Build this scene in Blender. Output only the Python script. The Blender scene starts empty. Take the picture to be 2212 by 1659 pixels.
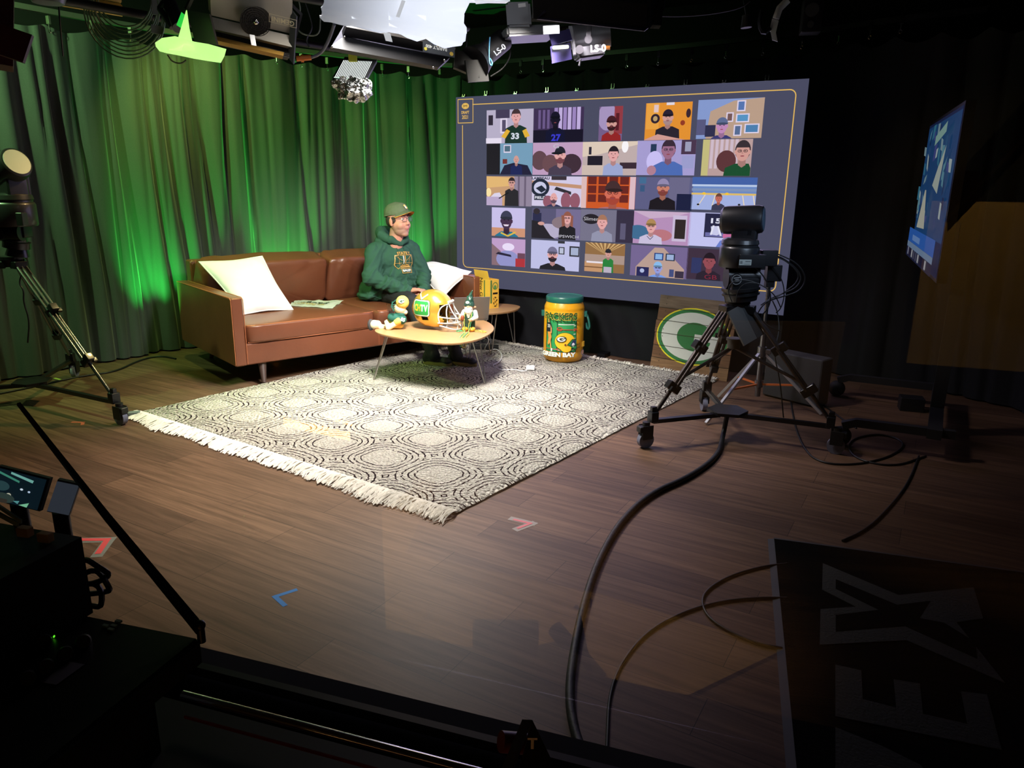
import bpy, bmesh, math, random
from mathutils import Vector, Matrix, noise
random.seed(7)
PI = math.pi
SC = bpy.context.scene
COL = SC.collection
# ---------------------------------------------------------------- camera
CAM_H, CAM_PITCH, CAM_ROLL, CAM_YAW, FPX = 1.6, math.radians(15.25), math.radians(-0.75), math.radians(30), 1600.0
cd = bpy.data.cameras.new('camera'); cam = bpy.data.objects.new('camera', cd); COL.objects.link(cam)
cd.sensor_fit = 'HORIZONTAL'; cd.sensor_width = 36.0; cd.lens = 36.0*FPX/2212.0; cd.clip_start = 0.02
FW = Vector((-math.sin(CAM_YAW)*math.cos(CAM_PITCH), math.cos(CAM_YAW)*math.cos(CAM_PITCH), -math.sin(CAM_PITCH)))
UPV = Vector((-math.sin(CAM_YAW)*math.sin(CAM_PITCH), math.cos(CAM_YAW)*math.sin(CAM_PITCH), math.cos(CAM_PITCH)))
RT = Vector((math.cos(CAM_YAW), math.sin(CAM_YAW), 0))
_c, _s = math.cos(CAM_ROLL), math.sin(CAM_ROLL)
_r = RT*_c - UPV*_s; _u = UPV*_c + RT*_s
EYE = Vector((0, 0, CAM_H))
m = Matrix((( _r.x, _u.x, -FW.x, 0), (_r.y, _u.y, -FW.y, 0), (_r.z, _u.z, -FW.z, CAM_H), (0, 0, 0, 1)))
cam.matrix_world = m
SC.camera = cam
SC.view_settings.view_transform = 'Standard'; SC.view_settings.look = 'None'
SC.view_settings.gamma = 1; SC.view_settings.use_curve_mapping = False
SC.view_settings.exposure = 0.0
w = bpy.data.worlds.new('world'); SC.world = w; w.use_nodes = True
w.node_tree.nodes['Background'].inputs[0].default_value = (0.02, 0.02, 0.03, 1)
w.node_tree.nodes['Background'].inputs[1].default_value = 0.0

def lamp(name, kind, loc, target, energy, color, size=0.1, angle=60, blend=0.4):
    l = bpy.data.lights.new(name, kind); o = bpy.data.objects.new(name, l); COL.objects.link(o)
    o.location = loc; l.energy = energy; l.color = color
    if target is not None:
        o.rotation_euler = (Vector(target)-Vector(loc)).to_track_quat('-Z', 'Y').to_euler()
    if kind == 'AREA': l.shape = 'RECTANGLE'; l.size = size if not isinstance(size, tuple) else size[0]; l.size_y = size if not isinstance(size, tuple) else size[1]
    if kind in ('SPOT', 'POINT'): l.shadow_soft_size = size
    if kind == 'SPOT': l.spot_size = math.radians(angle); l.spot_blend = blend
    return o
# ---- studio lamps (key softbox, fill panel, green and amber set lights, picture wall glow) and added fills
lamp('key_light', 'SPOT', (-2.75, 3.7, 2.25), (-3.9, 5.0, 0.3), 360, (1, .95, .89), .18, 96, .6)
lamp('fill_light', 'SPOT', (-3.0, 4.0, 2.35), (-2.9, 3.9, 0), 440, (1, .95, .90), .2, 112, .9)
lamp('near_fill', 'SPOT', (-2.7, 3.0, 2.9), (-2.95, 3.3, 0), 360, (1, .95, .90), .2, 74, .8)  # second fill added to lift the near part of the rug
lamp('front_spot', 'SPOT', (-1.9, 3.8, 2.45), (-4.5, 5.3, 0.8), 260, (1, .92, .83), .1, 46, .6)
lamp('sign_fill', 'SPOT', (-2.0, 4.2, 2.4), (-1.35, 5.5, 0), 120, (1, .88, .9), .15, 84, .8)  # added fill to brighten the sign and the floor right of the rug
lamp('rig_fill', 'SPOT', (-1.2, 1.3, 3.0), (-2.7, 3.6, 2.45), 22, (.95, .95, 1), .3, 60, .8)  # added fill for the camera side of the lighting rig
lamp('green_top_light', 'SPOT', (-5.75, 2.0, 2.9), (-6.2, 4.2, 1.2), 240, (.45, .95, .34), .04, 120, .6)
lamp('green_mid_light', 'SPOT', (-5.5, 3.9, 2.95), (-5.9, 5.6, 1.0), 115, (.66, .92, .16), .04, 110, .7)
lamp('green_far_light', 'SPOT', (-4.9, 5.9, 2.9), (-5.3, 6.9, 1.0), 26, (.6, .85, .25), .04, 90, .7)
lamp('green_fill_light', 'SPOT', (-4.6, 4.1, 2.6), (-5.3, 4.0, 0.3), 48, (.35, 1, .2), .08, 80, .8)
lamp('amber_light', 'SPOT', (-4.5, 4.3, 2.9), (-4.6, 2.2, 0), 190, (1, .66, .27), .1, 90, .9)
lamp('amber_curtain_light', 'SPOT', (-5.55, 4.95, .15), (-6.05, 5.1, 1.7), 150, (.95, .72, .06), .03, 40, .8)
for p, t, e, c in (((-6.0, 3.95, .12), (-6.22, 4.5, 1.5), 260, (.02, 1, .10)), ((-5.72, 5.35, .12), (-5.95, 5.6, 1.6), 300, (.05, 1, .08)),
                   ((-5.1, 6.55, .12), (-5.3, 6.95, 1.5), 330, (.02, 1, .1))):
    lamp('green_uplight', 'SPOT', p, t, e, c, .03, 62, .8)
g = lamp('picture_wall_glow', 'AREA', (-2.7, 6.25, 1.5), (-2.2, 3.0, 0), 26, (.62, .52, 1), (3.1, 1.6)); g.data.specular_factor = .15
lamp('floor_fill', 'SPOT', (-2.5, 3.5, 3.0), (-2.5, 1.8, 0), 18, (1, .78, .6), .3, 100, .9)
lamp('tripod_fill', 'SPOT', (-.45, 4.2, 1.7), (-1.15, 4.8, 1.0), 22, (.6, .75, 1), .25, 75, .7)  # added bluish fill for the tripod and camera, apart from the television

def px_ray(x, y):
    u = x-1106.0; v = -(y-829.5)
    return (_r*u + _u*v + FW*FPX)
def gpt(x, y, z=0.0):                      # floor (or height z) point seen at x, y of the photograph
    d = px_ray(x, y); return EYE + d*((z-CAM_H)/d.z)
def dpt(x, y, dist):                       # point at a horizontal distance from the camera
    d = px_ray(x, y); return EYE + d*(dist/math.hypot(d.x, d.y))

# ---------------------------------------------------------------- materials
def srgb(r, g, b):
    f = lambda v: ((v/255)/12.92 if v/255 <= .04045 else ((v/255+.055)/1.055)**2.4)
    return (f(r), f(g), f(b), 1)
MATS = {}
def mat(name, col=(128, 128, 128), rough=.5, metal=0, spec=.5, bump=None, var=None, emit=None, estr=1, alpha=1, trans=0, coat=0):
    if name in MATS: return MATS[name]
    m = bpy.data.materials.new(name); m.use_nodes = True; nt = m.node_tree; b = nt.nodes['Principled BSDF']
    c = srgb(*col); b.inputs['Base Color'].default_value = c
    b.inputs['Roughness'].default_value = rough; b.inputs['Metallic'].default_value = metal
    b.inputs['Specular IOR Level'].default_value = spec
    if coat: b.inputs['Coat Weight'].default_value = coat; b.inputs['Coat Roughness'].default_value = .08
    if emit: b.inputs['Emission Color'].default_value = srgb(*emit); b.inputs['Emission Strength'].default_value = estr
    if trans: b.inputs['Transmission Weight'].default_value = trans
    tc = nt.nodes.new('ShaderNodeTexCoord')
    if var:                                  # (scale, amount): mottled colour
        n = nt.nodes.new('ShaderNodeTexNoise'); n.inputs['Scale'].default_value = var[0]; n.inputs['Detail'].default_value = 5
        nt.links.new(tc.outputs['Object'], n.inputs['Vector'])
        mx = nt.nodes.new('ShaderNodeMixRGB'); mx.inputs[1].default_value = tuple(max(0, v*(1-var[1])) for v in c[:3])+(1,)
        mx.inputs[2].default_value = tuple(min(1, v*(1+var[1])) for v in c[:3])+(1,)
        nt.links.new(n.outputs['Fac'], mx.inputs[0]); nt.links.new(mx.outputs[0], b.inputs['Base Color'])
    if bump:                                 # (scale, strength, distance)
        n = nt.nodes.new('ShaderNodeTexNoise'); n.inputs['Scale'].default_value = bump[0]; n.inputs['Detail'].default_value = 6
        nt.links.new(tc.outputs['Object'], n.inputs['Vector'])
        bp = nt.nodes.new('ShaderNodeBump'); bp.inputs['Strength'].default_value = bump[1]; bp.inputs['Distance'].default_value = bump[2]
        nt.links.new(n.outputs['Fac'], bp.inputs['Height']); nt.links.new(bp.outputs[0], b.inputs['Normal'])
    MATS[name] = m; return m
def attr_mat(name, emit=0, rough=.5):        # colours printed per face
    if name in MATS: return MATS[name]
    m = bpy.data.materials.new(name); m.use_nodes = True; nt = m.node_tree; b = nt.nodes['Principled BSDF']
    a = nt.nodes.new('ShaderNodeAttribute'); a.attribute_name = 'Col'
    if emit:
        b.inputs['Base Color'].default_value = (.004, .004, .005, 1); b.inputs['Roughness'].default_value = .6
        b.inputs['Specular IOR Level'].default_value = .1
        nt.links.new(a.outputs['Color'], b.inputs['Emission Color']); b.inputs['Emission Strength'].default_value = emit
    else:
        nt.links.new(a.outputs['Color'], b.inputs['Base Color']); b.inputs['Roughness'].default_value = rough
    MATS[name] = m; return m
M_print = attr_mat('printed_ink', 0, .45); M_screen = attr_mat('screen_picture', 1.0)
BLACK = mat('black_plastic', (22, 22, 24), .45); BLK_MET = mat('black_metal', (26, 26, 30), .35, .6)
RUBBER = mat('black_rubber', (14, 14, 15), .7); STEEL = mat('brushed_steel', (190, 190, 190), .25, 1)
CHROME = mat('chrome', (220, 220, 222), .12, 1); WHITE_P = mat('white_plastic', (235, 235, 235), .4)
CABLE = mat('black_cable', (16, 16, 17), .5)

# ---------------------------------------------------------------- mesh helpers
class MB:
    def __init__(s): s.bm = bmesh.new()
    def box(s, c, size, rz=0, bev=0, rot=None, taper=None):
        M = Matrix.Translation(c) @ (rot.to_4x4() if rot is not None else Matrix.Rotation(rz, 4, 'Z'))
        r = bmesh.ops.create_cube(s.bm, size=1)
        vs = r['verts']
        for v in vs:
            v.co = Vector((v.co.x*size[0], v.co.y*size[1], v.co.z*size[2]))
            if taper and v.co.z > 0: v.co.x *= taper; v.co.y *= taper
        if bev:
            es = list({e for v in vs for e in v.link_edges})
            rb = bmesh.ops.bevel(s.bm, geom=es, offset=bev, segments=3, affect='EDGES', profile=.7)
            vs = list({v for f in rb['faces'] for v in f.verts} | {v for v in vs if v.is_valid})
        bmesh.ops.transform(s.bm, matrix=M, verts=[v for v in vs if v.is_valid]); return s
    def cyl(s, a, b, r, r2=None, n=14, caps=True):
        a, b = Vector(a), Vector(b); r2 = r if r2 is None else r2; d = b-a
        q = d.to_track_quat('Z', 'Y').to_matrix().to_4x4()
        res = bmesh.ops.create_cone(s.bm, cap_ends=caps, segments=n, radius1=r, radius2=r2, depth=d.length)
        bmesh.ops.transform(s.bm, matrix=Matrix.Translation((a+b)/2) @ q, verts=res['verts']); return s
    def sph(s, c, r, n=12, rot=None):
        rr = r if isinstance(r, (tuple, list)) else (r, r, r)
        res = bmesh.ops.create_uvsphere(s.bm, u_segments=n+4, v_segments=n, radius=1)
        M = Matrix.Translation(c) @ (rot.to_4x4() if rot is not None else Matrix()) @ Matrix.Diagonal((*rr, 1))
        bmesh.ops.transform(s.bm, matrix=M, verts=res['verts']); return s
    def tube(s, pts, r, n=8, closed=False, smooth=0):
        pts = [Vector(p) for p in pts]
        for _ in range(smooth):
            q = [] if closed else [pts[0]]
            rg = range(len(pts)) if closed else range(len(pts)-1)
            for i in rg:
                a, b = pts[i], pts[(i+1) % len(pts)]; q += [a*.75+b*.25, a*.25+b*.75]
            if not closed: q.append(pts[-1])
            pts = q
        rings = []; N = len(pts); prev = None
        for i, p in enumerate(pts):
            if closed: t = pts[(i+1) % N]-pts[i-1]
            else: t = pts[min(i+1, N-1)]-pts[max(i-1, 0)]
            if t.length < 1e-9: t = Vector((0, 0, 1))
            t.normalize()
            if prev is None:
                x = t.orthogonal().normalized()
            else:
                x = prev - t*prev.dot(t)
                x = x.normalized() if x.length > 1e-6 else t.orthogonal().normalized()
            prev = x; y = t.cross(x); rr = r(i/(N-1)) if callable(r) else r
            rings.append([s.bm.verts.new(p+(x*math.cos(2*PI*k/n)+y*math.sin(2*PI*k/n))*rr) for k in range(n)])
        for i in range(N if closed else N-1):
            a, b = rings[i], rings[(i+1) % N]
            for k in range(n): s.bm.faces.new((a[k], a[(k+1) % n], b[(k+1) % n], b[k]))
        if not closed: s.bm.faces.new(rings[0][::-1]); s.bm.faces.new(rings[-1])
        return s
    def lathe(s, prof, c=(0, 0, 0), n=32, M=None):
        M = M or Matrix.Translation(c); rings = []
        for r, z in prof:
            if r < 1e-6: rings.append([s.bm.verts.new(M @ Vector((0, 0, z)))])
            else: rings.append([s.bm.verts.new(M @ Vector((r*math.cos(2*PI*k/n), r*math.sin(2*PI*k/n), z))) for k in range(n)])
        for a, b in zip(rings, rings[1:]):
            if len(a) == 1 and len(b) == 1: continue
            for k in range(n):
                if len(a) == 1: s.bm.faces.new((a[0], b[(k+1) % n], b[k]))
                elif len(b) == 1: s.bm.faces.new((a[k], a[(k+1) % n], b[0]))
                else: s.bm.faces.new((a[k], a[(k+1) % n], b[(k+1) % n], b[k]))
        return s
    def prism(s, poly, z0, z1, M=None):
        M = M or Matrix()
        a = [s.bm.verts.new(M @ Vector((x, y, z0))) for x, y in poly]; b = [s.bm.verts.new(M @ Vector((x, y, z1))) for x, y in poly]
        n = len(poly); s.bm.faces.new(a[::-1]); s.bm.faces.new(b)
        for i in range(n): s.bm.faces.new((a[i], a[(i+1) % n], b[(i+1) % n], b[i]))
        return s
    def slab(s, A, B, C, t):                # parallelogram A, B, C (corner, along, across) given thickness t
        A, B, C = Vector(A), Vector(B), Vector(C); D = B+C-A; n = (B-A).cross(C-A).normalized()*t
        lo = [s.bm.verts.new(p) for p in (A, B, D, C)]; hi = [s.bm.verts.new(p+n) for p in (A, B, D, C)]
        s.bm.faces.new(lo[::-1]); s.bm.faces.new(hi)
        for i in range(4): s.bm.faces.new((lo[i], lo[(i+1) % 4], hi[(i+1) % 4], hi[i]))
        return s
    def sheet(s, grid, thick=0):
        vs = [[s.bm.verts.new(p) for p in row] for row in grid]
        for i in range(len(vs)-1):
            for j in range(len(vs[0])-1): s.bm.faces.new((vs[i][j], vs[i][j+1], vs[i+1][j+1], vs[i+1][j]))
        if thick: bmesh.ops.solidify(s.bm, geom=s.bm.faces[:], thickness=thick)
        return s
def tagp(o, label=None, cat=None, group=None, kind=None):
    if label: o['label'] = label
    if cat: o['category'] = cat
    if group: o['group'] = group
    if kind: o['kind'] = kind
    return o
def obj(name, mb, material, parent=None, smooth=True, world=True, label=None, angle=40):
    """links the mesh as one object; world=True: vertices are given in world metres"""
    if isinstance(mb, bpy.types.Mesh): me = mb
    else:
        bm = mb.bm if isinstance(mb, MB) else mb
        bmesh.ops.recalc_face_normals(bm, faces=bm.faces)
        if parent is not None and world: bm.transform(WM(parent).inverted())
        me = bpy.data.meshes.new(name); bm.to_mesh(me); bm.free()
    if isinstance(mb, bpy.types.Mesh) and parent is not None and world: me.transform(WM(parent).inverted())
    me.materials.clear() if len(me.materials) else None
    me.materials.append(material)
    if smooth:
        me.polygons.foreach_set('use_smooth', [True]*len(me.polygons))
        me.set_sharp_from_angle(angle=math.radians(angle))
    o = bpy.data.objects.new(name, me); COL.objects.link(o)
    if parent is not None: o.parent = parent
    if label: o['label'] = label
    return o
def WM(o):
    M = o.matrix_basis.copy()
    while o.parent is not None: o = o.parent; M = o.matrix_basis @ M
    return M
def thing(name, label, cat, loc=(0, 0, 0), rz=0, group=None):
    o = bpy.data.objects.new(name, None); o.empty_display_size = .05; COL.objects.link(o)
    o.location = loc; o.rotation_euler = (0, 0, rz)
    return tagp(o, label, cat, group)
def solo(name, mb, material, label, cat, group=None, **k):   # a thing that is one mesh
    return tagp(obj(name, mb, material, **k), label, cat, group)
def struct(name, mb, material, **k): return tagp(obj(name, mb, material, **k), kind='structure')
def copy_tree(o, parent=None):
    c = o.copy(); COL.objects.link(c)
    if parent is not None: c.parent = parent
    for ch in list(o.children): copy_tree(ch, c)
    return c
def blob(parts, voxel=.01, smooth=6, disp=None, sub=0):
    """parts: ('c', p0, r0, p1, r1) tapered capsules or ('e', centre, radii, rot) ellipsoids, fused into one continuous skin"""
    mb = MB()
    for p in parts:
        if p[0] == 'c':
            _, a, r0, b, r1 = p; mb.sph(a, r0, 14); mb.sph(b, r1, 14)
            if (Vector(a)-Vector(b)).length > 1e-4: mb.cyl(a, b, r0, r1, 18)
        else: mb.sph(p[1], p[2], 16, p[3] if len(p) > 3 else None)
    me = bpy.data.meshes.new('tmp'); mb.bm.to_mesh(me); mb.bm.free()
    o = bpy.data.objects.new('tmp', me); COL.objects.link(o)
    r = o.modifiers.new('r', 'REMESH'); r.mode = 'VOXEL'; r.voxel_size = voxel; r.adaptivity = 0
    s = o.modifiers.new('s', 'SMOOTH'); s.factor = .5; s.iterations = smooth
    dg = bpy.context.evaluated_depsgraph_get(); out = bpy.data.meshes.new_from_object(o.evaluated_get(dg))
    bpy.data.objects.remove(o); bpy.data.meshes.remove(me)
    if disp:
        a, sc = disp[:2]; N_ = [v.normal.copy() for v in out.vertices]; C_ = [v.co.copy() for v in out.vertices]; q = []
        for c, n in zip(C_, N_): q.extend(c+n*(noise.fractal(c*sc, 1.0, 2.0, 3)*a))
        out.vertices.foreach_set('co', q); out.update()
    return out
FONTC = {}
def text_bm(txt, size, bold=.0, spacing=1.0):
    """text outline as flat faces in XY, centred"""
    cu = bpy.data.curves.new('t', 'FONT'); cu.body = txt; cu.size = size; cu.align_x = 'CENTER'; cu.align_y = 'CENTER'; cu.offset = bold; cu.space_character = spacing
    cu.resolution_u = 3
    o = bpy.data.objects.new('t', cu); COL.objects.link(o); dg = bpy.context.evaluated_depsgraph_get()
    me = bpy.data.meshes.new_from_object(o.evaluated_get(dg)); bpy.data.objects.remove(o); bpy.data.curves.remove(cu)
    bm = bmesh.new(); bm.from_mesh(me); bpy.data.meshes.remove(me); return bm
class Art:
    """flat coloured artwork: stacked polygons in a unit plane, each a hair in front of the last"""
    def __init__(s, step=.0004): s.bm = bmesh.new(); s.lay = s.bm.loops.layers.float_color.new('Col'); s.k = 0; s.step = step
    def poly(s, pts, col):
        s.k += 1; vs = [s.bm.verts.new((x, y, s.k*s.step)) for x, y in pts]
        try: f = s.bm.faces.new(vs)
        except ValueError: return s
        c = srgb(*col)
        for l in f.loops: l[s.lay] = c
        return s
    def rect(s, x0, y0, x1, y1, col): return s.poly([(x0, y0), (x1, y0), (x1, y1), (x0, y1)], col)
    def ell(s, cx, cy, rx, ry, col, n=22, a0=0, a1=2*PI, rot=0):
        full = abs(a1-a0-2*PI) < 1e-6; pts = []
        for i in range(n if full else n+1):
            a = a0+(a1-a0)*i/n; x, y = rx*math.cos(a), ry*math.sin(a)
            pts.append((cx+x*math.cos(rot)-y*math.sin(rot), cy+x*math.sin(rot)+y*math.cos(rot)))
        return s.poly(pts, col)
    def ring(s, cx, cy, rx, ry, w, col, n=28, a0=0, a1=2*PI):
        s.k += 1; c = srgb(*col); pr = None
        for i in range(n+1):
            a = a0+(a1-a0)*i/n; ca, sa = math.cos(a), math.sin(a)
            p = (s.bm.verts.new((cx+rx*ca, cy+ry*sa, s.k*s.step)), s.bm.verts.new((cx+(rx-w)*ca, cy+(ry-w)*sa, s.k*s.step)))
            if pr:
                f = s.bm.faces.new((pr[0], p[0], p[1], pr[1]))
                for l in f.loops: l[s.lay] = c
            pr = p
        return s
    def line(s, pts, w, col):
        for (x0, y0), (x1, y1) in zip(pts, pts[1:]):
            dx, dy = x1-x0, y1-y0; L = math.hypot(dx, dy) or 1; nx, ny = -dy/L*w/2, dx/L*w/2; ex, ey = dx/L*w*.3, dy/L*w*.3
            s.poly([(x0+nx-ex, y0+ny-ey), (x0-nx-ex, y0-ny-ey), (x1-nx+ex, y1-ny+ey), (x1+nx+ex, y1+ny+ey)], col)
        return s
    def text(s, txt, cx, cy, size, col, bold=.0, sx=1, rot=0, spacing=1):
        s.k += 1; t = text_bm(txt, size, bold, spacing); c = srgb(*col); mp = {}
        for v in t.verts:
            x, y = v.co.x*sx, v.co.y
            mp[v] = s.bm.verts.new((cx+x*math.cos(rot)-y*math.sin(rot), cy+x*math.sin(rot)+y*math.cos(rot), s.k*s.step))
        for f in t.faces:
            try: g = s.bm.faces.new([mp[v] for v in f.verts])
            except ValueError: continue
            for l in g.loops: l[s.lay] = c
        t.free(); return s
    def cut(s, d, axis=0):                   # subdivide so it can be bent
        co = [v.co[axis] for v in s.bm.verts]; a, b = min(co), max(co); x = math.floor(a/d)*d+d
        n = Vector((1, 0, 0)) if axis == 0 else Vector((0, 1, 0))
        while x < b:
            bmesh.ops.bisect_plane(s.bm, geom=s.bm.verts[:]+s.bm.edges[:]+s.bm.faces[:], plane_co=n*x, plane_no=n); x += d
        return s
    def place(s, fn):                        # fn(x, y, h) -> world point
        for v in s.bm.verts: v.co = fn(v.co.x, v.co.y, v.co.z)
        return s
def art_obj(name, art, parent, material=None, label=None):
    bm = art.bm
    if parent is not None: bm.transform(WM(parent).inverted())
    me = bpy.data.meshes.new(name); bm.to_mesh(me); bm.free(); me.materials.append(material or M_print)
    o = bpy.data.objects.new(name, me); COL.objects.link(o)
    if parent is not None: o.parent = parent
    if label: o['label'] = label
    return o
def plane_map(O, X, Y, flip=1):
    O, X, Y = Vector(O), Vector(X), Vector(Y); N = X.cross(Y).normalized()*flip
    return lambda x, y, h: O+X*x+Y*y+N*h
# ================================================================ ROOM SHELL
def vpt(x, y, Q):                           # point seen at x, y on the upright plane through Q that faces the camera
    n = Vector((FW.x, FW.y, 0)); Q = Vector(Q); d = px_ray(x, y); return EYE + d*((Q-EYE).dot(n)/d.dot(n))
def floor_mat():
    m = bpy.data.materials.new('wood_plank_floor'); m.use_nodes = True; nt = m.node_tree; L = nt.links; b = nt.nodes['Principled BSDF']
    tc = nt.nodes.new('ShaderNodeTexCoord'); br = nt.nodes.new('ShaderNodeTexBrick')
    br.offset = .37; br.inputs['Scale'].default_value = 1; br.inputs['Mortar Size'].default_value = .0012; br.inputs['Brick Width'].default_value = 1.25; br.inputs['Row Height'].default_value = .19
    br.inputs['Color1'].default_value = srgb(116, 90, 70); br.inputs['Color2'].default_value = srgb(92, 70, 55); br.inputs['Mortar'].default_value = srgb(35, 26, 22)
    br.inputs['Bias'].default_value = -.1
    L.new(tc.outputs['Object'], br.inputs['Vector'])
    mp = nt.nodes.new('ShaderNodeMapping'); mp.inputs['Scale'].default_value = (1.1, 22, 1); L.new(tc.outputs['Object'], mp.inputs[0])
    n = nt.nodes.new('ShaderNodeTexNoise'); n.inputs['Scale'].default_value = 1.6; n.inputs['Detail'].default_value = 9; n.inputs['Roughness'].default_value = .65; n.inputs['Distortion'].default_value = .4
    L.new(mp.outputs[0], n.inputs['Vector'])
    cr = nt.nodes.new('ShaderNodeValToRGB'); cr.color_ramp.elements[0].position = .3; cr.color_ramp.elements[0].color = (.42, .38, .36, 1); cr.color_ramp.elements[1].position = .68; cr.color_ramp.elements[1].color = (1.15, 1.1, 1.08, 1)
    L.new(n.outputs['Fac'], cr.inputs[0])
    mx = nt.nodes.new('ShaderNodeMixRGB'); mx.blend_type = 'MULTIPLY'; mx.inputs[0].default_value = 1
    L.new(br.outputs['Color'], mx.inputs[1]); L.new(cr.outputs[0], mx.inputs[2]); L.new(mx.outputs[0], b.inputs['Base Color'])
    b.inputs['Roughness'].default_value = .5; b.inputs['Specular IOR Level'].default_value = .35
    bp = nt.nodes.new('ShaderNodeBump'); bp.inputs['Strength'].default_value = .15; bp.inputs['Distance'].default_value = .002
    L.new(n.outputs['Fac'], bp.inputs['Height']); L.new(bp.outputs[0], b.inputs['Normal'])
    return m
struct('floor', MB().box((-2.3, 2.9, -.05), (10.4, 11.0, .1)), floor_mat(), smooth=False)
M_dark = mat('dark_studio_paint', (18, 18, 20), .9)
struct('wall_left', MB().box((-7.0, 2.9, 1.7), (.1, 11, 3.4)), M_dark, smooth=False)
struct('wall_back', MB().box((-2.3, 8.3, 1.7), (10.4, .1, 3.4)), M_dark, smooth=False)
struct('wall_right', MB().box((2.8, 2.9, 1.7), (.1, 11, 3.4)), M_dark, smooth=False)
struct('ceiling', MB().box((-2.3, 2.9, 3.45), (10.4, 11, .1)), M_dark, smooth=False)

# ---------------------------------------------------------------- control-room window (the photograph is taken through it)
GD = Vector((.9786, .2057, 0)); GN = Vector((-.2057, .9786, 0)); G0 = Vector((-.96, .72, 0))
def gl(t, n, z): return G0+GD*t+GN*n+Vector((0, 0, z))
def gmat():
    m = bpy.data.materials.new('window_glass'); m.use_nodes = True; nt = m.node_tree; nt.nodes.clear()
    o = nt.nodes.new('ShaderNodeOutputMaterial'); t = nt.nodes.new('ShaderNodeBsdfTransparent'); g = nt.nodes.new('ShaderNodeBsdfGlossy'); g.inputs['Roughness'].default_value = 0
    f = nt.nodes.new('ShaderNodeFresnel'); f.inputs[0].default_value = 1.5; mx = nt.nodes.new('ShaderNodeMixShader')
    t.inputs[0].default_value = (.97, .98, .97, 1)
    nt.links.new(f.outputs[0], mx.inputs[0]); nt.links.new(t.outputs[0], mx.inputs[1]); nt.links.new(g.outputs[0], mx.inputs[2]); nt.links.new(mx.outputs[0], o.inputs[0]); return m
w1 = thing('window_1', None, None, gl(0, 0, .77)); w1['kind'] = 'structure'
mb = MB(); mb.sheet([[gl(-2.6, 0, .76), gl(3.2, 0, .76)], [gl(-2.6, 0, 2.5), gl(3.2, 0, 2.5)]])
obj('glass_pane', mb, gmat(), w1, smooth=False)
mb = MB()
R2 = Matrix(((GD.x, GN.x, 0), (GD.y, GN.y, 0), (0, 0, 1)))
mb.box(gl(.3, 0, 2.53), (5.8, .1, .06), rot=R2).box(gl(-2.62, 0, 1.65), (.05, .1, 1.8), rot=R2).box(gl(3.22, 0, 1.65), (.05, .1, 1.8), rot=R2)
mb.box(gl(.3, .012, .752), (5.8, .014, .018), rot=R2)
obj('window_frame', mb, BLACK, w1, smooth=False)
struct('wall_window', MB().box(gl(.3, .03, .37), (5.9, .1, .74), rot=R2).box(gl(.3, .03, 3.0), (5.9, .1, .88), rot=R2).box(gl(-4.4, .03, 1.7), (3.5, .1, 3.4), rot=R2), mat('window_wall_paint', (20, 20, 22), .9), smooth=False)
# control room: beige boards and carpet added, cut to patches mirrored in the pane
M_tan = mat('beige_wall_paint', (176, 150, 98), .9); M_tanc = mat('beige_carpet', (150, 122, 84), 1, var=(40, .15))
struct('wall_rear', MB().box((-1.2, -2.2, 1.7), (8, .1, 3.4)), M_dark, smooth=False)
mb = MB(); mb.slab((1.18, -2.0, .76), (2.2, -1.79, .76), (1.18, -2.0, 1.54), .03); struct('trim_1', mb, M_tan, smooth=False)
mb = MB(); mb.prism([(-1.75, -2.1), (-1.2, -2.1), (-1.15, -1.13), (-.29, -.9), (.35, -.62), (-.05, -.3), (-.6, -.36), (-1.35, -.33), (-1.4, -.6)], .0, .012); struct('floor_carpet', mb, M_tanc, smooth=False)
def refl(x, y, dist):                        # where something must stand behind the glass to be mirrored at x, y
    p = dpt(x, y, dist); return p-GN*(2*(p-G0).dot(GN))
mb = MB(); mb.slab(refl(1430, 852, 3.0), refl(1790, 868, 3.0), refl(1452, 690, 3.0), -.03); struct('trim_2', mb, M_tan, smooth=False)
mb = MB(); mb.slab(refl(2240, 190, 2.8), refl(2045, 400, 2.8), refl(2240, 300, 2.8), -.02); struct('trim_3', mb, mat('red_brown_board', (60, 24, 14), .7), smooth=False)
mb = MB(); mb.tube([refl(2240, 272, 2.7), refl(2040, 478, 2.7)], .006, 6); struct('trim_4', mb, M_tan, smooth=False)
mb = MB(); mb.slab(refl(612, 905, 2.7), refl(757, 937, 2.7), refl(612, 921, 2.7), -.02); tl_ = solo('strip_lamp', mb, mat('warm_tube', (255, 220, 160), .5, emit=(255, 196, 92), estr=15), 'long warm strip lamp mirrored in the window over the rug', 'lamp', smooth=False)
mb = MB(); mb.slab(refl(705, 901, 2.7), refl(757, 916, 2.7), refl(712, 907, 2.7), -.02); solo('strip_lamp', mb, MATS['warm_tube'], 'short warm lamp mirrored in the window above the long strip lamp', 'lamp', smooth=False)
lamp('control_room_wall_lamp', 'SPOT', (-.4, -.5, 2.6), refl(1600, 780, 3.0), 60, (1, .74, .36), .06, 50, .5)
lamp('control_room_lamp', 'SPOT', (1.0, -.9, 2.4), (1.7, -1.9, 1.0), 170, (1, .70, .30), .06, 80, .5)
lamp('control_room_floor_lamp', 'SPOT', (-.9, -1.4, 2.4), (-.8, -1.0, 0), 750, (1, .72, .38), .06, 60, .5)

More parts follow.
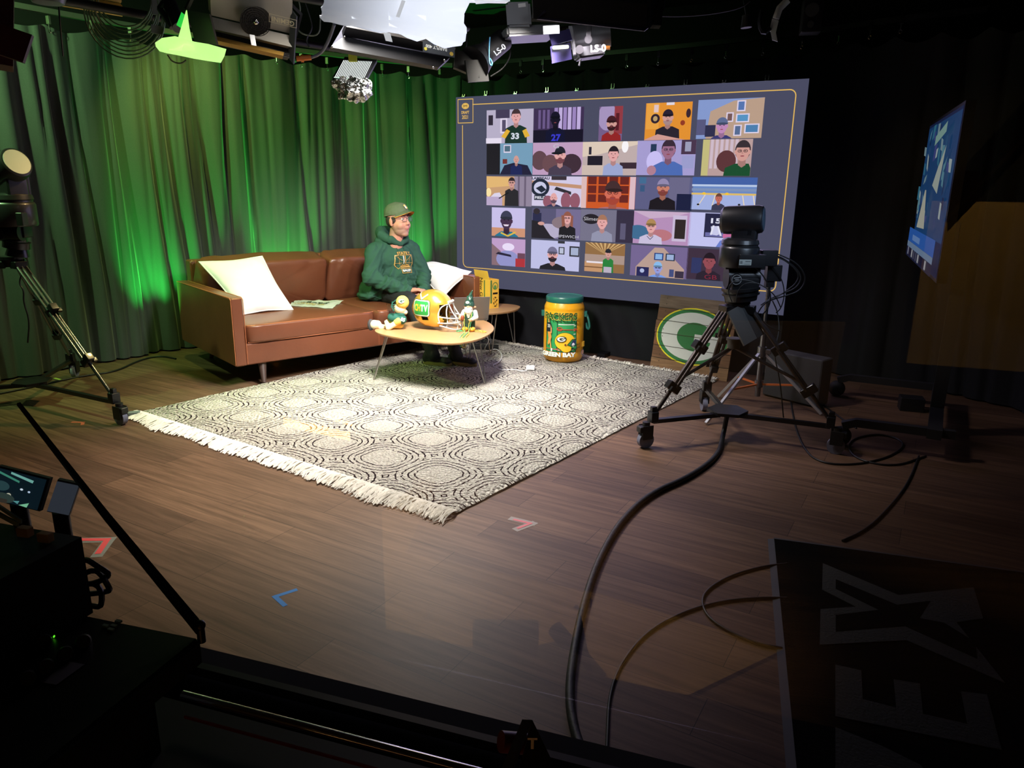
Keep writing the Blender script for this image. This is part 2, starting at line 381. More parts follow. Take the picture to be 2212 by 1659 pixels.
def mirrored(mb):
    for v in mb.bm.verts: v.co -= GN*(2*(v.co-G0).dot(GN))
    return mb
Qc = gpt(1190, 1492, 0); ch = thing('office_chair', 'dark office chair standing on beige carpet and mirrored in the window over the lower floor', 'chair', Qc-GN*(2*(Qc-G0).dot(GN)))
def cv(x, y): n = Vector((FW.x, FW.y, 0)); d = px_ray(x, y); return EYE + d*((Qc-EYE).dot(n)/d.dot(n))
M_chr = mat('chair_black', (12, 12, 14), .8)
mb = MB(); c0 = cv(1092, 1396); mb.box(c0, (.21, .05, .17), rz=CAM_YAW, bev=.012); obj('backrest', mirrored(mb), M_chr, ch)
mb = MB(); c1_ = cv(1210, 1440); mb.box(c1_, (.22, .22, .04), rz=CAM_YAW+.4, bev=.012); obj('seat', mirrored(mb), M_chr, ch)
mb = MB(); mb.tube([cv(1092, 1430), cv(1110, 1470), cv(1180, 1470), c1_], .012, 6, smooth=1).cyl(c1_, Qc+Vector((0, 0, .05)), .018, n=10); obj('post', mirrored(mb), M_chr, ch)
for k in range(5):
    a = k*2*PI/5; e_ = Qc+Vector((.16*math.cos(a), .16*math.sin(a), .03)); mb = MB(); mb.tube([Qc+Vector((0, 0, .06)), e_+Vector((0, 0, .01))], .012, 6).sph(e_, .018, 8); obj('leg', mirrored(mb), M_chr, ch)
# ---------------------------------------------------------------- curtains
def catmull(P, n):
    P = [Vector(p) for p in P]; out = []
    Q = [P[0]*2-P[1]]+P+[P[-1]*2-P[-2]]
    for i in range(1, len(Q)-2):
        for k in range(n):
            t = k/n; a, b, c, d = Q[i-1:i+3]
            out.append(.5*((2*b)+(c-a)*t+(2*a-5*b+4*c-d)*t*t+(3*b-a-3*c+d)*t**3))
    out.append(P[-1]); return out
def resample(P, step):
    out = [P[0]]; acc = 0
    for a, b in zip(P, P[1:]):
        L = (b-a).length
        while acc+L >= step:
            t = (step-acc)/L; a = a.lerp(b, t); out.append(a); L = (b-a).length; acc = 0
        acc += L
    return out
def curtain_mesh(path, z0, z1, amp, seed, hooks, sag=.05, rows=56):
    P = resample(catmull(path, 12), .018); s = 0; grid = [[] for _ in range(rows)]
    for i, p in enumerate(P):
        t = (P[min(i+1, len(P)-1)]-P[max(0, i-1)]).normalized(); n = Vector((t.y, -t.x, 0)); s = i*.018
        hf = (s % hooks)/hooks; sg = sag*math.sin(PI*hf)
        for j in range(rows):
            v = j/(rows-1); z = z0+(z1-sg-z0)*v
            zz = z*.10
            f1 = noise.noise(Vector((s*4.2+.35*math.sin(z*.9+seed), seed, zz)))
            f2 = noise.noise(Vector((s*9.5, seed+5, zz*1.5)))
            f3 = abs(noise.noise(Vector((s*2.6+.12*z, seed+9, .05*z))))
            near_top = max(0, (v-.80)/.20)
            a = amp*(1-.45*near_top)
            pinch = .02*near_top*math.cos(2*PI*hf)
            r1 = (1-min(1, abs(noise.noise(Vector((s*3.3+.10*z+.05*math.sin(z*2+s), seed+9, .07*z))))/.20))
            r2 = (1-min(1, abs(noise.noise(Vector((s*6.1-.08*z, seed+19, .10*z))))/.30))
            off = a*(1.1*f1+.35*f2-1.5*max(0, r1)**1.6-.7*max(0, r2)**1.6) + pinch
            grid[j].append(p+n*off+Vector((0, 0, z)))
    mb = MB(); mb.sheet(grid); return mb
M_cur = mat('charcoal_velour', (66, 70, 68), .75, spec=.25, bump=(380, .25, .002), var=(160, .2))
b = M_cur.node_tree.nodes['Principled BSDF']; b.inputs['Sheen Weight'].default_value = .35; b.inputs['Sheen Roughness'].default_value = .4
M_curb = mat('black_velour', (30, 30, 34), .8, spec=.2, bump=(380, .25, .002))
solo('stage_curtain', curtain_mesh([(-6.38, .2), (-6.36, 2.0), (-6.33, 3.2), (-6.25, 4.2), (-6.02, 5.3), (-5.7, 6.3), (-5.25, 7.1), (-4.95, 7.35)] and [Vector((x, y, 0)) for x, y in [(-6.38, .2), (-6.36, 2.0), (-6.33, 3.2), (-6.25, 4.2), (-6.02, 5.3), (-5.7, 6.3), (-5.25, 7.1), (-4.95, 7.35)]], .015, 2.74, .060, 3.1, .34, .035), M_cur,
     'tall charcoal stage curtain lit green behind the leather sofa', 'curtain', angle=180)
solo('stage_curtain', curtain_mesh([Vector((x, y, 0)) for x, y in [(-5.0, 7.4), (-4.0, 7.35), (-2.6, 7.3), (-1.3, 7.1), (-.6, 6.85), (0, 6.75), (.6, 6.4), (1.1, 5.6), (1.25, 4.4), (1.3, 3.0)]], .015, 2.72, .035, 8.7, .32, .06), M_curb,
     'black stage curtain hanging behind the picture wall and round the dark right side', 'curtain', angle=180)
# curtain tracks, with every carrier and snap hook
def track(name, path, label, hookpos, group, hl, mcol):
    P = catmull([Vector((x, y, 2.83)) for x, y in path], 10)
    t = thing(name, label, 'curtain track', P[0])
    mb = MB(); mb.tube(P, .028, 4); obj('rail', mb, mcol, t)
    for i, q in enumerate(hookpos):
        h = thing('curtain_hook', hl, 'curtain hook', q, random.uniform(0, .5), group)
        mb = MB(); mb.box((0, 0, -.03), (.03, .02, .06), bev=.003); obj('carrier', mb, mcol, h, world=False)
        mb = MB(); mb.cyl((0, 0, -.06), (0, 0, -.10), .004, n=8)
        mb.tube([(.011*math.sin(a), 0, -.112+.012*math.cos(a)) for a in [k*2*PI/12 for k in range(12)]], .003, 6, closed=True); obj('snap_hook', mb, CHROME, h, world=False)
LP = [(-6.33, 1.6), (-6.30, 3.2), (-6.22, 4.2), (-5.98, 5.3), (-5.68, 6.2), (-5.3, 6.95), (-5.0, 7.25)]
RP = [(-4.9, 7.3), (-4.0, 7.27), (-2.6, 7.22), (-1.3, 7.02), (-.6, 6.8), (0, 6.7)]
def along(px, d):
    return [dpt(x, y, d(x)) for x, y in px]
lh = [gpt(x, y, 2.80) for x, y in [(103, 34), (196, 44), (280, 56), (596, 108), (650, 116), (706, 124), (825, 138), (882, 143), (950, 148)]]
rh = [gpt(x, y, 2.80) for x, y in [(1125, 130), (1173, 127), (1355, 117), (1423, 110), (1495, 102), (1570, 94), (1650, 86), (1735, 70), (1815, 60), (1883, 46), (1950, 32)]]
track('curtain_track', LP, 'curtain track running above the green lit curtain', lh, 'snap hooks along the left curtain track', 'chrome snap hook holding up the green lit curtain', mat('track_grey', (120, 125, 110), .4, .6))
track('curtain_track', RP, 'black curtain track above the picture wall', rh, 'snap hooks along the back curtain track', 'chrome snap hook on black carrier above the picture wall', BLK_MET)

# ================================================================ PICTURE WALL (large video screen)
SX0, SX1, SZ0, SZ1, SY = -4.347, -1.096, .565, 2.389, 6.365
scr = thing('video_screen', 'large dark blue grey screen showing a grid of video callers with gold border', 'video screen', ((SX0+SX1)/2, SY, SZ0))
mb = MB(); mb.box(((SX0+SX1)/2, SY+.03, (SZ0+SZ1)/2), (SX1-SX0, .055, SZ1-SZ0)); obj('frame', mb, mat('screen_edge', (70, 70, 82), .5), scr, smooth=False)
smap = plane_map((0, SY, 0), (1, 0, 0), (0, 0, 1))
def S(zx, zy):                              # zoomed picture coordinates -> screen x, z
    px, py = 960+zx/2.6976, 180+zy/2.6976; d = px_ray(px, py); p = EYE+d*(SY/d.y); return p.x, p.z
A = Art(.0006); A.rect(SX0, SZ0, SX1, SZ1, (76, 77, 100)); A.place(smap); art_obj('screen_panel', A, scr, M_screen)
gold = (232, 186, 96)
A = Art(.0006); A.k = 2
gx0, gz1, gx1, gz0 = -4.262, 2.316, -1.180, .755
rr = .05; P = []
for cx, cz, a0 in ((gx1-rr, gz1-rr, PI/2), (gx1-rr, gz0+rr, 0), (gx0+rr, gz0+rr, -PI/2)):
    for k in range(7): a = a0-k*PI/12; P.append((cx+rr*math.cos(a), cz+rr*math.sin(a)))
P = [(gx0+.11, gz1)]+P+[(gx0, gz1-.19)]
A.line(P, .008, gold); A.place(smap); art_obj('gold_border', A, scr, M_screen, 'thin gold border line')
A = Art(.0006); A.k = 2
bx0, bz1 = S(80, 95); bx1, bz0 = S(167, 229); bw = bx1-bx0
A.line([(bx0, bz0), (bx1, bz0), (bx1, bz1), (bx0, bz1), (bx0, bz0)], .007, gold)
cx = (bx0+bx1)/2
A.ell(cx, bz1-.062, .042, .028, gold); A.rect(cx-.022, bz1-.078, cx-.019, bz1-.046, (50, 45, 50)); A.rect(cx+.019, bz1-.078, cx+.022, bz1-.046, (50, 45, 50)); A.text('CHTV', cx, bz1-.062, .018, (60, 50, 50), .0008)
A.text('DRAFT', cx, bz1-.122, .036, gold, .001, .82); A.text('2021', cx, bz1-.165, .048, gold, .001, .8)
A.place(smap); art_obj('draft_badge', A, scr, M_screen, 'gold badge reading DRAFT 2021')

SK = (214, 158, 150); SKP = (232, 170, 170)
def tile(i, a, b, bg, draw, hat=None):
    x0, z1 = S(*a); x1, z0 = S(*b); W, H = x1-x0, z1-z0; T = Art(.0005); T.k = 3; asp = W/H
    class D:
        def r(s, a, b, c, d, col): T.rect(a, b, c, d, col); return s
        def e(s, cx, cy, rx, ry, col, **k): T.ell(cx, cy, rx, ry*1.0, col, **k); return s
        def p(s, pts, col): T.poly(pts, col); return s
        def l(s, pts, w, col): T.line(pts, w, col); return s
        def t(s, *k, **kk): T.text(*k, **kk); return s
        def person(s, cx, hy, hr, skin, shirt, hair=None, cap=None, beard=None, glasses=None, sw=2.3, brim=0, neck=None):
            # hr = half head height in tile heights
            rx = hr*.74/asp; sy = hy-hr*1.25
            pts = [(cx-rx*sw, 0), (cx-rx*sw*.93, max(.02, sy-hr*.45)), (cx-rx*1.0, sy), (cx+rx*1.0, sy), (cx+rx*sw*.93, max(.02, sy-hr*.45)), (cx+rx*sw, 0)]
            pts = [(min(1, max(0, x)), y) for x, y in pts]
            T.poly(pts, shirt)
            T.poly([(cx-rx*.5, hy-hr*.4), (cx-rx*.55, sy-hr*.15), (cx, sy-hr*.42), (cx+rx*.55, sy-hr*.15), (cx+rx*.5, hy-hr*.4)], neck or tuple(int(v*.8) for v in skin))
            if hair: T.ell(cx, hy+hr*.14, rx*1.14, hr*1.06, hair)
            T.ell(cx-rx, hy-hr*.05, rx*.16, hr*.22, skin); T.ell(cx+rx, hy-hr*.05, rx*.16, hr*.22, skin)
            T.ell(cx, hy, rx, hr, skin)
            if beard: T.ell(cx, hy-hr*.45, rx*.95, hr*.6, beard, a0=PI, a1=2*PI); T.ell(cx, hy-hr*.42, rx*.4, hr*.16, beard)
            dk = tuple(int(v*.45) for v in skin)
            for q in (-1, 1): T.ell(cx+q*rx*.38, hy+hr*.08, rx*.15, hr*.06, dk)
            T.poly([(cx-rx*.1, hy+hr*.02), (cx+rx*.14, hy-hr*.22), (cx-rx*.14, hy-hr*.22)], tuple(int(v*.86) for v in skin))
            T.ell(cx, hy-hr*.46, rx*.3, hr*.06, (150, 70, 80))
            if glasses:
                for q in (-1, 1): T.ring(cx+q*rx*.42, hy+hr*.07, rx*.32, hr*.17, .012, glasses, 12)
            if hair and not cap: T.ell(cx, hy+hr*.42, rx*1.02, hr*.66, hair, a0=0, a1=PI)
            if cap:
                T.ell(cx, hy+hr*.30, rx*1.1, hr*.86, cap, a0=0, a1=PI)
                T.ell(cx+brim*rx*.5, hy+hr*.30, rx*1.15, hr*.17, tuple(int(v*.7) for v in cap))
            return s
    d = D(); d.r(0, 0, 1, 1, bg); draw(d)
    bm = T.bm                                # trim what runs over the tile's edge
    for co, no in (((0, 0, 0), (-1, 0, 0)), ((1, 0, 0), (1, 0, 0)), ((0, 0, 0), (0, -1, 0)), ((0, 1, 0), (0, 1, 0))):
        bmesh.ops.bisect_plane(bm, geom=bm.verts[:]+bm.edges[:]+bm.faces[:], plane_co=co, plane_no=no, clear_outer=True)
    T.place(lambda x, y, h: smap(x0+x*W, z0+y*H, h)); art_obj('video_tile', T, scr, M_screen)
W1 = (226, 214, 238); DK = (30, 26, 44)
TL = [
 ((247, 158), (517, 347), (188, 178, 205), lambda d: d.r(.04, .55, .14, .85, (50, 40, 60)).r(.2, .75, .5, 1, (70, 60, 90)).r(.3, .3, .45, .75, W1).r(.34, .35, .42, .7, (90, 80, 110)).person(.64, .78, .2, SKP, (26, 50, 44), hair=(70, 50, 55), sw=2.7).p([(.33, .2), (.45, .42), (.52, .36), (.42, .14)], (230, 180, 60)).p([(.78, .36), (.86, .42), (.94, .2), (.84, .16)], (230, 180, 60)).t('33', .63, .2, .24, (220, 225, 240), bold=.01, sx=.75).r(0, 0, .34, .16, (235, 225, 245))),
 ((522, 148), (808, 340), (64, 48, 84), lambda d: [d.r(.42+.09*k, .34, .49+.09*k, 1, (196, 176, 226) if k % 2 else (160, 136, 196)) for k in range(6)] and [d.r(.1+.09*k, .4, .15+.09*k, .95, (110, 90, 140)) for k in range(3)] and d.r(0, 0, 1, .36, (24, 18, 40)).person(.45, .66, .2, (24, 18, 40), (20, 18, 50), cap=(22, 16, 40)).t('27', .47, .12, .26, (60, 60, 210), bold=.01, sx=.7)),
 ((905, 137), (1033, 334), (120, 96, 140), lambda d: d.e(.35, .7, .4, .4, (170, 150, 195)).r(.65, .2, 1, 1, (150, 60, 70)).r(.72, .3, .86, .8, (90, 30, 40)).person(.55, .5, .2, SK, (150, 38, 40), cap=(70, 30, 40), beard=(60, 28, 34), sw=2.2)),
 ((1177, 117), (1432, 328), (232, 148, 52), lambda d: d.r(.02, .3, .3, 1, (240, 166, 70)).r(.18, .75, .28, .95, (230, 200, 200)).e(.22, .58, .1, .13, (50, 36, 50)).e(.22, .58, .05, .07, (190, 160, 110)).r(.45, .93, .62, 1, (230, 220, 230)).e(.93, .7, .05, .12, (60, 40, 50)).e(.82, .45, .05, .07, (150, 60, 40)).person(.5, .6, .19, SK, (44, 38, 50), cap=(44, 34, 52), beard=(170, 140, 140), sw=2.6).p([(.02, .02), (.3, .16), (.7, .05), (.9, 0), (0, 0)], SK)),
 ((1482, 98), (1846, 318), (190, 160, 140), lambda d: d.p([(0, 0), (.15, 0), (.2, .7), (.55, .95), (1, 1), (0, 1)], (136, 156, 210)).r(0, .1, .14, .5, (90, 90, 130)).r(.6, .68, .73, .95, W1).r(.62, .71, .71, .92, (90, 120, 180)).r(.45, .42, .56, .66, W1).r(.47, .45, .54, .63, (120, 90, 90)).r(.6, .4, .8, .62, W1).r(.62, .43, .78, .59, (90, 150, 200)).r(.74, .12, .96, .36, W1).r(.76, .15, .94, .33, (80, 130, 180)).r(.58, .06, .7, .34, W1).r(.6, .09, .68, .31, (90, 110, 150)).r(.14, .05, .3, .35, (50, 50, 80)).person(.4, .32, .19, (196, 140, 190), (60, 60, 120), cap=(96, 110, 150), sw=2.0)),
 ((247, 352), (512, 533), (120, 160, 190), lambda d: d.r(0, 0, .3, 1, (30, 24, 36)).r(.38, .7, .54, .95, W1).r(.4, .74, .52, .92, (80, 110, 130)).r(.36, .35, .46, .5, (120, 50, 50)).p([(.3, 0), (.4, .3), (.6, .38), (.9, .3), (1, 0)], (34, 30, 60)).person(.66, .48, .13, SK, (30, 36, 90), sw=2.4)),
 ((517, 347), (803, 535), (196, 160, 196), lambda d: d.e(.14, .45, .16, .3, (100, 70, 80)).e(.78, .35, .2, .3, (66, 46, 60)).e(.36, .35, .16, .28, (110, 76, 84)).person(.56, .6, .24, SKP, (74, 62, 84), cap=(38, 36, 50), sw=2.4, brim=-1.2, beard=(120, 70, 80)).t('G', .48, .88, .18, (200, 200, 210))),
 ((808, 342), (1117, 537), (196, 176, 176), lambda d: d.p([(0, .55), (.3, .62), (1, .9), (1, 1), (0, 1)], (226, 206, 190)).e(.78, .85, .06, .18, (255, 250, 255)).r(.1, .3, .38, .58, (36, 30, 44)).r(0, 0, .4, .3, (210, 190, 180)).r(.7, .2, 1, .38, (60, 44, 56)).r(.12, .62, .17, .85, (50, 44, 60)).person(.58, .62, .21, SKP, (160, 170, 214), hair=(40, 30, 40), sw=2.2)),
 ((1125, 335), (1455, 537), (170, 160, 214), lambda d: d.r(.24, .66, .34, .9, (40, 60, 90)).r(.76, .6, 1, 1, (76, 56, 80)).r(.82, .68, .92, .95, (160, 160, 190)).r(.78, .2, .98, .56, (160, 160, 210)).e(.32, .4, .14, .3, (206, 196, 250)).person(.55, .72, .26, (160, 110, 140), (80, 110, 184), hair=(60, 44, 60), sw=2.5, glasses=(60, 50, 70)).e(.28, .14, .08, .14, (180, 130, 150))),
 ((1510, 328), (1780, 540), (190, 160, 160), lambda d: [d.r(.16+.1*k, .2, .22+.1*k, 1, (212, 190, 206)) for k in range(6)] and d.r(0, 0, .14, 1, (200, 190, 130)).e(.5, .4, .2, .3, (96, 56, 60)).person(.82, .66, .26, SK, (30, 80, 50), hair=(60, 50, 56), sw=2.6, glasses=(40, 36, 44))),
 ((247, 541), (507, 718), (206, 160, 120), lambda d: d.r(.62, 0, 1, 1, (150, 136, 160)).r(.7, 0, .74, 1, (110, 96, 120)).r(.84, 0, .88, 1, (110, 96, 120)).p([(0, .6), (.55, .68), (.55, .95), (0, 1)], (232, 186, 120)).r(0, 0, .36, .3, (190, 170, 206)).e(.05, .45, .06, .15, (255, 230, 170)).p([(.1, .3), (.36, .3), (.3, .45), (.18, .42)], (226, 216, 240)).person(.57, .78, .16, SK, (40, 36, 44), hair=(50, 36, 44), sw=2.4, glasses=(40, 30, 40)).l([(.3, .25), (.5, .45)], .03, (20, 20, 24))),
 ((512, 541), (797, 722), (216, 206, 236), lambda d: d.p([(0, .75), (1, .6), (1, .72), (0, .86)], (200, 150, 120)).e(.17, .62, .19, .3, (34, 40, 60)).e(.17, .62, .13, .2, (206, 206, 236)).p([(.08, .6), (.2, .7), (.3, .55), (.2, .45)], (34, 40, 60)).r(.05, .2, .3, .36, (34, 40, 60)).t('LAMBEAU', .18, .93, .12, (34, 40, 60), bold=.004, sx=.7).t('FIELD', .18, .28, .12, (226, 226, 240), bold=.004, sx=.8).r(.4, .88, .7, 1, (60, 50, 60)).p([(.46, .56), (.8, .4), (.8, .5), (.5, .66)], (50, 46, 56)).e(.7, .2, .1, .28, (150, 90, 110)).e(.88, .2, .1, .26, (150, 90, 110)).e(.34, .16, .1, .2, (150, 90, 110)).person(.46, .28, .17, SKP, (50, 50, 90), beard=(90, 70, 90), sw=2.2)),
 ((803, 543), (1108, 735), (210, 90, 40), lambda d: [d.r(.12+.2*k, .2+.28*j, .28+.2*k, .44+.28*j, (110, 40, 36)) for k in range(4) for j in range(3)] and d.r(0, 0, .1, 1, (226, 190, 190)).r(.9, 0, 1, 1, (226, 190, 200)).person(.6, .48, .34, (216, 110, 90), (176, 110, 116), cap=(70, 46, 50), beard=(170, 70, 56), sw=2.0, glasses=(40, 24, 30), brim=.4)),
 ((1112, 546), (1440, 742), (96, 96, 136), lambda d: d.r(.08, .8, .2, 1, (70, 110, 150)).r(.1, .55, .18, .75, (60, 90, 130)).r(.6, .3, .94, 1, (110, 106, 140)).r(.74, 0, 1, .5, (30, 34, 66)).person(.5, .68, .24, (206, 130, 110), (32, 26, 34), cap=(150, 140, 180), beard=(130, 66, 60), sw=2.5)),
 ((1448, 546), (1808, 745), (110, 140, 200), lambda d: d.r(0, .75, 1, 1, (70, 100, 170)).r(0, .72, 1, .78, (190, 206, 236)).r(0, .58, 1, .66, (130, 150, 190)).r(0, 0, 1, .52, (166, 180, 230)).r(0, .46, 1, .52, (226, 190, 110)).l([(.22, .46), (.12, .12)], .015, (240, 220, 190)).l([(.38, .46), (.34, .12)], .015, (240, 220, 190)).l([(.8, .46), (.84, .12)], .015, (240, 220, 190)).l([(.96, .46), (1, .12)], .015, (240, 220, 190)).e(.2, .5, .03, .04, (250, 200, 60)).e(.56, .5, .03, .04, (250, 200, 60)).e(.12, .16, .02, .03, (40, 40, 40)).e(.76, .18, .02, .03, (40, 40, 40)).person(.44, .36, .13, (200, 110, 96), (60, 60, 84), hair=(110, 70, 60), sw=2.2)),
 ((277, 722), (470, 898), (206, 196, 240), lambda d: d.r(0, 0, 1, .3, (210, 150, 120)).person(.45, .55, .3, (70, 44, 76), (40, 120, 150), cap=(60, 60, 86), sw=2.2).l([(.3, .12), (.5, .02), (.72, .16)], .05, (230, 190, 70)).p([(.36, .42), (.54, .42), (.5, .36), (.4, .36)], (236, 220, 240))),
 ((512, 727), (790, 915), (120, 110, 150), lambda d: d.r(0, .2, .5, 1, (90, 86, 120)).e(.35, .25, .3, .25, (186, 176, 206)).e(.62, .55, .2, .2, (140, 120, 130)).r(.02, .55, .2, .85, (40, 40, 76)).e(.1, .9, .07, .1, (50, 40, 50)).p([(0, 0), (0, .6), (.2, .55), (.4, .1), (.5, 0)], (34, 28, 40)).e(.2, .5, .07, .06, SK).person(.74, .7, .19, SKP, (28, 24, 34), hair=(150, 90, 76), sw=2.3, glasses=(50, 40, 50)).p([(.62, .8), (.64, .42), (.7, .46), (.68, .8)], (150, 90, 76)).p([(.86, .8), (.86, .42), (.8, .46), (.82, .8)], (150, 90, 76)).t('IPSWICH', .78, .1, .13, (210, 206, 220), sx=.8)),
 ((797, 733), (1097, 932), (120, 116, 140), lambda d: d.r(.68, 0, 1, 1, (56, 48, 70)).r(.76, .1, .86, .6, (96, 90, 120)).e(.2, .7, .16, .16, (36, 30, 40)).t('Slimer', .2, .7, .16, (200, 196, 206), sx=.7).person(.42, .6, .21, SKP, (150, 150, 176), hair=(170, 120, 96), sw=2.4)),
 ((1103, 742), (1425, 948), (186, 146, 190), lambda d: d.p([(0, 1), (.3, .78), (.7, .85), (1, 1)], (206, 176, 206)).r(.7, .12, .94, .9, (206, 190, 220)).r(.74, .2, .92, .78, (50, 40, 40)).e(.1, .35, .2, .22, (66, 110, 150)).e(.5, .28, .2, .18, (190, 120, 130)).person(.33, .54, .2, SKP, (206, 196, 226), cap=(180, 140, 90), sw=2.6, glasses=(60, 50, 60)).l([(.27, .24), (.33, .14), (.38, .24)], .012, (60, 50, 80))),
 ((1432, 750), (1800, 965), (200, 200, 246), lambda d: d.r(.24, .28, .66, .98, (40, 40, 70)).r(.26, .3, .64, .42, (110, 110, 170)).t('15', .4, .76, .2, (230, 230, 250), bold=.006).p([(.34, .6), (.46, .62), (.5, .4), (.44, .34), (.36, .36)], (206, 206, 240)).l([(.38, .62), (.35, .36)], .03, (230, 230, 250)).l([(.45, .6), (.5, .34)], .03, (230, 230, 250)).e(.62, .34, .09, .12, (206, 110, 160)).e(.62, .42, .09, .1, (50, 50, 170), a0=0, a1=PI).p([(.44, 0), (.5, .2), (.8, .24), (.9, 0)], (110, 130, 210))),
 ((277, 900), (470, 1072), (196, 160, 206), lambda d: d.p([(0, 0), (0, .8), (.35, .45), (.35, 0)], (140, 110, 120)).e(.5, .7, .18, .14, (240, 226, 255)).e(.48, .25, .34, .32, (150, 150, 206)).p([(.12, .42), (.6, .34), (.58, .42), (.2, .5)], (40, 34, 60)).r(.72, 0, 1, .3, (180, 50, 60)).r(.78, .3, 1, .5, (110, 70, 90))),
 ((507, 910), (783, 1098), (196, 196, 236), lambda d: d.r(.56, .92, .7, 1, (50, 50, 60)).r(.58, .55, .7, .8, (50, 50, 60)).r(.6, .58, .68, .77, (190, 196, 220)).r(.8, .5, 1, .85, (50, 50, 60)).r(.83, .55, .98, .8, (170, 180, 210)).person(.46, .52, .24, SKP, (30, 28, 38), cap=(120, 116, 150), beard=(40, 30, 40), sw=2.9, glasses=(30, 24, 34))),
 ((823, 925), (1046, 1110), (150, 110, 70), lambda d: [d.p([(.5, .62), (k*.12, 1), (k*.12+.05, 1)], (216, 176, 120)) for k in range(9)] and d.r(0, .3, 1, .6, (176, 150, 140)).r(0, 0, .6, .34, (200, 150, 110)).r(.05, .3, .5, .36, (240, 230, 240)).r(0, .14, .6, .18, (130, 90, 60)).person(.6, .66, .14, SK, (40, 130, 60), cap=(40, 40, 50), sw=2.0).r(.5, 0, .7, .2, (190, 180, 200))),
 ((1090, 940), (1410, 1142), (120, 104, 150), lambda d: d.p([(.1, .3), (.42, .95), (.58, .95), (.95, .3), (.95, 0), (.1, 0)], (190, 160, 150)).r(.42, .55, .58, .78, (30, 60, 130)).r(.44, .58, .56, .75, (140, 180, 230)).r(.62, .55, .78, .78, (40, 50, 70)).r(.64, .58, .76, .75, (160, 180, 220)).r(.12, 0, .34, .3, (40, 40, 90)).e(.22, .18, .04, .07, (180, 190, 230)).r(.7, .04, .78, .28, (70, 80, 130)).r(.8, .02, .95, .24, (60, 50, 70)).person(.5, .3, .18, (150, 160, 226), (120, 160, 240), cap=(140, 190, 240), sw=2.2, glasses=(30, 30, 60))),
 ((1418, 958), (1700, 1160), (64, 48, 66), lambda d: d.r(.1, .2, .3, .7, (50, 56, 100)).person(.45, .6, .24, (150, 76, 86), (44, 34, 48), hair=(36, 24, 34), sw=2.3).t('GB', .5, .1, .2, (130, 40, 60))),
]
for i, (a, b_, bg, dr) in enumerate(TL): tile(i, a, b_, bg, dr)
# clips holding the screen's upper edge
for i, (x, y) in enumerate([(1003, 204), (1051, 202), (1115, 202), (1183, 195), (1248, 195), (1325, 190), (1400, 187), (1482, 180), (1565, 178), (1658, 168)]):
    d = px_ray(x, y); p = EYE+d*((SY+.03)/d.y); X = p.x
    h = .05 if i % 2 else .03
    mb = MB(); mb.box((X-.012, SY+.03, SZ1+h/2-.004), (.008, .03, h), bev=.002).box((X+.012, SY+.03, SZ1+h/2-.004), (.008, .03, h), bev=.002).box((X, SY+.03, SZ1+.004), (.034, .05, .012), bev=.002)
    solo('screen_clip', mb, STEEL, 'small metal clip on the top edge of the video screen', 'clip', 'clips along the top edge of the video screen')
mb = MB()
for x in (SX0+.1, -2.7, SX1-.1): mb.box((x, SY+.19, 1.2), (.05, .05, 2.4))
mb.box((-2.72, SY+.19, 2.36), (3.1, .05, .05)).box((-2.72, SY+.19, .62), (3.1, .05, .05))
for x in (SX0+.1, -2.7, SX1-.1): mb.box((x, SY+.19, .02), (.08, .4, .04))
obj('support_frame', mb, BLK_MET, scr, smooth=False)
# black skirt hanging from the screen
g = []
for j in range(14):
    v = j/13; row = []
    for i in range(160):
        u = i/159; x = SX0+.02+(SX1-SX0-.04)*u
        off = .018*noise.noise(Vector((u*9+.8*v, 2, v*1.2)))+.012*noise.noise(Vector((u*22+2*v, 7, v)))
        row.append(Vector((x, SY+.135-.02*(1-v)+off*1.6, .004+.60*v)))
    g.append(row)
mb = MB(); mb.sheet(g, .003); solo('cloth_skirt', mb, mat('black_masking_cloth', (34, 35, 42), .85, bump=(300, .2, .001)), 'black masking cloth hanging to the floor beneath the video screen', 'cloth')

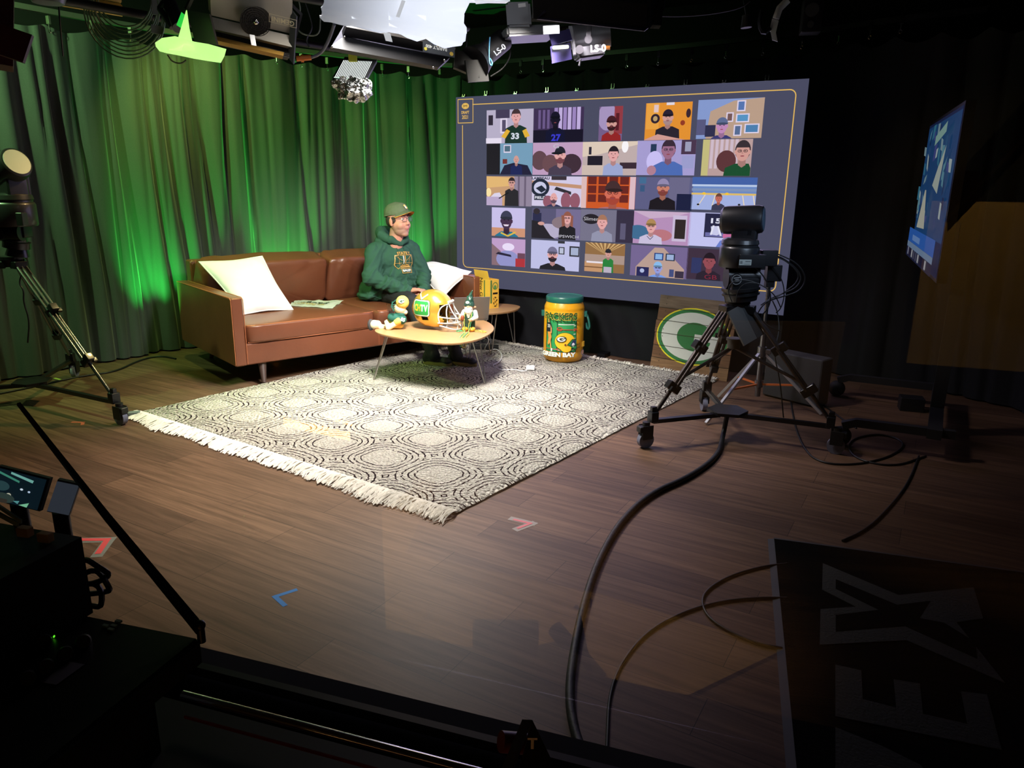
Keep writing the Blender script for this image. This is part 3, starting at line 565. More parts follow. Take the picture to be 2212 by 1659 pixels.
# ================================================================ RUG
def rug_mat():
    m = bpy.data.materials.new('woven_rug'); m.use_nodes = True; nt = m.node_tree; L = nt.links; N = nt.nodes.new; b = nt.nodes['Principled BSDF']
    tc = N('ShaderNodeTexCoord')
    def M(op, a, b2=None, c=None):
        n = N('ShaderNodeMath'); n.operation = op
        for i, v in enumerate((a, b2, c)):
            if v is None: continue
            if isinstance(v, (int, float)): n.inputs[i].default_value = v
            else: L.new(v, n.inputs[i])
        return n.outputs[0]
    nz = N('ShaderNodeTexNoise'); nz.inputs['Scale'].default_value = 5; nz.inputs['Detail'].default_value = 3; L.new(tc.outputs['Object'], nz.inputs['Vector'])
    sp = N('ShaderNodeSeparateXYZ'); L.new(tc.outputs['Object'], sp.inputs[0])
    wob = M('MULTIPLY', M('SUBTRACT', nz.outputs['Fac'], .5), .05)
    def cell(v, s):
        q = M('ADD', M('DIVIDE', v, s), .5); q = M('ADD', q, wob); return M('ABSOLUTE', M('SUBTRACT', M('FRACT', q), .5))
    fu, fv = cell(sp.outputs[0], .43), cell(sp.outputs[1], .41)
    r = M('POWER', M('ADD', M('POWER', fu, 2.9), M('POWER', fv, 2.9)), 1/2.9)
    # yarn loops
    vo = N('ShaderNodeTexVoronoi'); vo.inputs['Scale'].default_value = 50; vo.voronoi_dimensions = '2D'; L.new(tc.outputs['Object'], vo.inputs['Vector'])
    sc = N('ShaderNodeSeparateColor'); L.new(vo.outputs['Color'], sc.inputs[0])
    rj = M('ADD', r, M('MULTIPLY', M('SUBTRACT', sc.outputs[0], .5), .016))
    wave = M('SINE', M('MULTIPLY', M('SUBTRACT', rj, .27), 2*PI/.078))
    band = M('MULTIPLY', M('GREATER_THAN', wave, .70), M('GREATER_THAN', rj, .272))
    band = M('MULTIPLY', band, M('LESS_THAN', sc.outputs[1], .86))
    sc2 = N('ShaderNodeTexNoise'); sc2.inputs['Scale'].default_value = 90; sc2.inputs['Detail'].default_value = 2; L.new(tc.outputs['Object'], sc2.inputs['Vector'])
    fleck = M('GREATER_THAN', sc2.outputs['Fac'], .56)
    mx = N('ShaderNodeMixRGB'); mx.inputs[1].default_value = srgb(242, 237, 226); mx.inputs[2].default_value = srgb(186, 178, 168); L.new(M('MULTIPLY', fleck, .75), mx.inputs[0])
    m2 = N('ShaderNodeMixRGB'); m2.inputs[2].default_value = srgb(52, 36, 40); L.new(mx.outputs[0], m2.inputs[1]); L.new(band, m2.inputs[0])
    L.new(m2.outputs[0], b.inputs['Base Color']); b.inputs['Roughness'].default_value = .95; b.inputs['Specular IOR Level'].default_value = .1
    bp = N('ShaderNodeBump'); bp.inputs['Strength'].default_value = .9; bp.inputs['Distance'].default_value = .022; bp.invert = True
    L.new(vo.outputs['Distance'], bp.inputs['Height']); L.new(bp.outputs[0], b.inputs['Normal'])
    return m
NR, NL, FR, FL = Vector((-1.925, 2.794, 0)), Vector((-4.73, 2.975, 0)), Vector((-1.525, 6.09, 0)), Vector((-4.27, 6.41, 0))
rug = thing('area_rug', 'large cream and dark brown woven rug with shaggy fringe under the coffee table', 'rug', (-2.275, 3.139, 0), math.radians(-5.5))
g = []
for j in range(150):
    v = j/149; row = []
    for i in range(130):
        u = i/129
        p = (NR*(1-u)+NL*u)*(1-v)+(FR*(1-u)+FL*u)*v
        e = min(u, 1-u)*2.8; f = min(v, 1-v)*3.3; ed = min(e, f)
        z = .022*min(1, ed/.015+.45)+.003*noise.noise(p*40)+.004*noise.noise(p*3)
        wv = .006*noise.noise(p*14) if ed < .01 else 0
        row.append(Vector((p.x+wv, p.y+wv, z)))
    g.append(row)
mb = MB(); mb.sheet(g); bmesh.ops.solidify(mb.bm, geom=mb.bm.faces[:], thickness=-.016)
obj('rug_body', mb, rug_mat(), rug)
def fringe(a, b, out, n, ln, seed):
    random.seed(seed); mb = MB(); d = b-a
    for i in range(n):
        t = (i+random.random())/n; clump = noise.noise(Vector((t*34, seed, 0)))
        p = a+d*t+Vector((0, 0, .02)); L_ = ln*random.uniform(.7, 1.15)*(1+.25*noise.noise(Vector((t*9, 3, seed)))); sw = .5*clump+random.uniform(-.22, .22)
        o = (out+d.normalized()*sw).normalized(); c = random.uniform(-.02, .02); h = random.uniform(.004, .03)*(1+clump)
        q = [p-o*.01, p+o*L_*.3+Vector((0, 0, h*.6))+d.normalized()*c, p+o*L_*.65+Vector((0, 0, h*.1)), p+o*L_+Vector((0, 0, -.014+random.random()*.006))+d.normalized()*c]
        mb.tube(q, .0034, 3, smooth=1)
    return mb
M_fr = mat('cream_yarn', (238, 232, 220), .95, spec=.1, var=(30, .12))
o = obj('rug_fringe', fringe(NR, NL, Vector((-.07, -1, 0)), 1000, .125, 3), M_fr, rug, label='shaggy cream yarn fringe'); o['kind'] = 'stuff'
o = obj('rug_fringe', fringe(FR, FL, Vector((.13, 1, 0)), 480, .075, 9), M_fr, rug, label='shaggy cream yarn fringe'); o['kind'] = 'stuff'
random.seed(11)
# ================================================================ SOFA
def superbox(mb, c, size, e=.22, nu=36, nv=20, M=None, puff=0, wr=0, wsc=8, seed=0):
    """soft rounded box; puff bulges the broad faces, wr wrinkles them"""
    M = M or Matrix(); sg = lambda v, k: math.copysign(abs(v)**k, v); rings = []
    for j in range(nv+1):
        ph = -PI/2+PI*j/nv; ring = []
        for i in range(nu):
            th = 2*PI*i/nu
            x = sg(math.cos(ph), e)*sg(math.cos(th), e); y = sg(math.cos(ph), e)*sg(math.sin(th), e); z = sg(math.sin(ph), e)
            z *= 1+puff*(1-x*x)*(1-y*y)
            p = Vector((x*size[0]/2, y*size[1]/2, z*size[2]/2))
            if wr: p += p.normalized()*wr*noise.fractal(Vector((p.x*wsc, p.y*wsc, p.z*wsc+seed)), 1, 2, 3)
            ring.append(mb.bm.verts.new(M @ (Vector(c)+p)))
            if j in (0, nv): break
        rings.append(ring)
    for a, b in zip(rings, rings[1:]):
        n = nu
        for i in range(n):
            if len(a) == 1: mb.bm.faces.new((a[0], b[(i+1) % n], b[i]))
            elif len(b) == 1: mb.bm.faces.new((a[i], a[(i+1) % n], b[0]))
            else: mb.bm.faces.new((a[i], a[(i+1) % n], b[(i+1) % n], b[i]))
    return mb
M_lea = mat('cognac_leather', (112, 64, 43), .36, spec=.5, bump=(38, .16, .006), var=(5, .25))
M_leap = mat('leather_piping', (168, 100, 66), .4)
M_wal = mat('walnut_leg', (72, 56, 50), .4, var=(30, .2))
SA = math.radians(70.69); SO = Vector((-4.671, 3.778, 0)); SS = Vector((math.cos(SA), math.sin(SA), 0)); SD = Vector((-math.sin(SA), math.cos(SA), 0))
def sof(x, y, z): return SO+SS*x+SD*y+Vector((0, 0, z))
sofa = thing('leather_sofa', 'long cognac brown leather sofa with dark tapered legs on the edge of the rug', 'sofa', SO, SA)
LN, DP = 2.44, 1.30
mb = MB(); mb.box((LN/2, DP/2-.02, .26), (LN-.16, DP-.06, .17), bev=.022); obj('base', mb, M_lea, sofa, world=False)
for x in (.047, LN-.047):
    mb = MB(); mb.box((x, DP/2, .445), (.094, DP, .54), bev=.022); a = obj('arm', mb, M_lea, sofa, world=False)
    mb = MB()
    for q in (-.047, .047):
        mb.tube([(x+q, -.003, .19), (x+q, -.003, .70), (x+q*.96, .02, .716), (x+q, DP-.02, .712)], .0035, 6)
    p = obj('piping', mb, M_leap, a, world=False)
mb = MB(); mb.box((LN/2, 1.235, .55), (LN-.19, .13, .70), bev=.03); obj('back', mb, M_lea, sofa, world=False)
for k, (x0, x1) in enumerate(((.10, 1.268), (1.272, LN-.10))):
    mb = MB(); superbox(mb, ((x0+x1)/2, .42, .42), (x1-x0, .86, .15), e=.16, nu=72, nv=26, puff=.16, wr=.010, wsc=7, seed=k*9)
    c = obj('seat_cushion', mb, M_lea, sofa, world=False)
    mb = MB()
    for z in (.352, .487): mb.tube([(x0+.02, .03, z), (x0+.06, .003, z), (x1-.06, .003, z), (x1-.02, .03, z)], .004, 6, smooth=1)
    obj('piping', mb, M_leap, c, world=False)
for k, (x0, x1) in enumerate(((.105, 1.272), (1.276, LN-.105))):
    T = Matrix.Translation(((x0+x1)/2, 1.04, .69)) @ Matrix.Rotation(math.radians(-76), 4, 'X')
    mb = MB(); superbox(mb, (0, 0, 0), (x1-x0, .46, .27), e=.2, nu=80, nv=30, M=T, puff=.22, wr=.026, wsc=7, seed=20+k*7)
    c = obj('back_cushion', mb, M_lea, sofa, world=False)
    mb = MB(); hx = (x1-x0)/2-.015
    mb.tube([T @ Vector(p) for p in [(-hx, -.2, .1), (-hx, .2, .1), (-hx+.04, .225, .1), (hx-.04, .225, .1), (hx, .2, .1), (hx, -.2, .1)]], .004, 6, smooth=1)
    obj('piping', mb, M_leap, c, world=False)
for x, y in ((.24, .08), (2.2, .08), (.24, 1.15), (2.2, 1.15)):
    dx = -.03 if x < 1 else .03; dy = -.09 if y < 1 else .05
    mb = MB(); mb.cyl((x, y, .19), (x+dx, y+dy, .0 if y > 1 else .018), .036, .017, n=16); obj('leg', mb, M_wal, sofa, world=False)
mb = MB(); mb.tube([(1.285, .012, .185), (1.285, .006, .26), (1.285, .02, .34)], .002, 4); obj('seam', mb, M_leap, sofa, world=False)

def pillow(name, c4, th, label, seedn, material):
    """c4: four world corners (top left, top right, bottom right, bottom left)"""
    c4 = [Vector(c) for c in c4]; n = (c4[1]-c4[0]).cross(c4[3]-c4[0]).normalized(); N = 30
    t = thing(name, label, 'pillow', (c4[2]+c4[3])/2)
    mb = MB()
    for s in (1, -1):
        g = []
        for j in range(N+1):
            v = j/N; row = []
            for i in range(N+1):
                u = i/N; U, V = 2*u-1, 2*v-1
                pin = .06*(1-abs(U)**1.5)*(abs(V)**4); pin2 = .06*(1-abs(V)**1.5)*(abs(U)**4)
                uu = .5+U/2*(1-pin2*1.2); vv = .5+V/2*(1-pin*1.2)
                p = (c4[0]*(1-uu)+c4[1]*uu)*(1-vv)+(c4[3]*(1-uu)+c4[2]*uu)*vv
                h = th*((1-abs(U)**2.6)*(1-abs(V)**2.6))**.55
                h += .012*h/th*noise.fractal(Vector((u*4, v*4, seedn+s)), 1, 2, 2)
                row.append(p+n*s*h)
            g.append(row)
        mb.sheet(g)
    bmesh.ops.remove_doubles(mb.bm, verts=mb.bm.verts, dist=.0005)
    obj('cover', mb, material, t)
    def edge(a, b): return [a.lerp(b, k/8)+((sum(c4, Vector())/4)-(a.lerp(b, k/8)))*.075*(1-abs(2*k/8-1)**1.5) for k in range(8)]
    P = edge(c4[0], c4[1])+edge(c4[1], c4[2])+edge(c4[2], c4[3])+edge(c4[3], c4[0])
    mb = MB(); mb.tube(P, .006, 6, closed=True); obj('seam_edge', mb, material, t)
M_pil = mat('white_cotton', (232, 232, 228), .85, spec=.15, bump=(120, .15, .002))
pillow('throw_pillow', [sof(.06, .82, .92), sof(.60, .80, .94), sof(.685, .42, .505), sof(.25, .44, .505)], .075, 'square white throw pillow leaning in the left corner of the leather sofa', 2, M_pil)
q0 = sof(2.2, .35, 0)
pillow('throw_pillow', [sof(2.02, .62, .80), vpt(937, 567, sof(2.1, .62, 0)), vpt(1018, 587, sof(2.34, .25, 0)), vpt(955, 644, sof(2.2, .1, 0))+Vector((0, 0, .0))], .075, 'square white throw pillow tilted against the right arm of the leather sofa', 5, M_pil)
# printed white towel lying on the seat
tw = thing('rally_towel', 'white rally towel with green and gold print lying rumpled on the sofa seat', 'towel', sof(1.0, .55, .50))
c = [sof(.73, .62, 0), sof(.90, .85, 0), sof(1.27, .60, 0), sof(.97, .26, 0)]
def tz(u, v): return .512+.010*noise.noise(Vector((u*4, v*4, 1)))+.008*noise.noise(Vector((u*9, v*9, 4)))
def twp(u, v, h=0):
    p = (c[0]*(1-u)+c[1]*u)*(1-v)+(c[3]*(1-u)+c[2]*u)*v; w = .02*noise.noise(Vector((u*5, v*5, 9)))
    return Vector((p.x+w, p.y-w, tz(u, v)+h))
mb = MB(); mb.sheet([[twp(i/24, j/24) for i in range(25)] for j in range(25)], .004); obj('cloth', mb, M_pil, tw)
A = Art(.0006); A.k = 5; A.text('Packers', .56, .62, .30, (40, 66, 50), .004, .9, rot=PI*.5); A.text('GREEN BAY', .38, .60, .13, (196, 160, 70), .002, 1, rot=PI*.5); A.text('RALLY', .26, .62, .13, (196, 160, 70), .002, 1, rot=PI*.5)
A.cut(.08, 0); A.cut(.08, 1); A.place(lambda x, y, h: twp(x, 1-y, h+.003)); art_obj('print', A, tw, label='green and gold lettering')

# ================================================================ COFFEE TABLE AND SIDE TABLE
M_oak = mat('oak_veneer', (176, 134, 92), .38, var=(14, .12)); M_hair = mat('hairpin_steel', (176, 172, 166), .3, .9)
nt = M_oak.node_tree; mpn = nt.nodes.new('ShaderNodeMapping'); mpn.inputs['Scale'].default_value = (1, 9, 1)
for l in list(nt.links):
    if l.from_node.type == 'TEX_COORD' and l.to_node.type == 'TEX_NOISE': nt.links.remove(l)
tcn = [n for n in nt.nodes if n.type == 'TEX_COORD'][0]; nn = [n for n in nt.nodes if n.type == 'TEX_NOISE'][0]
nt.links.new(tcn.outputs['Object'], mpn.inputs[0]); nt.links.new(mpn.outputs[0], nn.inputs['Vector']); nn.inputs['Scale'].default_value = 6
def closed_curve(pts, k=5):
    n = len(pts); out = []
    for i in range(n):
        a, b, c, d = [Vector((*pts[(i+q) % n], 0)) for q in (-1, 0, 1, 2)]
        for j in range(k):
            t = j/k; p = .5*((2*b)+(c-a)*t+(2*a-5*b+4*c-d)*t*t+(3*b-a-3*c+d)*t**3); out.append((p.x, p.y))
    return out
def table(label, poly, z, feet, cz):
    pl = closed_curve(poly); cx = sum(p[0] for p in pl)/len(pl); cy = sum(p[1] for p in pl)/len(pl)
    t = thing('coffee_table' if cz else 'side_table', label, 'table', (cx, cy, 0))
    mb = MB(); sh = [(cx+(x-cx)*.965, cy+(y-cy)*.965) for x, y in pl]; n = len(pl)
    lv = [(sh, z-.022), (pl, z-.009), (pl, z-.002), ([(cx+(x-cx)*.995, cy+(y-cy)*.995) for x, y in pl], z)]
    R = [[mb.bm.verts.new((x, y, zz)) for x, y in P] for P, zz in lv]
    for a, b in zip(R, R[1:]):
        for i in range(n): mb.bm.faces.new((a[i], a[(i+1) % n], b[(i+1) % n], b[i]))
    mb.bm.faces.new(R[0][::-1]); mb.bm.faces.new(R[-1]); obj('table_top', mb, M_oak, t, angle=30)
    for fx, fy in feet:
        f = Vector((fx, fy, .024 if cz else .004)); top = Vector((cx+(fx-cx)*.78, cy+(fy-cy)*.78, z-.022)); sd = (f-top).cross(Vector((0, 0, 1))).normalized()
        mb = MB(); mb.tube([top+sd*.055, top.lerp(f, .5)+sd*.03, f+sd*.006, f-sd*.006, top.lerp(f, .5)-sd*.03, top-sd*.055], .0055, 8)
        mb.box(top+Vector((0, 0, -.001)), (.12, .04, .004), rz=math.atan2(sd.y, sd.x)); obj('leg', mb, M_hair, t)
    return t
TZ = .43
table('rounded oak coffee table on thin steel hairpin legs holding the helmet and gnome', [(-3.90, 4.53), (-3.63, 4.43), (-3.16, 4.45), (-3.03, 4.70), (-3.11, 5.07), (-3.30, 5.33), (-3.52, 5.45), (-3.72, 5.36), (-3.87, 5.08), (-3.96, 4.75)], TZ, [(-3.912, 4.511), (-3.078, 4.897), (-3.521, 5.346)], 1)
ST = .42
table('small oak side table with hairpin legs beside the right sofa arm under the yellow box', [(-3.55, 6.29), (-3.50, 6.04), (-3.62, 5.80), (-3.78, 5.72), (-3.93, 5.83), (-4.0, 6.08), (-3.88, 6.30), (-3.70, 6.37)], ST, [(-3.66, 6.38), (-3.62, 5.86), (-3.97, 6.25)], 0)

# ================================================================ YELLOW CARTON on the side table
b0 = gpt(1057, 667, ST); ex = (gpt(1081, 664, ST)-b0); ex.z = 0; ex = ex.normalized(); ey = Vector((-ex.y, ex.x, 0)); BW, BD, BH = .115, .21, .275
bx = thing('beer_carton', 'yellow printed beer carton with open flap standing on the side table', 'box', b0+ex*BW/2+ey*BD/2, math.atan2(ex.y, ex.x))
M_cart = mat('yellow_cardboard', (226, 178, 62), .7, var=(12, .08))
mb = MB(); hw, hd = BW/2, BD/2
for c_, s_ in (((0, -hd, BH/2), (BW, .004, BH)), ((0, hd, BH/2), (BW, .004, BH)), ((-hw, 0, BH/2), (.004, BD, BH)), ((hw, 0, BH/2), (.004, BD, BH)), ((0, 0, .003), (BW, BD, .006))): mb.box(c_, s_)
obj('carton_body', mb, M_cart, bx, smooth=False, world=False)
mb = MB(); mb.slab((-hw, -hd, BH), (-hw, hd, BH), (-hw-.02, -hd+.01, BH+.085), .003).slab((-hw, hd, BH), (hw, hd, BH), (-hw, hd+.03, BH+.05), .003).slab((-hw+.01, -hd, BH), (hw-.01, -hd, BH), (-hw+.01, -hd+.05, BH-.04), .003)
obj('flap', mb, M_cart, bx, smooth=False, world=False)
W = WM(bx)
A = Art(); A.rect(-.046, .05, -.028, .272, (60, 110, 60)); A.ring(.012, .215, .034, .036, .008, (70, 120, 60)); A.ell(.010, .205, .016, .018, (90, 140, 70)); A.rect(-.018, .135, .042, .152, (20, 14, 12))
for k in range(7): A.ell(.012+.02*math.sin(k*2.1), .02+.014*k, .012, .006, (150, 110, 30) if k % 2 else (60, 44, 24), rot=k)
A.place(lambda x, y, h: W @ Vector((x, -hd-.0022-h, y))); art_obj('front_print', A, bx, label='green emblem, handle hole and hop print')
A = Art(); A.text('New Glarus', .0, .0, .062, (70, 56, 30), .001, rot=-PI/2); A.rect(.045, -.13, .06, .13, (60, 110, 60))
A.place(lambda x, y, h: W @ Vector((-hw-.0022-h, .02-x, BH/2+y))); art_obj('side_print', A, bx, label='dark lettering and green stripe')

# ================================================================ FOOTBALL HELMET
def drawG(A, cx, cy, rx, ry, g=(30, 110, 66), w=(240, 240, 236), y=(250, 214, 50), rot=0, rim=True):
    if rim: A.ell(cx, cy, rx, ry, y, 40); A.ell(cx, cy, rx*.965, ry*.955, g, 40)
    A.ell(cx, cy, rx*.86, ry*.84, w, 40); A.ell(cx+rx*.06, cy, rx*.48, ry*.50, g, 32)
    A.poly([(cx+rx*.30, cy+ry*.08), (cx+rx*.93, cy+ry*.08), (cx+rx*.80, cy+ry*.50), (cx+rx*.52, cy+ry*.44)], g)
    A.poly([(cx+rx*.06, cy+ry*.10), (cx+rx*.84, cy+ry*.10), (cx+rx*.80, cy-ry*.24), (cx+rx*.50, cy-ry*.36), (cx+rx*.50, cy-ry*.12), (cx+rx*.06, cy-ry*.12)], w)
HC = gpt(930, 713, TZ)+Vector((-.02, .07, 0)); HA = math.radians(30-16)
hel = thing('football_helmet', 'metallic gold football helmet with grey face mask and television decal on the coffee table', 'helmet', (HC.x, HC.y, TZ), HA)
HW = WM(hel); rx_, ry_, rz_ = .172, .135, .158; HZ = .165
M_gold = mat('metallic_gold_paint', (222, 178, 72), .25, .6, coat=.7); M_mask = mat('mask_grey', (196, 200, 200), .35); M_pad = mat('helmet_padding', (70, 72, 74), .7)
bm = bmesh.new(); bmesh.ops.create_uvsphere(bm, u_segments=72, v_segments=48, radius=1)
dele = []
for v in bm.verts:
    x, y, z = v.co; bulge = 1.0+.04*max(0, -x)*(1 if z > -.3 else .5)
    v.co = Vector((x*rx_*bulge, y*ry_, z*rz_))*(1+.014*math.sin(x*6+1)*math.cos(z*7)*abs(y))
for f in bm.faces:
    c_ = f.calc_center_median(); a = math.degrees(abs(math.atan2(c_.y/ry_, c_.x/rx_))); z = c_.z/rz_
    if (a < 57-34*max(0, -z-.1) and z < .30 and z > -.60) or (a < 38 and z <= -.60) or z < -.86: dele.append(f)
    elif 90 < a < 112 and -.50 < z < -.20: dele.append(f)       # ear hole
bmesh.ops.delete(bm, geom=dele, context='FACES')
for v in bm.verts:
    if v.co.z < -.3*rz_ and v.co.x > -.2*rx_: v.co.x += .035*(-v.co.z/rz_-.3)   # jaw flap swept forward
    v.co.z += HZ
bmesh.ops.solidify(bm, geom=bm.faces[:], thickness=.008)
obj('shell', bm, M_gold, hel, world=False, angle=60)
mb = MB(); mb.sph((-.012, 0, HZ+.01), (rx_*.84, ry_*.82, rz_*.82), 20); bmesh.ops.delete(mb.bm, geom=[f for f in mb.bm.faces if f.calc_center_median().x > .035 or f.calc_center_median().z < .06], context='FACES'); bmesh.ops.solidify(mb.bm, geom=mb.bm.faces[:], thickness=.01)
obj('padding', mb, M_pad, hel, world=False)
mb = MB()
def arc(z, xo, w, x0, z0, n=16): return [(x0+(xo-x0)*math.sin(PI*k/n)**.6, -w*math.cos(PI*k/n), z0+(z-z0)*math.sin(PI*k/n)**.8) for k in range(n+1)]
for z, xo, x0, z0 in ((.012, .235, .10, .05), (.075, .25, .085, .07), (.105, .235, .095, .12)): mb.tube(arc(z, xo, .118, x0, z0), .0052, 8)
for y in (-.045, .045): mb.tube([(.150, y*.9, .215), (.185, y, .15), (.235, y*1.05, .09), (.225, y*1.05, .015)], .005, 8, smooth=1)
for s_ in (-1, 1):
    mb.tube([(.13, s_*.072, .212), (.10, s_*.102, .19), (.085, s_*.118, .13), (.10, s_*.12, .075)], .005, 8, smooth=1)
    mb.tube([(.15, s_*.07, .208), (.145, s_*.09, .15), (.165, s_*.10, .085), (.15, s_*.1, .03)], .005, 8, smooth=1)
mb.tube([(.13, -.072, .212), (.158, -.04, .218), (.162, 0, .22), (.158, .04, .218), (.13, .072, .212)], .005, 8, smooth=1)
obj('face_mask', mb, M_mask, hel, world=False)
mb = MB(); mb.tube([(.150, -.05, .232), (.163, -.02, .236), (.164, .02, .236), (.150, .05, .232)], .011, 8, smooth=1); obj('front_bumper', mb, M_pil, hel, world=False, label='white bumper above the mask')
def hmap(x, z, h):
    zz = z-HZ; q = max(.02, 1-(x/rx_)**2-(zz/rz_)**2); return HW @ Vector((x, -(ry_+.004)*math.sqrt(q)-.002-h, z))
A = Art(.0005)
def rrect(cx, cy, w, h, r, n=5):
    P = []
    for sx, sy, a0 in ((1, 1, 0), (-1, 1, PI/2), (-1, -1, PI), (1, -1, 1.5*PI)):
        for k in range(n+1): a = a0+k*PI/2/n; P.append((cx+sx*(w/2-r)+r*math.cos(a), cy+sy*(h/2-r)+r*math.sin(a)))
    return P
cx_, cz_ = -.050, .150
A.line([(cx_+.00, cz_+.058), (cx_-.025, cz_+.088)], .009, (214, 224, 190)); A.line([(cx_, cz_+.058), (cx_+.036, cz_+.085)], .009, (214, 224, 190))
A.poly(rrect(cx_, cz_, .132, .108, .02), (30, 60, 44)); A.poly(rrect(cx_, cz_, .126, .102, .018), (214, 220, 204)); A.poly(rrect(cx_, cz_, .112, .088, .014), (36, 140, 62))
for i, (chh, col) in enumerate((('C', (246, 190, 50)), ('H', (250, 150, 30)), ('T', (246, 246, 240)), ('V', (240, 240, 190)))): A.text(chh, cx_-.038+.0255*i, cz_, .058, col, .0022, .62)
A.cut(.015, 0); A.cut(.015, 1); A.place(lambda x, z, h: hmap(-.056+(x+.050)*1.24, .185+(z-.150)*1.24, h)); art_obj('television_decal', A, hel, label='green and white television shaped decal with lettering')

# ================================================================ PLUSH DOLL
DQ = gpt(850, 712, TZ)+Vector((-.02, .03, 0))
M_teal = mat('teal_jersey', (26, 88, 76), .8, bump=(90, .2, .002)); M_crm = mat('cream_plush', (226, 212, 180), .9, bump=(160, .3, .002)); M_yel = mat('yellow_felt', (232, 190, 92), .85, bump=(120, .2, .002)); M_sole = mat('dark_grey_felt', (74, 70, 72), .9)
doll = thing('plush_player', 'plush football player doll numbered 85 slumped on the table end with legs out left', 'doll', (DQ.x, DQ.y, TZ))
def zb(x, y, back=0):                       # region of the table top close-up -> world on the doll's plane
    return vpt(780+x/7.135, 600+y/7.135, DQ)+Vector((-.5, .866, 0))*back
PXM = (zb(100, 0)-zb(0, 0)).length/100
def Z(v): return v*PXM
obj('torso', blob([('c', zb(470, 610), Z(66), zb(620, 640), Z(84)), ('e', zb(600, 560), (Z(80), Z(60), Z(60)))], .004, 6), M_teal, doll)
obj('sleeve', blob([('c', zb(660, 640, -.035), Z(52), zb(590, 650, -.04), Z(50))], .004, 4), M_teal, doll)
obj('sleeve_stripe', blob([('c', zb(592, 652, -.045), Z(54), zb(560, 670, -.045), Z(50))], .004, 3), M_yel, doll, label='yellow sleeve band')
obj('arm', blob([('c', zb(545, 685, -.043), Z(44), zb(440, 755, -.05), Z(40)), ('c', zb(430, 760, -.05), Z(36), zb(385, 660, -.045), Z(16)), ('c', zb(440, 700, -.05), Z(20), zb(405, 640, -.045), Z(12))], .004, 4), M_crm, doll)
obj('trousers', blob([('c', zb(600, 730), Z(58), zb(470, 740), Z(52)), ('c', zb(470, 720, .03), Z(42), zb(395, 690, .03), Z(36))], .004, 5), M_yel, doll)
obj('leg', blob([('c', zb(380, 760), Z(36), zb(300, 760), Z(50)), ('c', zb(250, 720), Z(66), zb(200, 720), Z(72))], .004, 5), M_crm, doll)
obj('shoe_sole', blob([('e', zb(150, 725), (Z(46), Z(60), Z(92)))], .004, 4), M_sole, doll, label='dark grey sole')
obj('head', blob([('e', zb(600, 470), (Z(100), Z(80), Z(90))), ('c', zb(620, 500), Z(70), zb(680, 530), Z(40))], .004, 6), M_crm, doll)
obj('helmet', blob([('e', zb(640, 375, -.01), (Z(104), Z(100), Z(106)))], .004, 6), M_yel, doll, label='yellow felt helmet with G emblem')
mb = MB()
for pts in ([(560, 320), (500, 370), (490, 430), (540, 440)], [(545, 400), (490, 400), (480, 440), (530, 480)], [(500, 350), (485, 420), (520, 500)]): mb.tube([zb(x, y, -.055) for x, y in pts], Z(7), 6, smooth=2)
obj('face_mask', mb, M_teal, doll)
dn = Vector((FW.x, FW.y, 0)).normalized(); dm = plane_map((0, 0, 0), RT, (0, 0, 1))
def dflat(cx, cy, off, rot=0):
    O = zb(cx, cy, off)
    return lambda x, y, h: O+RT*(x*math.cos(rot)-y*math.sin(rot))*PXM+Vector((0, 0, 1))*(x*math.sin(rot)+y*math.cos(rot))*PXM-dn*h
A = Art(); drawG(A, 0, 0, 48, 34, g=(30, 80, 60), y=(250, 250, 250)); A.place(dflat(640, 345, -.066, .1)); art_obj('emblem', A, doll)
A = Art(); A.text('85', 0, 0, 78, (236, 236, 230), 2.5, .9); A.place(dflat(668, 618, -.088, -.35)); art_obj('number', A, doll, label='white number 85')
# ================================================================ PINT GLASS behind the doll
pg = gpt(846, 700, TZ)+Vector((-.06, .10, 0))
M_glass = mat('clear_glass', (235, 240, 240), .03, trans=1)
g_ = thing('pint_glass', 'clear pint glass with dark printed logo behind the plush doll', 'glass', (pg.x-.02, pg.y, TZ))
mb = MB(); mb.lathe([(0, .002), (.030, .002), (.041, .15), (.0385, .15), (.028, .012), (0, .012)], n=28); obj('tumbler', mb, M_glass, g_, world=False)
A = Art(); A.text('ME', 0, .0, .05, (40, 30, 30), .002, .8); A.rect(-.02, -.028, .02, -.02, (200, 90, 40)); A.cut(.006)
Wg = WM(g_); base = math.atan2(-pg.y, -pg.x)
A.place(lambda x, y, h: Wg @ Vector(((.0385+h+.001)*math.cos(base+x/.038), (.0385+h+.001)*math.sin(base+x/.038), .085+y))); art_obj('logo_print', A, g_)
# ================================================================ LAPTOP
lt = thing('laptop', 'open grey laptop seen from behind on the right of the coffee table', 'laptop', gpt(1010, 690, TZ))
M_alu = mat('laptop_aluminium', (112, 106, 100), .4, .5); a_, b_ = gpt(979, 694, TZ)+Vector((0, 0, .016)), gpt(1042, 692, TZ)+Vector((0, 0, .016))
e_ = (b_-a_); e_.z = 0; e_ = e_.normalized()*.31; b_ = a_+e_; nrm = Vector((e_.y, -e_.x, 0)).normalized()   # towards the camera side
up_ = nrm*.065+Vector((0, 0, .20))
mb = MB(); mb.slab(a_, b_, a_+up_, .006); obj('lid', mb, M_alu, lt, smooth=False)
mb = MB(); mb.slab(a_-Vector((0, 0, .014)), b_-Vector((0, 0, .014)), a_-nrm*.205-Vector((0, 0, .014)), .012); obj('keyboard_base', mb, M_alu, lt, smooth=False)
mb = MB(); mb.slab(a_+up_*.06-nrm*.008+e_*.03, a_+up_*.06-nrm*.008+e_*.97, a_+up_*.95-nrm*.008+e_*.03, .0015); obj('screen', mb, mat('laptop_screen', (10, 10, 12), .2, emit=(120, 130, 150), estr=.6), lt, smooth=False)
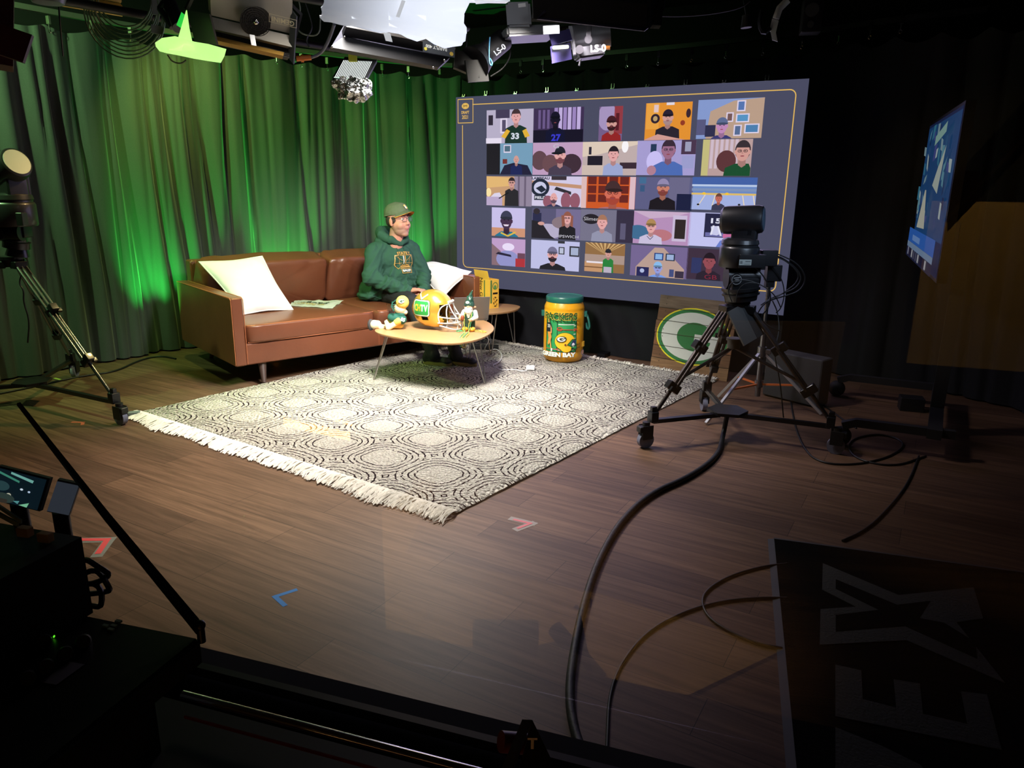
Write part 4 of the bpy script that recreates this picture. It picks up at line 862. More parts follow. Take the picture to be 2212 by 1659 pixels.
# ================================================================ GNOME
GQ = gpt(1014, 714, TZ); gn = thing('garden_gnome', 'white bearded garden gnome in tall green hat holding a football on the coffee table', 'figurine', (GQ.x, GQ.y, TZ), math.radians(30-10))
M_gg = mat('gnome_green', (34, 66, 54), .35, coat=.3); M_gw = mat('gnome_white', (228, 226, 218), .5, bump=(40, .4, .004)); M_gs = mat('gnome_skin', (206, 150, 110), .5); M_go = mat('gnome_boots', (222, 160, 50), .35, coat=.3); M_fb = mat('football_brown', (128, 62, 36), .5)
E = lambda c_, r_: ('e', c_, r_)
obj('body', blob([E((0, 0, .11), (.052, .045, .07)), ('c', (-.02, 0, .09), .028, (-.024, -.01, .02), .026), ('c', (.02, 0, .09), .028, (.024, -.01, .02), .026)], .004, 4), M_gg, gn, world=False)
obj('boot', blob([E((-.030, -.025, .018), (.026, .040, .020))], .003, 3), M_go, gn, world=False); obj('boot', blob([E((.030, -.025, .018), (.026, .040, .020))], .003, 3), M_go, gn, world=False)
obj('arm', blob([('c', (.048, 0, .155), .018, (.060, -.02, .115), .020), ('c', (.060, -.02, .115), .020, (.030, -.052, .10), .014)], .003, 3), M_gw, gn, world=False, label='white sleeve')
obj('arm', blob([('c', (-.045, 0, .155), .017, (-.058, -.02, .118), .018), ('c', (-.058, -.02, .118), .018, (-.05, -.048, .107), .013)], .003, 3), M_gw, gn, world=False, label='white sleeve')
obj('hand', blob([E((.024, -.062, .098), (.015, .012, .013)), ('c', (.02, -.066, .10), .005, (.008, -.064, .10), .004)], .002, 2), M_gs, gn, world=False)
obj('hand', blob([E((-.062, -.058, .108), (.013, .012, .015)), ('c', (-.066, -.06, .115), .005, (-.072, -.06, .128), .004)], .002, 2), M_gs, gn, world=False)
obj('football', blob([E((-.042, -.062, .112), (.016, .016, .026))], .002, 2), M_fb, gn, world=False, label='small brown football')
obj('face', blob([E((0, -.008, .195), (.034, .032, .034)), E((0, -.044, .200), (.010, .010, .009)), E((-.036, 0, .195), (.009, .006, .011)), E((.040, 0, .195), (.018, .005, .008))], .0025, 2), M_gs, gn, world=False)
obj('beard', blob([E((0, -.030, .172), (.036, .024, .026)), ('c', (0, -.036, .165), .030, (.002, -.040, .118), .010), E((-.016, -.044, .190), (.018, .010, .008)), E((.016, -.044, .190), (.018, .010, .008))], .003, 2, disp=(.003, 60)), M_gw, gn, world=False)
obj('hat', blob([('c', (0, 0, .215), .041, (.004, 0, .262), .026), ('c', (.004, 0, .262), .026, (.014, 0, .30), .012), ('c', (.014, 0, .30), .012, (.026, 0, .328), .005), E((0, 0, .208), (.044, .042, .014))], .003, 2, disp=(.004, 45)), M_gg, gn, world=False)
A = Art(); drawG(A, 0, 0, .015, .011, g=(30, 70, 56), y=(240, 240, 240)); Wn = WM(gn); A.place(lambda x, y, h: Wn @ Vector((x-.006, -.040-h+y*.35, .236+y))); art_obj('hat_emblem', A, gn)
# ================================================================ BEADS
M_bg = mat('gold_bead', (214, 200, 90), .2, .4); M_bgr = mat('green_bead', (90, 170, 110), .2, .3)
def beads(path, label, m1, step=.0085):
    P = resample([Vector(p) for p in path], step); mb = MB()
    for p in P: mb.sph(p, .0037, 5)
    solo('bead_necklace', mb, m1, label, 'beads')
G3 = lambda x, y, z: WM(gn) @ Vector((x, y*(1.34 if y < -.2 else 1), z))
beads(catmull([G3(.030, -.010, .168), G3(.032, -.052, .12), G3(.026, -.072, .06), G3(.016, -.09, .008), G3(.012, -.15, .006), G3(.022, -.222, .002), G3(.026, -.232, -.04), G3(.005, -.232, -.065), G3(-.012, -.232, -.04), G3(-.006, -.222, .002), G3(-.010, -.15, .006), G3(-.016, -.088, .01), G3(-.026, -.072, .06), G3(-.034, -.05, .12), G3(-.030, -.010, .168)], 8), 'pale green bead necklace hung on the gnome and looping over the table edge', M_bgr)
beads(catmull([G3(.026, -.014, .172), G3(.024, -.058, .11), G3(.012, -.080, .05), G3(.02, -.11, .008), G3(.034, -.16, .006), G3(.040, -.224, .002), G3(.048, -.234, -.045), G3(.030, -.234, -.075), G3(.012, -.234, -.05), G3(.012, -.224, .002), G3(0, -.15, .007), G3(-.02, -.10, .01), G3(-.022, -.078, .05), G3(-.028, -.056, .12), G3(-.026, -.014, .172)], 8), 'gold bead necklace hung on the gnome and looping over the table edge', M_bg)
random.seed(5); P = [G3(.05+.10*t+.022*math.sin(t*19), -.02+.035*math.sin(t*13)-.03*t, .006) for t in [k/60 for k in range(61)]]; beads(P, 'tangle of gold beads lying right of the gnome', M_bg)
P = [G3(-.05-.03*t+.018*math.sin(t*15), -.06+.03*math.cos(t*11), .006) for t in [k/50 for k in range(51)]]; beads(P, 'tangle of green beads lying left of the gnome', M_bgr)

# ================================================================ BARREL COOLER
BC = Vector((-2.945, 6.04, .022)); br_ = thing('barrel_cooler', 'yellow barrel shaped drinks cooler with green lid standing on the rug by the screen', 'cooler', BC, 0)
M_by = mat('yellow_plastic', (240, 168, 28), .35, coat=.2); M_bt = mat('green_plastic', (34, 104, 92), .35)
BR = .183
mb = MB(); mb.lathe([(0, 0), (.150, 0), (.165, .008), (.178, .03), (BR, .06), (BR, .465), (.180, .472), (.183, .482), (.180, .50), (.160, .548), (0, .548)], n=64); obj('barrel_body', mb, M_by, br_, world=False)
mb = MB(); mb.lathe([(0, .540), (.166, .540), (.170, .546), (.170, .582), (.164, .592), (.150, .590), (.146, .586), (0, .588)], n=64); obj('lid', mb, M_bt, br_, world=False)
ba = math.atan2(-BC.y, -BC.x); Wb = WM(br_)
sa = ba+PI/2-.18
for k, s_ in enumerate((1, -1)):
    an = ba+s_*(PI/2-.08); c0 = Vector((math.cos(an), math.sin(an), 0))
    mb = MB(); mb.box(c0*(BR+.008)+Vector((0, 0, .43)), (.035, .05, .05), rz=an, bev=.006); obj('handle_lug', mb, M_bt, br_, world=False)
an = ba+(PI/2-.08); c0 = Vector((math.cos(an), math.sin(an), 0)); n0 = Vector((-c0.y, c0.x, 0))
mb = MB(); mb.tube([c0*(BR+.02)+Vector((0, 0, .43)), c0*(BR+.045)+n0*-.02+Vector((0, 0, .37)), c0*(BR+.055)-n0*.03+Vector((0, 0, .30)), c0*(BR+.03)-n0*.0+Vector((0, 0, .29)), c0*(BR+.018)+n0*.03+Vector((0, 0, .34))], .010, 8, smooth=2); obj('handle', mb, M_bt, br_, world=False)
A = Art(.0007); DG = (24, 52, 40)
x0, x1, z0, z1 = -.175, .118, .105, .435
A.rect(x0-.010, z0-.005, x1+.006, z1+.008, (30, 40, 34)); A.rect(x0, z0, x1, z1, (52, 158, 92)); A.rect(-.062, z0, -.055, z1-.05, DG)
for zz in (.352, .120): A.rect(-.050 if zz > .2 else -.11, zz, x1-.02, zz+.007, (236, 240, 230))
for k in range(6): A.rect(x1-.030, .150+k*.038, x1-.010, .158+k*.038, (236, 240, 230))
A.line([(-.06, .312), (.115, .308)], .006, (206, 70, 50)); A.ring(-.035, .315, .024, .018, .006, (206, 70, 50)); A.line([(.09, .295), (.128, .325)], .006, (206, 70, 50)); A.line([(.09, .325), (.128, .297)], .006, (206, 70, 50)); A.line([(-.17, .128), (-.05, .13)], .005, (206, 70, 50)); A.ring(-.035, .130, .02, .014, .005, (206, 70, 50)); A.line([(.05, .10), (.06, .14)], .005, (206, 70, 50))
# running player
A.ell(-.138, .382, .010, .016, (214, 160, 110)); A.poly([(-.160, .365), (-.118, .368), (-.106, .33), (-.116, .285), (-.150, .28), (-.166, .315)], (30, 40, 44)); A.poly([(-.166, .34), (-.156, .36), (-.150, .30), (-.166, .262)], (30, 40, 44)); A.poly([(-.118, .345), (-.104, .32), (-.104, .27), (-.116, .275)], (206, 150, 104))
A.poly([(-.148, .282), (-.116, .285), (-.104, .235), (-.118, .19), (-.138, .16), (-.146, .175), (-.136, .225)], (226, 150, 70)); A.poly([(-.136, .225), (-.118, .24), (-.112, .20), (-.10, .13), (-.112, .13), (-.122, .19)], (230, 160, 90)); A.rect(-.108, .108, -.094, .136, (240, 240, 236))
A.text('33', -.134, .335, .04, (236, 236, 230), .001, .7)
# helmet picture
hx, hz = .012, .205
A.ell(hx, hz, .086, .082, (60, 40, 30), 34); A.ell(hx, hz, .083, .079, (246, 196, 40), 34); A.ell(hx+.012, hz-.068, .042, .03, (246, 196, 40), 20)
A.poly([(hx+.02, hz-.03), (hx+.06, hz+.02), (hx+.10, hz+.02), (hx+.10, hz-.075), (hx+.06, hz-.055)], (52, 158, 92)); A.poly([(hx+.045, hz-.03), (hx+.065, hz+.012), (hx+.095, hz+.008), (hx+.09, hz-.045)], (40, 50, 96)); A.ell(hx+.07, hz-.03, .012, .018, (236, 236, 240))
A.line([(hx+.02, hz-.03), (hx+.06, hz+.02), (hx+.095, hz+.018)], .005, (60, 40, 30)); A.line([(hx+.02, hz-.032), (hx+.06, hz-.04), (hx+.135, hz-.025)], .005, (40, 60, 40)); A.line([(hx+.055, hz-.055), (hx+.08, hz-.068), (hx+.13, hz-.055)], .005, (40, 60, 40))
A.line([(hx+.10, hz-.075), (hx+.095, hz-.02)], .005, (40, 60, 40)); A.line([(hx+.128, hz-.06), (hx+.125, hz-.015)], .005, (40, 60, 40)); A.ell(hx+.004, hz-.028, .008, .008, (110, 34, 30))
A.ell(hx-.028, hz+.022, .040, .026, (70, 60, 40), 26, rot=.25); drawG(A, hx-.028, hz+.022, .038, .025, g=(60, 66, 60), rim=False)
A.text('PACKERS', -.03, .428, .088, (220, 180, 60), .004, .76); A.text('PACKERS', -.03, .430, .086, (34, 78, 40), .0016, .76)
A.text('GREEN BAY', -.042, .082, .052, (60, 60, 50), .0045, 1.02); A.text('GREEN BAY', -.045, .084, .052, (244, 244, 238), .003, 1.02)
A.ell(.17, .10, .018, .026, (70, 84, 120)); A.ell(.17, .10, .014, .021, (200, 150, 130)); A.rect(.155, .15, .19, .20, (250, 190, 60))
A.cut(.018); rad = BR+.0008; A.place(lambda x, y, h: Wb @ Vector(((rad+h)*math.cos(ba+x/BR), (rad+h)*math.sin(ba+x/BR), y))); art_obj('printed_panel', A, br_, label='printed football scene with green and white lettering')

# ================================================================ PAINTED WOODEN SIGN
bL, bR = Vector((-2.165, 6.21, 0)), Vector((-1.450, 6.12, 0)); bup = Vector((.012, .13, .655)); bw_ = (bR-bL); bn = bw_.cross(bup).normalized()
sign = thing('wooden_sign', 'square pallet wood sign painted with green and white oval G leaning below the screen', 'sign', (bL+bR)/2, 0)
cols = [(150, 112, 78), (122, 84, 56), (140, 92, 58), (128, 88, 60), (118, 82, 56), (132, 110, 92)]
bm = bmesh.new(); lay = bm.loops.layers.float_color.new('Col')
for k in range(6):
    a0 = bL+bup*(k/6+.003); q0, q1 = (random.uniform(0, .008), random.uniform(0, .008)); n0 = len(bm.faces)
    t = MB(); t.bm.free(); t.bm = bm; a1 = a0+bw_.normalized()*q0; t.slab(a1-bn*.018*0, a1+bw_*(1-q1), a1+bup*(1/6-.006), -.018)
    bm.faces.ensure_lookup_table()
    for f in bm.faces[n0:]:
        for l in f.loops: l[lay] = srgb(*cols[k])
M_plk = attr_mat('pallet_wood', 0, .7)
nt = M_plk.node_tree; N = nt.nodes.new; mp_ = N('ShaderNodeMapping'); mp_.inputs['Scale'].default_value = (3, 3, 40); tc_ = N('ShaderNodeTexCoord'); no_ = N('ShaderNodeTexNoise'); no_.inputs['Scale'].default_value = 2; no_.inputs['Detail'].default_value = 6
nt.links.new(tc_.outputs['Object'], mp_.inputs[0]); nt.links.new(mp_.outputs[0], no_.inputs['Vector']); mm = N('ShaderNodeMixRGB'); mm.blend_type = 'MULTIPLY'; mm.inputs[0].default_value = .8
cr_ = N('ShaderNodeValToRGB'); cr_.color_ramp.elements[0].color = (.5, .46, .42, 1); cr_.color_ramp.elements[0].position = .3; cr_.color_ramp.elements[1].position = .7
nt.links.new(no_.outputs['Fac'], cr_.inputs[0]); at_ = [n for n in nt.nodes if n.type == 'ATTRIBUTE'][0]; bs_ = nt.nodes['Principled BSDF']
nt.links.new(at_.outputs['Color'], mm.inputs[1]); nt.links.new(cr_.outputs[0], mm.inputs[2]); nt.links.new(mm.outputs[0], bs_.inputs['Base Color'])
obj('boards', bm, M_plk, sign, smooth=False)
for u in (.12, .88):
    mb = MB(); mb.slab(bL+bw_*(u-.04)+bup*.02-bn*.02, bL+bw_*(u+.04)+bup*.02-bn*.02, bL+bw_*(u-.04)+bup*.98-bn*.02, -.018)
    obj('batten', mb, mat('rough_batten', (120, 90, 64), .8), sign, smooth=False)
A = Art(.0006); drawG(A, .5, .50, .47, .37, g=(44, 122, 66), w=(226, 226, 220), y=(246, 226, 40))
for k in range(1, 6): A.rect(.035, k/6-.003, .965, k/6+.003, (60, 44, 34))
A.k += 1
for k in range(6):
    for u in (.12, .88): A.ell(u, (k+.3)/6, .006, .007, (50, 38, 30), 8); A.ell(u, (k+.75)/6, .006, .007, (50, 38, 30), 8)
A.place(lambda x, y, h: bL+bw_*x+bup*y+bn*(h+.0008)); art_obj('painted_emblem', A, sign, label='painted green, white and yellow oval letter G')
# ================================================================ CORDS AND ADAPTERS
def on_floor(pts, z=.0): return [gpt(x, y, z) for x, y in pts]
cz = .034
ad = gpt(1146, 796, cz); mb = MB(); mb.box(ad+Vector((0, 0, .008)), (.075, .06, .03), rz=.4, bev=.006)
solo('power_adapter', mb, WHITE_P, 'small white power adapter lying on the rug by the coffee table', 'adapter')
mb = MB(); mb.tube([gpt(1046, 722, .36), gpt(1058, 735, .25), gpt(1046, 752, .10)]+on_floor([(1050, 760), (1072, 752), (1086, 766), (1080, 782), (1060, 790), (1085, 800), (1110, 797), (1128, 802), (1138, 800)], cz), .004, 6, smooth=2)
solo('charging_cord', mb, WHITE_P, 'thin white charging cord curling on the rug to the white adapter', 'cord')
mb = MB(); mb.tube([gpt(1062, 672, .40), gpt(1064, 690, .3), gpt(1056, 722, .12)]+on_floor([(1062, 740), (1050, 748), (1042, 744)], cz), .0035, 6, smooth=2)
solo('charging_cord', mb, WHITE_P, 'white cord hanging from the side table to the power strip', 'cord')
p_ = gpt(1046, 752, .035)
ps = thing('power_strip', 'black power strip on the rug behind the coffee table legs', 'power strip', (p_.x, p_.y, .024), math.radians(25))
mb = MB(); mb.box((0, 0, .022), (.28, .055, .042), bev=.008); obj('housing', mb, BLACK, ps, world=False)
for k in range(4):
    mb = MB(); mb.cyl((-.09+.06*k, 0, .043), (-.09+.06*k, 0, .046), .016, n=14); obj('socket', mb, RUBBER, ps, world=False)
mb = MB(); mb.tube(on_floor([(1030, 752), (1010, 742), (1012, 728), (1032, 724), (1052, 730), (1060, 742)], .035), .006, 6, smooth=2); solo('extension_cord', mb, CABLE, 'black power cord looping behind the coffee table', 'cord')
# ================================================================ SEATED MAN
PX_, PY_ = 1.72, .45
def P(a, b, z): return sof(PX_+b, PY_-a, z)      # a: forward, b: to his left, z: up
man = thing('person', 'person in green hoodie, olive cap and glasses sitting on sofa with hands in lap', 'person', P(0, 0, .5), SA-PI/2)
M_skin = mat('skin', (196, 138, 118), .5, spec=.35, bump=(220, .08, .001), var=(30, .06))
M_hood = mat('green_fleece', (50, 84, 70), .85, spec=.15, bump=(260, .2, .0015)); M_jean = mat('black_denim', (24, 25, 30), .8, bump=(200, .2, .001))
M_hair2 = mat('dark_hair', (48, 38, 34), .7, bump=(200, .5, .002)); M_capm = mat('olive_cap_cloth', (86, 98, 74), .85, bump=(260, .2, .001)); M_under = mat('orange_brim_underside', (214, 138, 48), .8)
M_shoe = mat('black_suede', (26, 26, 28), .75); M_solr = mat('gum_sole', (128, 112, 62), .6); M_lip = mat('lips', (182, 112, 104), .45); M_eye = mat('eye_white', (226, 222, 216), .3); M_iris = mat('iris', (60, 66, 70), .2)
# head frame: turned a little further towards the picture wall
HA_ = SA-PI/2+math.radians(14); HO = P(.125, .0, 1.238); HF = Matrix.Translation(HO) @ Matrix.Rotation(HA_, 4, 'Z') @ Matrix.Rotation(math.radians(-5), 4, 'Y')
K = 1.13
def H(x, y, z): return HF @ (Vector((x, y, z))*K)
Hr = HF.to_3x3()
def HE(c, r): return ('e', H(*c), tuple(v*K for v in r), Hr)
def HC_(a, r0, b, r1): return ('c', H(*a), r0*K, H(*b), r1*K)
body = [HE((-.012, 0, .035), (.098, .078, .095)), HE((.015, 0, -.03), (.078, .072, .080)), HE((.022, 0, -.075), (.062, .063, .046)), HE((.055, 0, -.104), (.030, .034, .022)),
        HC_((.082, 0, .018), .010, (.104, 0, -.020), .0135), HE((.098, .012, -.026), (.010, .009, .008)), HE((.098, -.012, -.026), (.010, .009, .008)),
        HE((.068, .028, .040), (.020, .030, .012)), HE((.068, -.028, .040), (.020, .030, .012)), HE((.044, .036, -.034), (.040, .034, .040)), HE((.044, -.036, -.034), (.040, .034, .040)),
        HE((.076, 0, -.055), (.018, .026, .016)), HC_((-.03, 0, -.07), .056, (-.065, 0, -.20), .062),
        ('c', P(.03, 0, 1.05), .065, P(0, 0, .93), .12), ('e', P(.02, 0, .78), (.12, .16, .24), man.rotation_euler.to_matrix()), ('c', P(.02, -.18, .97), .05, P(.12, -.29, .72), .034), ('c', P(.02, .18, .97), .05, P(.13, .25, .72), .034),
        ('c', P(.12, -.29, .72), .034, P(.40, -.09, .64), .026), ('c', P(.13, .25, .72), .034, P(.42, .07, .63), .026), ('c', P(0, 0, .62), .12, P(0, 0, .80), .12),
        ('c', P(0, -.09, .58), .085, P(.50, -.12, .56), .055), ('c', P(0, .09, .58), .085, P(.50, .14, .56), .055), ('c', P(.50, -.12, .56), .055, P(.80, -.10, .10), .034), ('c', P(.50, .14, .56), .055, P(.93, .07, .10), .034)]
hands = []
def hand(w, d, up, s):                       # wrist, forward, up, side of thumb
    d = Vector(d).normalized(); up = Vector(up).normalized(); sd = d.cross(up).normalized()*s
    hands.append(('c', w, .027, w+d*.045, .024)); hands.append(('c', w+d*.02+sd*.016, .018, w+d*.075+sd*.022, .015)); hands.append(('c', w+d*.02-sd*.016, .018, w+d*.070-sd*.026, .014))
    for k, (o, ln) in enumerate(((.028, .070), (.010, .080), (-.009, .076), (-.027, .060))):
        a = w+d*.078+sd*o; b = a+d*ln*.45-up*.010+sd*o*.1; c = b+d*ln*.35-up*.022; e = c+d*ln*.12-up*.020
        hands.append(('c', a, .0105, b, .0095)); hands.append(('c', b, .0095, c, .0088)); hands.append(('c', c, .0088, e, .0075))
    a = w+d*.025+sd*.030; b = a+d*.035+sd*.022-up*.006; c = b+d*.032+sd*.004-up*.010
    hands.append(('c', a, .0135, b, .0115)); hands.append(('c', b, .0115, c, .009))
hand(P(.41, -.075, .635), P(.52, .02, .66)-P(.41, -.075, .635), (0, 0, 1), -1)
hand(P(.43, .055, .625), P(.53, -.05, .60)-P(.43, .055, .625), (0, 0, 1), 1)
obj('body', blob(body+hands, .0047, 4), M_skin, man, angle=180)
# stubble colour on the jaw (the skin material itself: greyer where the beard grows)
nt = M_skin.node_tree; N = nt.nodes.new; L = nt.links; ge = N('ShaderNodeTexCoord'); spx = N('ShaderNodeSeparateXYZ'); L.new(ge.outputs['Object'], spx.inputs[0])
def Mth(op, a, b2=None, c=None, clamp=False):
    n = N('ShaderNodeMath'); n.operation = op; n.use_clamp = clamp
    for i, v in enumerate((a, b2, c)):
        if v is None: continue
        if isinstance(v, (int, float)): n.inputs[i].default_value = v
        else: L.new(v, n.inputs[i])
    return n.outputs[0]
hz = HO.z-.5
zm = Mth('MULTIPLY', Mth('MULTIPLY', Mth('SUBTRACT', hz-.028, spx.outputs[2]), 26, clamp=True), Mth('MULTIPLY', Mth('SUBTRACT', spx.outputs[2], hz-.135), 30, clamp=True))
bs = nt.nodes['Principled BSDF']; src = bs.inputs['Base Color'].links[0].from_socket; mx = N('ShaderNodeMixRGB'); mx.inputs[2].default_value = srgb(150, 118, 104)
L.new(Mth('MULTIPLY', zm, .75), mx.inputs[0]); L.new(src, mx.inputs[1]); L.new(mx.outputs[0], bs.inputs['Base Color'])
obj('mouth', blob([HE((.085, 0, -.058), (.010, .022, .0045)), HE((.083, 0, -.067), (.009, .018, .005))], .0022, 3), M_lip, man, angle=180, label='slightly open mouth')
for s in (-1, 1):
    e = obj('eye', blob([HE((.070, s*.030, .014), (.0135, .0135, .0105))], .002, 2), M_eye, man, angle=180)
    mb = MB(); mb.sph(H(.0835, s*.030+.001, .014), .0052, 8); obj('iris', mb, M_iris, e)
    obj('ear', blob([HE((-.008, s*.083, -.002), (.017, .009, .032)), HE((-.004, s*.080, -.026), (.011, .009, .012))], .0028, 3), M_skin, man, angle=180)
    mb = MB(); mb.tube([H(.088, s*.016, .037), H(.088, s*.032, .041), H(.080, s*.050, .036)], .004, 6, smooth=1); obj('eyebrow', mb, M_hair2, man)
obj('hair', blob([HE((-.030, 0, .010), (.084, .083, .072)), HE((.006, .068, .012), (.026, .014, .030)), HE((.006, -.068, .012), (.026, .014, .030))], .004, 4, disp=(.003, 90)), M_hair2, man, angle=180, label='short dark hair showing below the cap')
cme = blob([HE((-.018, 0, .068), (.110, .090, .086)), HE((.030, 0, .082), (.068, .062, .066)), HE((-.035, 0, .040), (.088, .089, .07))], .004, 5, disp=(.003, 20))
cbm = bmesh.new(); cbm.from_mesh(cme); Hi = HF.inverted()
bmesh.ops.delete(cbm, geom=[v for v in cbm.verts if (Hi @ v.co).z/K < .047+.12*min(0, (Hi @ v.co).x/K+.03)*-.0-.10*max(0, -(Hi @ v.co).x/K-.02)], context='VERTS'); cbm.to_mesh(cme); cbm.free()
cap = obj('baseball_cap', cme, M_capm, man, angle=180, label='olive green cap with small emblem')
g1, g2 = [], []
for j in range(9):
    v = j/8; r1, r2 = [], []
    for i in range(17):
        u = i/16; a = math.radians(-62+124*u); r_in = .092; ext = .075*(math.cos(a)**.6)
        x = -.016+(r_in+ext*v)*math.cos(a)*1.10; y = .084*math.sin(a)*(1+.02*v-.16*v*v)/math.sin(math.radians(62)); z = .084-.046*(y/.084)**2-.014*v
        r1.append(H(x, y, z)); r2.append(H(x, y, z-.0045))
    g1.append(r1); g2.append(r2)
mb = MB(); mb.sheet(g1); obj('brim', mb, M_capm, cap, angle=180)
mb = MB(); mb.sheet(g2); obj('brim_underside', mb, M_under, cap, angle=180, label='orange underside of the brim')
mb = MB(); mb.sph(H(-.018, 0, .150), .007, 8); obj('button', mb, M_capm, cap)
A = Art(.0004); A.ell(-.006, .012, .012, .010, (226, 190, 90)); A.ell(.006, -.006, .012, .010, (226, 190, 90)); A.poly([(-.010, .006), (.004, .010), (.004, -.014), (-.006, -.010)], (240, 240, 236))
A.place(lambda x, y, h: H(.092-.35*(y), x-.012, .105+y*.9)+Hr @ Vector((.010+h, 0, .004))); art_obj('emblem', A, cap, label='small gold and white emblem')

mb = MB()
for s in (-1, 1):
    rc = rrect(s*.032, .012, .048, .034, .008, 3); mb.tube([H(.100-.10*abs(y)**1.0*.55, y, z) for y, z in rc], .0019, 6, closed=True)
    mb.tube([H(.088, s*.056, .022), H(.05, s*.078, .022), H(0, s*.084, .018), H(-.018, s*.084, .006)], .0019, 6)
mb.tube([H(.100, -.009, .016), H(.105, 0, .018), H(.100, .009, .016)], .0018, 6)
def lens_mat():
    if 'spectacle_lens' in MATS: return MATS['spectacle_lens']
    m = gmat(); m.name = 'spectacle_lens'; nt = m.node_tree; mx = [n for n in nt.nodes if n.type == 'MIX_SHADER'][0]
    for l in list(mx.inputs[0].links): nt.links.remove(l)
    mx.inputs[0].default_value = .05; MATS['spectacle_lens'] = m; return m
gls = obj('glasses', mb, mat('dark_spectacle_frame', (44, 30, 30), .3), man, label='thin dark rimmed rectangular glasses')
for s in (-1, 1):
    mb = MB(); rc = rrect(s*.032, .012, .047, .033, .008, 3); vs = [mb.bm.verts.new(H(.100-.10*abs(y)*.55, y, z)) for y, z in rc]; mb.bm.faces.new(vs); obj('lens', mb, lens_mat(), gls)
# hoodie: one continuous garment
R0 = man.rotation_euler.to_matrix()
hd = [('e', P(-.02, 0, .60), (.20, .235, .12), R0), ('e', P(.06, 0, .72), (.185, .205, .15), R0), ('e', P(.035, 0, .88), (.150, .205, .16), R0), ('c', P(.02, -.16, .975), .088, P(.02, .16, .975), .088), ('c', P(.01, -.07, 1.03), .07, P(.01, .07, 1.03), .07),
      ('c', P(.02, -.205, .955), .090, P(.11, -.30, .735), .082), ('c', P(.11, -.30, .735), .082, P(.37, -.105, .64), .056), ('c', P(.37, -.105, .64), .046, P(.395, -.09, .64), .042),
      ('c', P(.02, .195, .955), .088, P(.12, .255, .735), .080), ('c', P(.12, .255, .735), .080, P(.39, .085, .635), .056), ('c', P(.39, .085, .635), .046, P(.41, .072, .632), .042),
      ('e', P(-.05, -.16, .60), (.18, .15, .11), R0), ('e', P(-.06, -.18, .55), (.17, .15, .05), R0), ('e', P(-.03, .13, .575), (.19, .14, .075), R0), ('e', P(.10, 0, .66), (.17, .17, .085), R0)]
me = blob(hd, .0075, 5)
NN = [v.normal.copy() for v in me.vertices]; CC = [v.co.copy() for v in me.vertices]; q_ = []
for w, n in zip(CC, NN):                     # cloth folds, strongest at elbows and waist
    z = w.z; f = .006+.010*max(0, min(1, (.90-z)/.15)); lc = w-P(0, 0, 0); u = lc.dot(SS)
    ridge = lambda p: 1-2*abs(noise.noise(p))*1.8
    fold = .8*ridge(Vector((w.x*4.5, w.y*4.5+u*3, z*13+abs(u)*16)))+.45*noise.noise(Vector((w.x*16, w.y*16, z*38)))-.3
    q_.extend(w+n*(f*fold))
me.vertices.foreach_set('co', q_); me.update()
import mathutils.bvhtree as _bvh
bmh = bmesh.new(); bmh.from_mesh(me); HB = _bvh.BVHTree.FromBMesh(bmh); bmh.free()
hood = obj('hoodie', me, M_hood, man, angle=180, label='dark green hooded sweatshirt')
obj('hood', blob([('c', P(.140, -.012, 1.035), .024, P(.110, -.080, 1.075), .036), ('c', P(.105, -.085, 1.065), .034, P(.005, -.115, 1.110), .048), ('c', P(.005, -.115, 1.110), .048, P(-.085, -.065, 1.13), .058), ('c', P(-.085, -.065, 1.13), .058, P(-.085, .065, 1.13), .058), ('c', P(-.085, .065, 1.13), .058, P(.005, .115, 1.110), .048), ('c', P(.005, .115, 1.110), .048, P(.105, .085, 1.065), .034), ('c', P(.110, .080, 1.075), .036, P(.140, .012, 1.035), .024), ('c', P(-.02, -.10, 1.04), .07, P(-.02, .10, 1.04), .07)], .006, 6, disp=(.004, 18)), M_hood, hood, angle=180)
obj('shirt_collar', blob([('c', P(.10, -.03, 1.065), .018, P(.10, .03, 1.065), .018), ('c', P(.085, -.03, 1.035), .018, P(.04, -.06, 1.07), .016), ('c', P(.085, .03, 1.035), .018, P(.04, .06, 1.07), .016)], .004, 3), mat('dark_tshirt', (40, 46, 44), .85), man, angle=180)
fwd = (P(1, 0, 0)-P(0, 0, 0)).normalized(); dn_ = Vector((fwd.x, fwd.y, .25)).normalized()
def chest(b, z, h=0, off=.0025):
    o = P(.9, b, z)+Vector((0, 0, .20)); r = HB.ray_cast(o, -Vector((fwd.x, fwd.y, .22)).normalized()); p = r[0] if r[0] else P(.2, b, z)
    return p+fwd*(off+h)
for s in (-1, 1):
    mb = MB(); mb.tube([chest(s*.035, 1.0, .004), chest(s*.036, .94, .006), chest(s*.030, .87, .006)], .003, 6, smooth=1); obj('drawstring', mb, M_hood, hood)
    mb = MB(); mb.sph(chest(s*.036, 1.0, .005), .006, 8); obj('eyelet', mb, CHROME, hood)
A = Art(.0006); GO = (206, 158, 74); cz0 = .835
A.line([(-.080, cz0+.055), (.080, cz0+.055), (.088, cz0-.02), (.060, cz0-.055), (-.060, cz0-.055), (-.088, cz0-.02), (-.080, cz0+.055)], .005, GO)
for k in (-1, 1):
    A.line([(k*.080, cz0+.055), (k*.02, cz0+.01)], .0025, GO); A.line([(k*.088, cz0-.01), (k*.02, cz0-.01)], .0025, GO); A.line([(k*.060, cz0-.055), (k*.018, cz0-.02)], .0025, GO); A.line([(k*.05, cz0+.045), (k*.04, cz0-.045)], .002, GO)
A.rect(-.012, cz0-.015, -.004, cz0+.05, (220, 220, 214)); A.rect(.004, cz0-.015, .012, cz0+.05, GO); A.rect(-.045, cz0-.045, .045, cz0-.036, GO); A.rect(-.035, cz0-.030, .035, cz0-.024, GO)
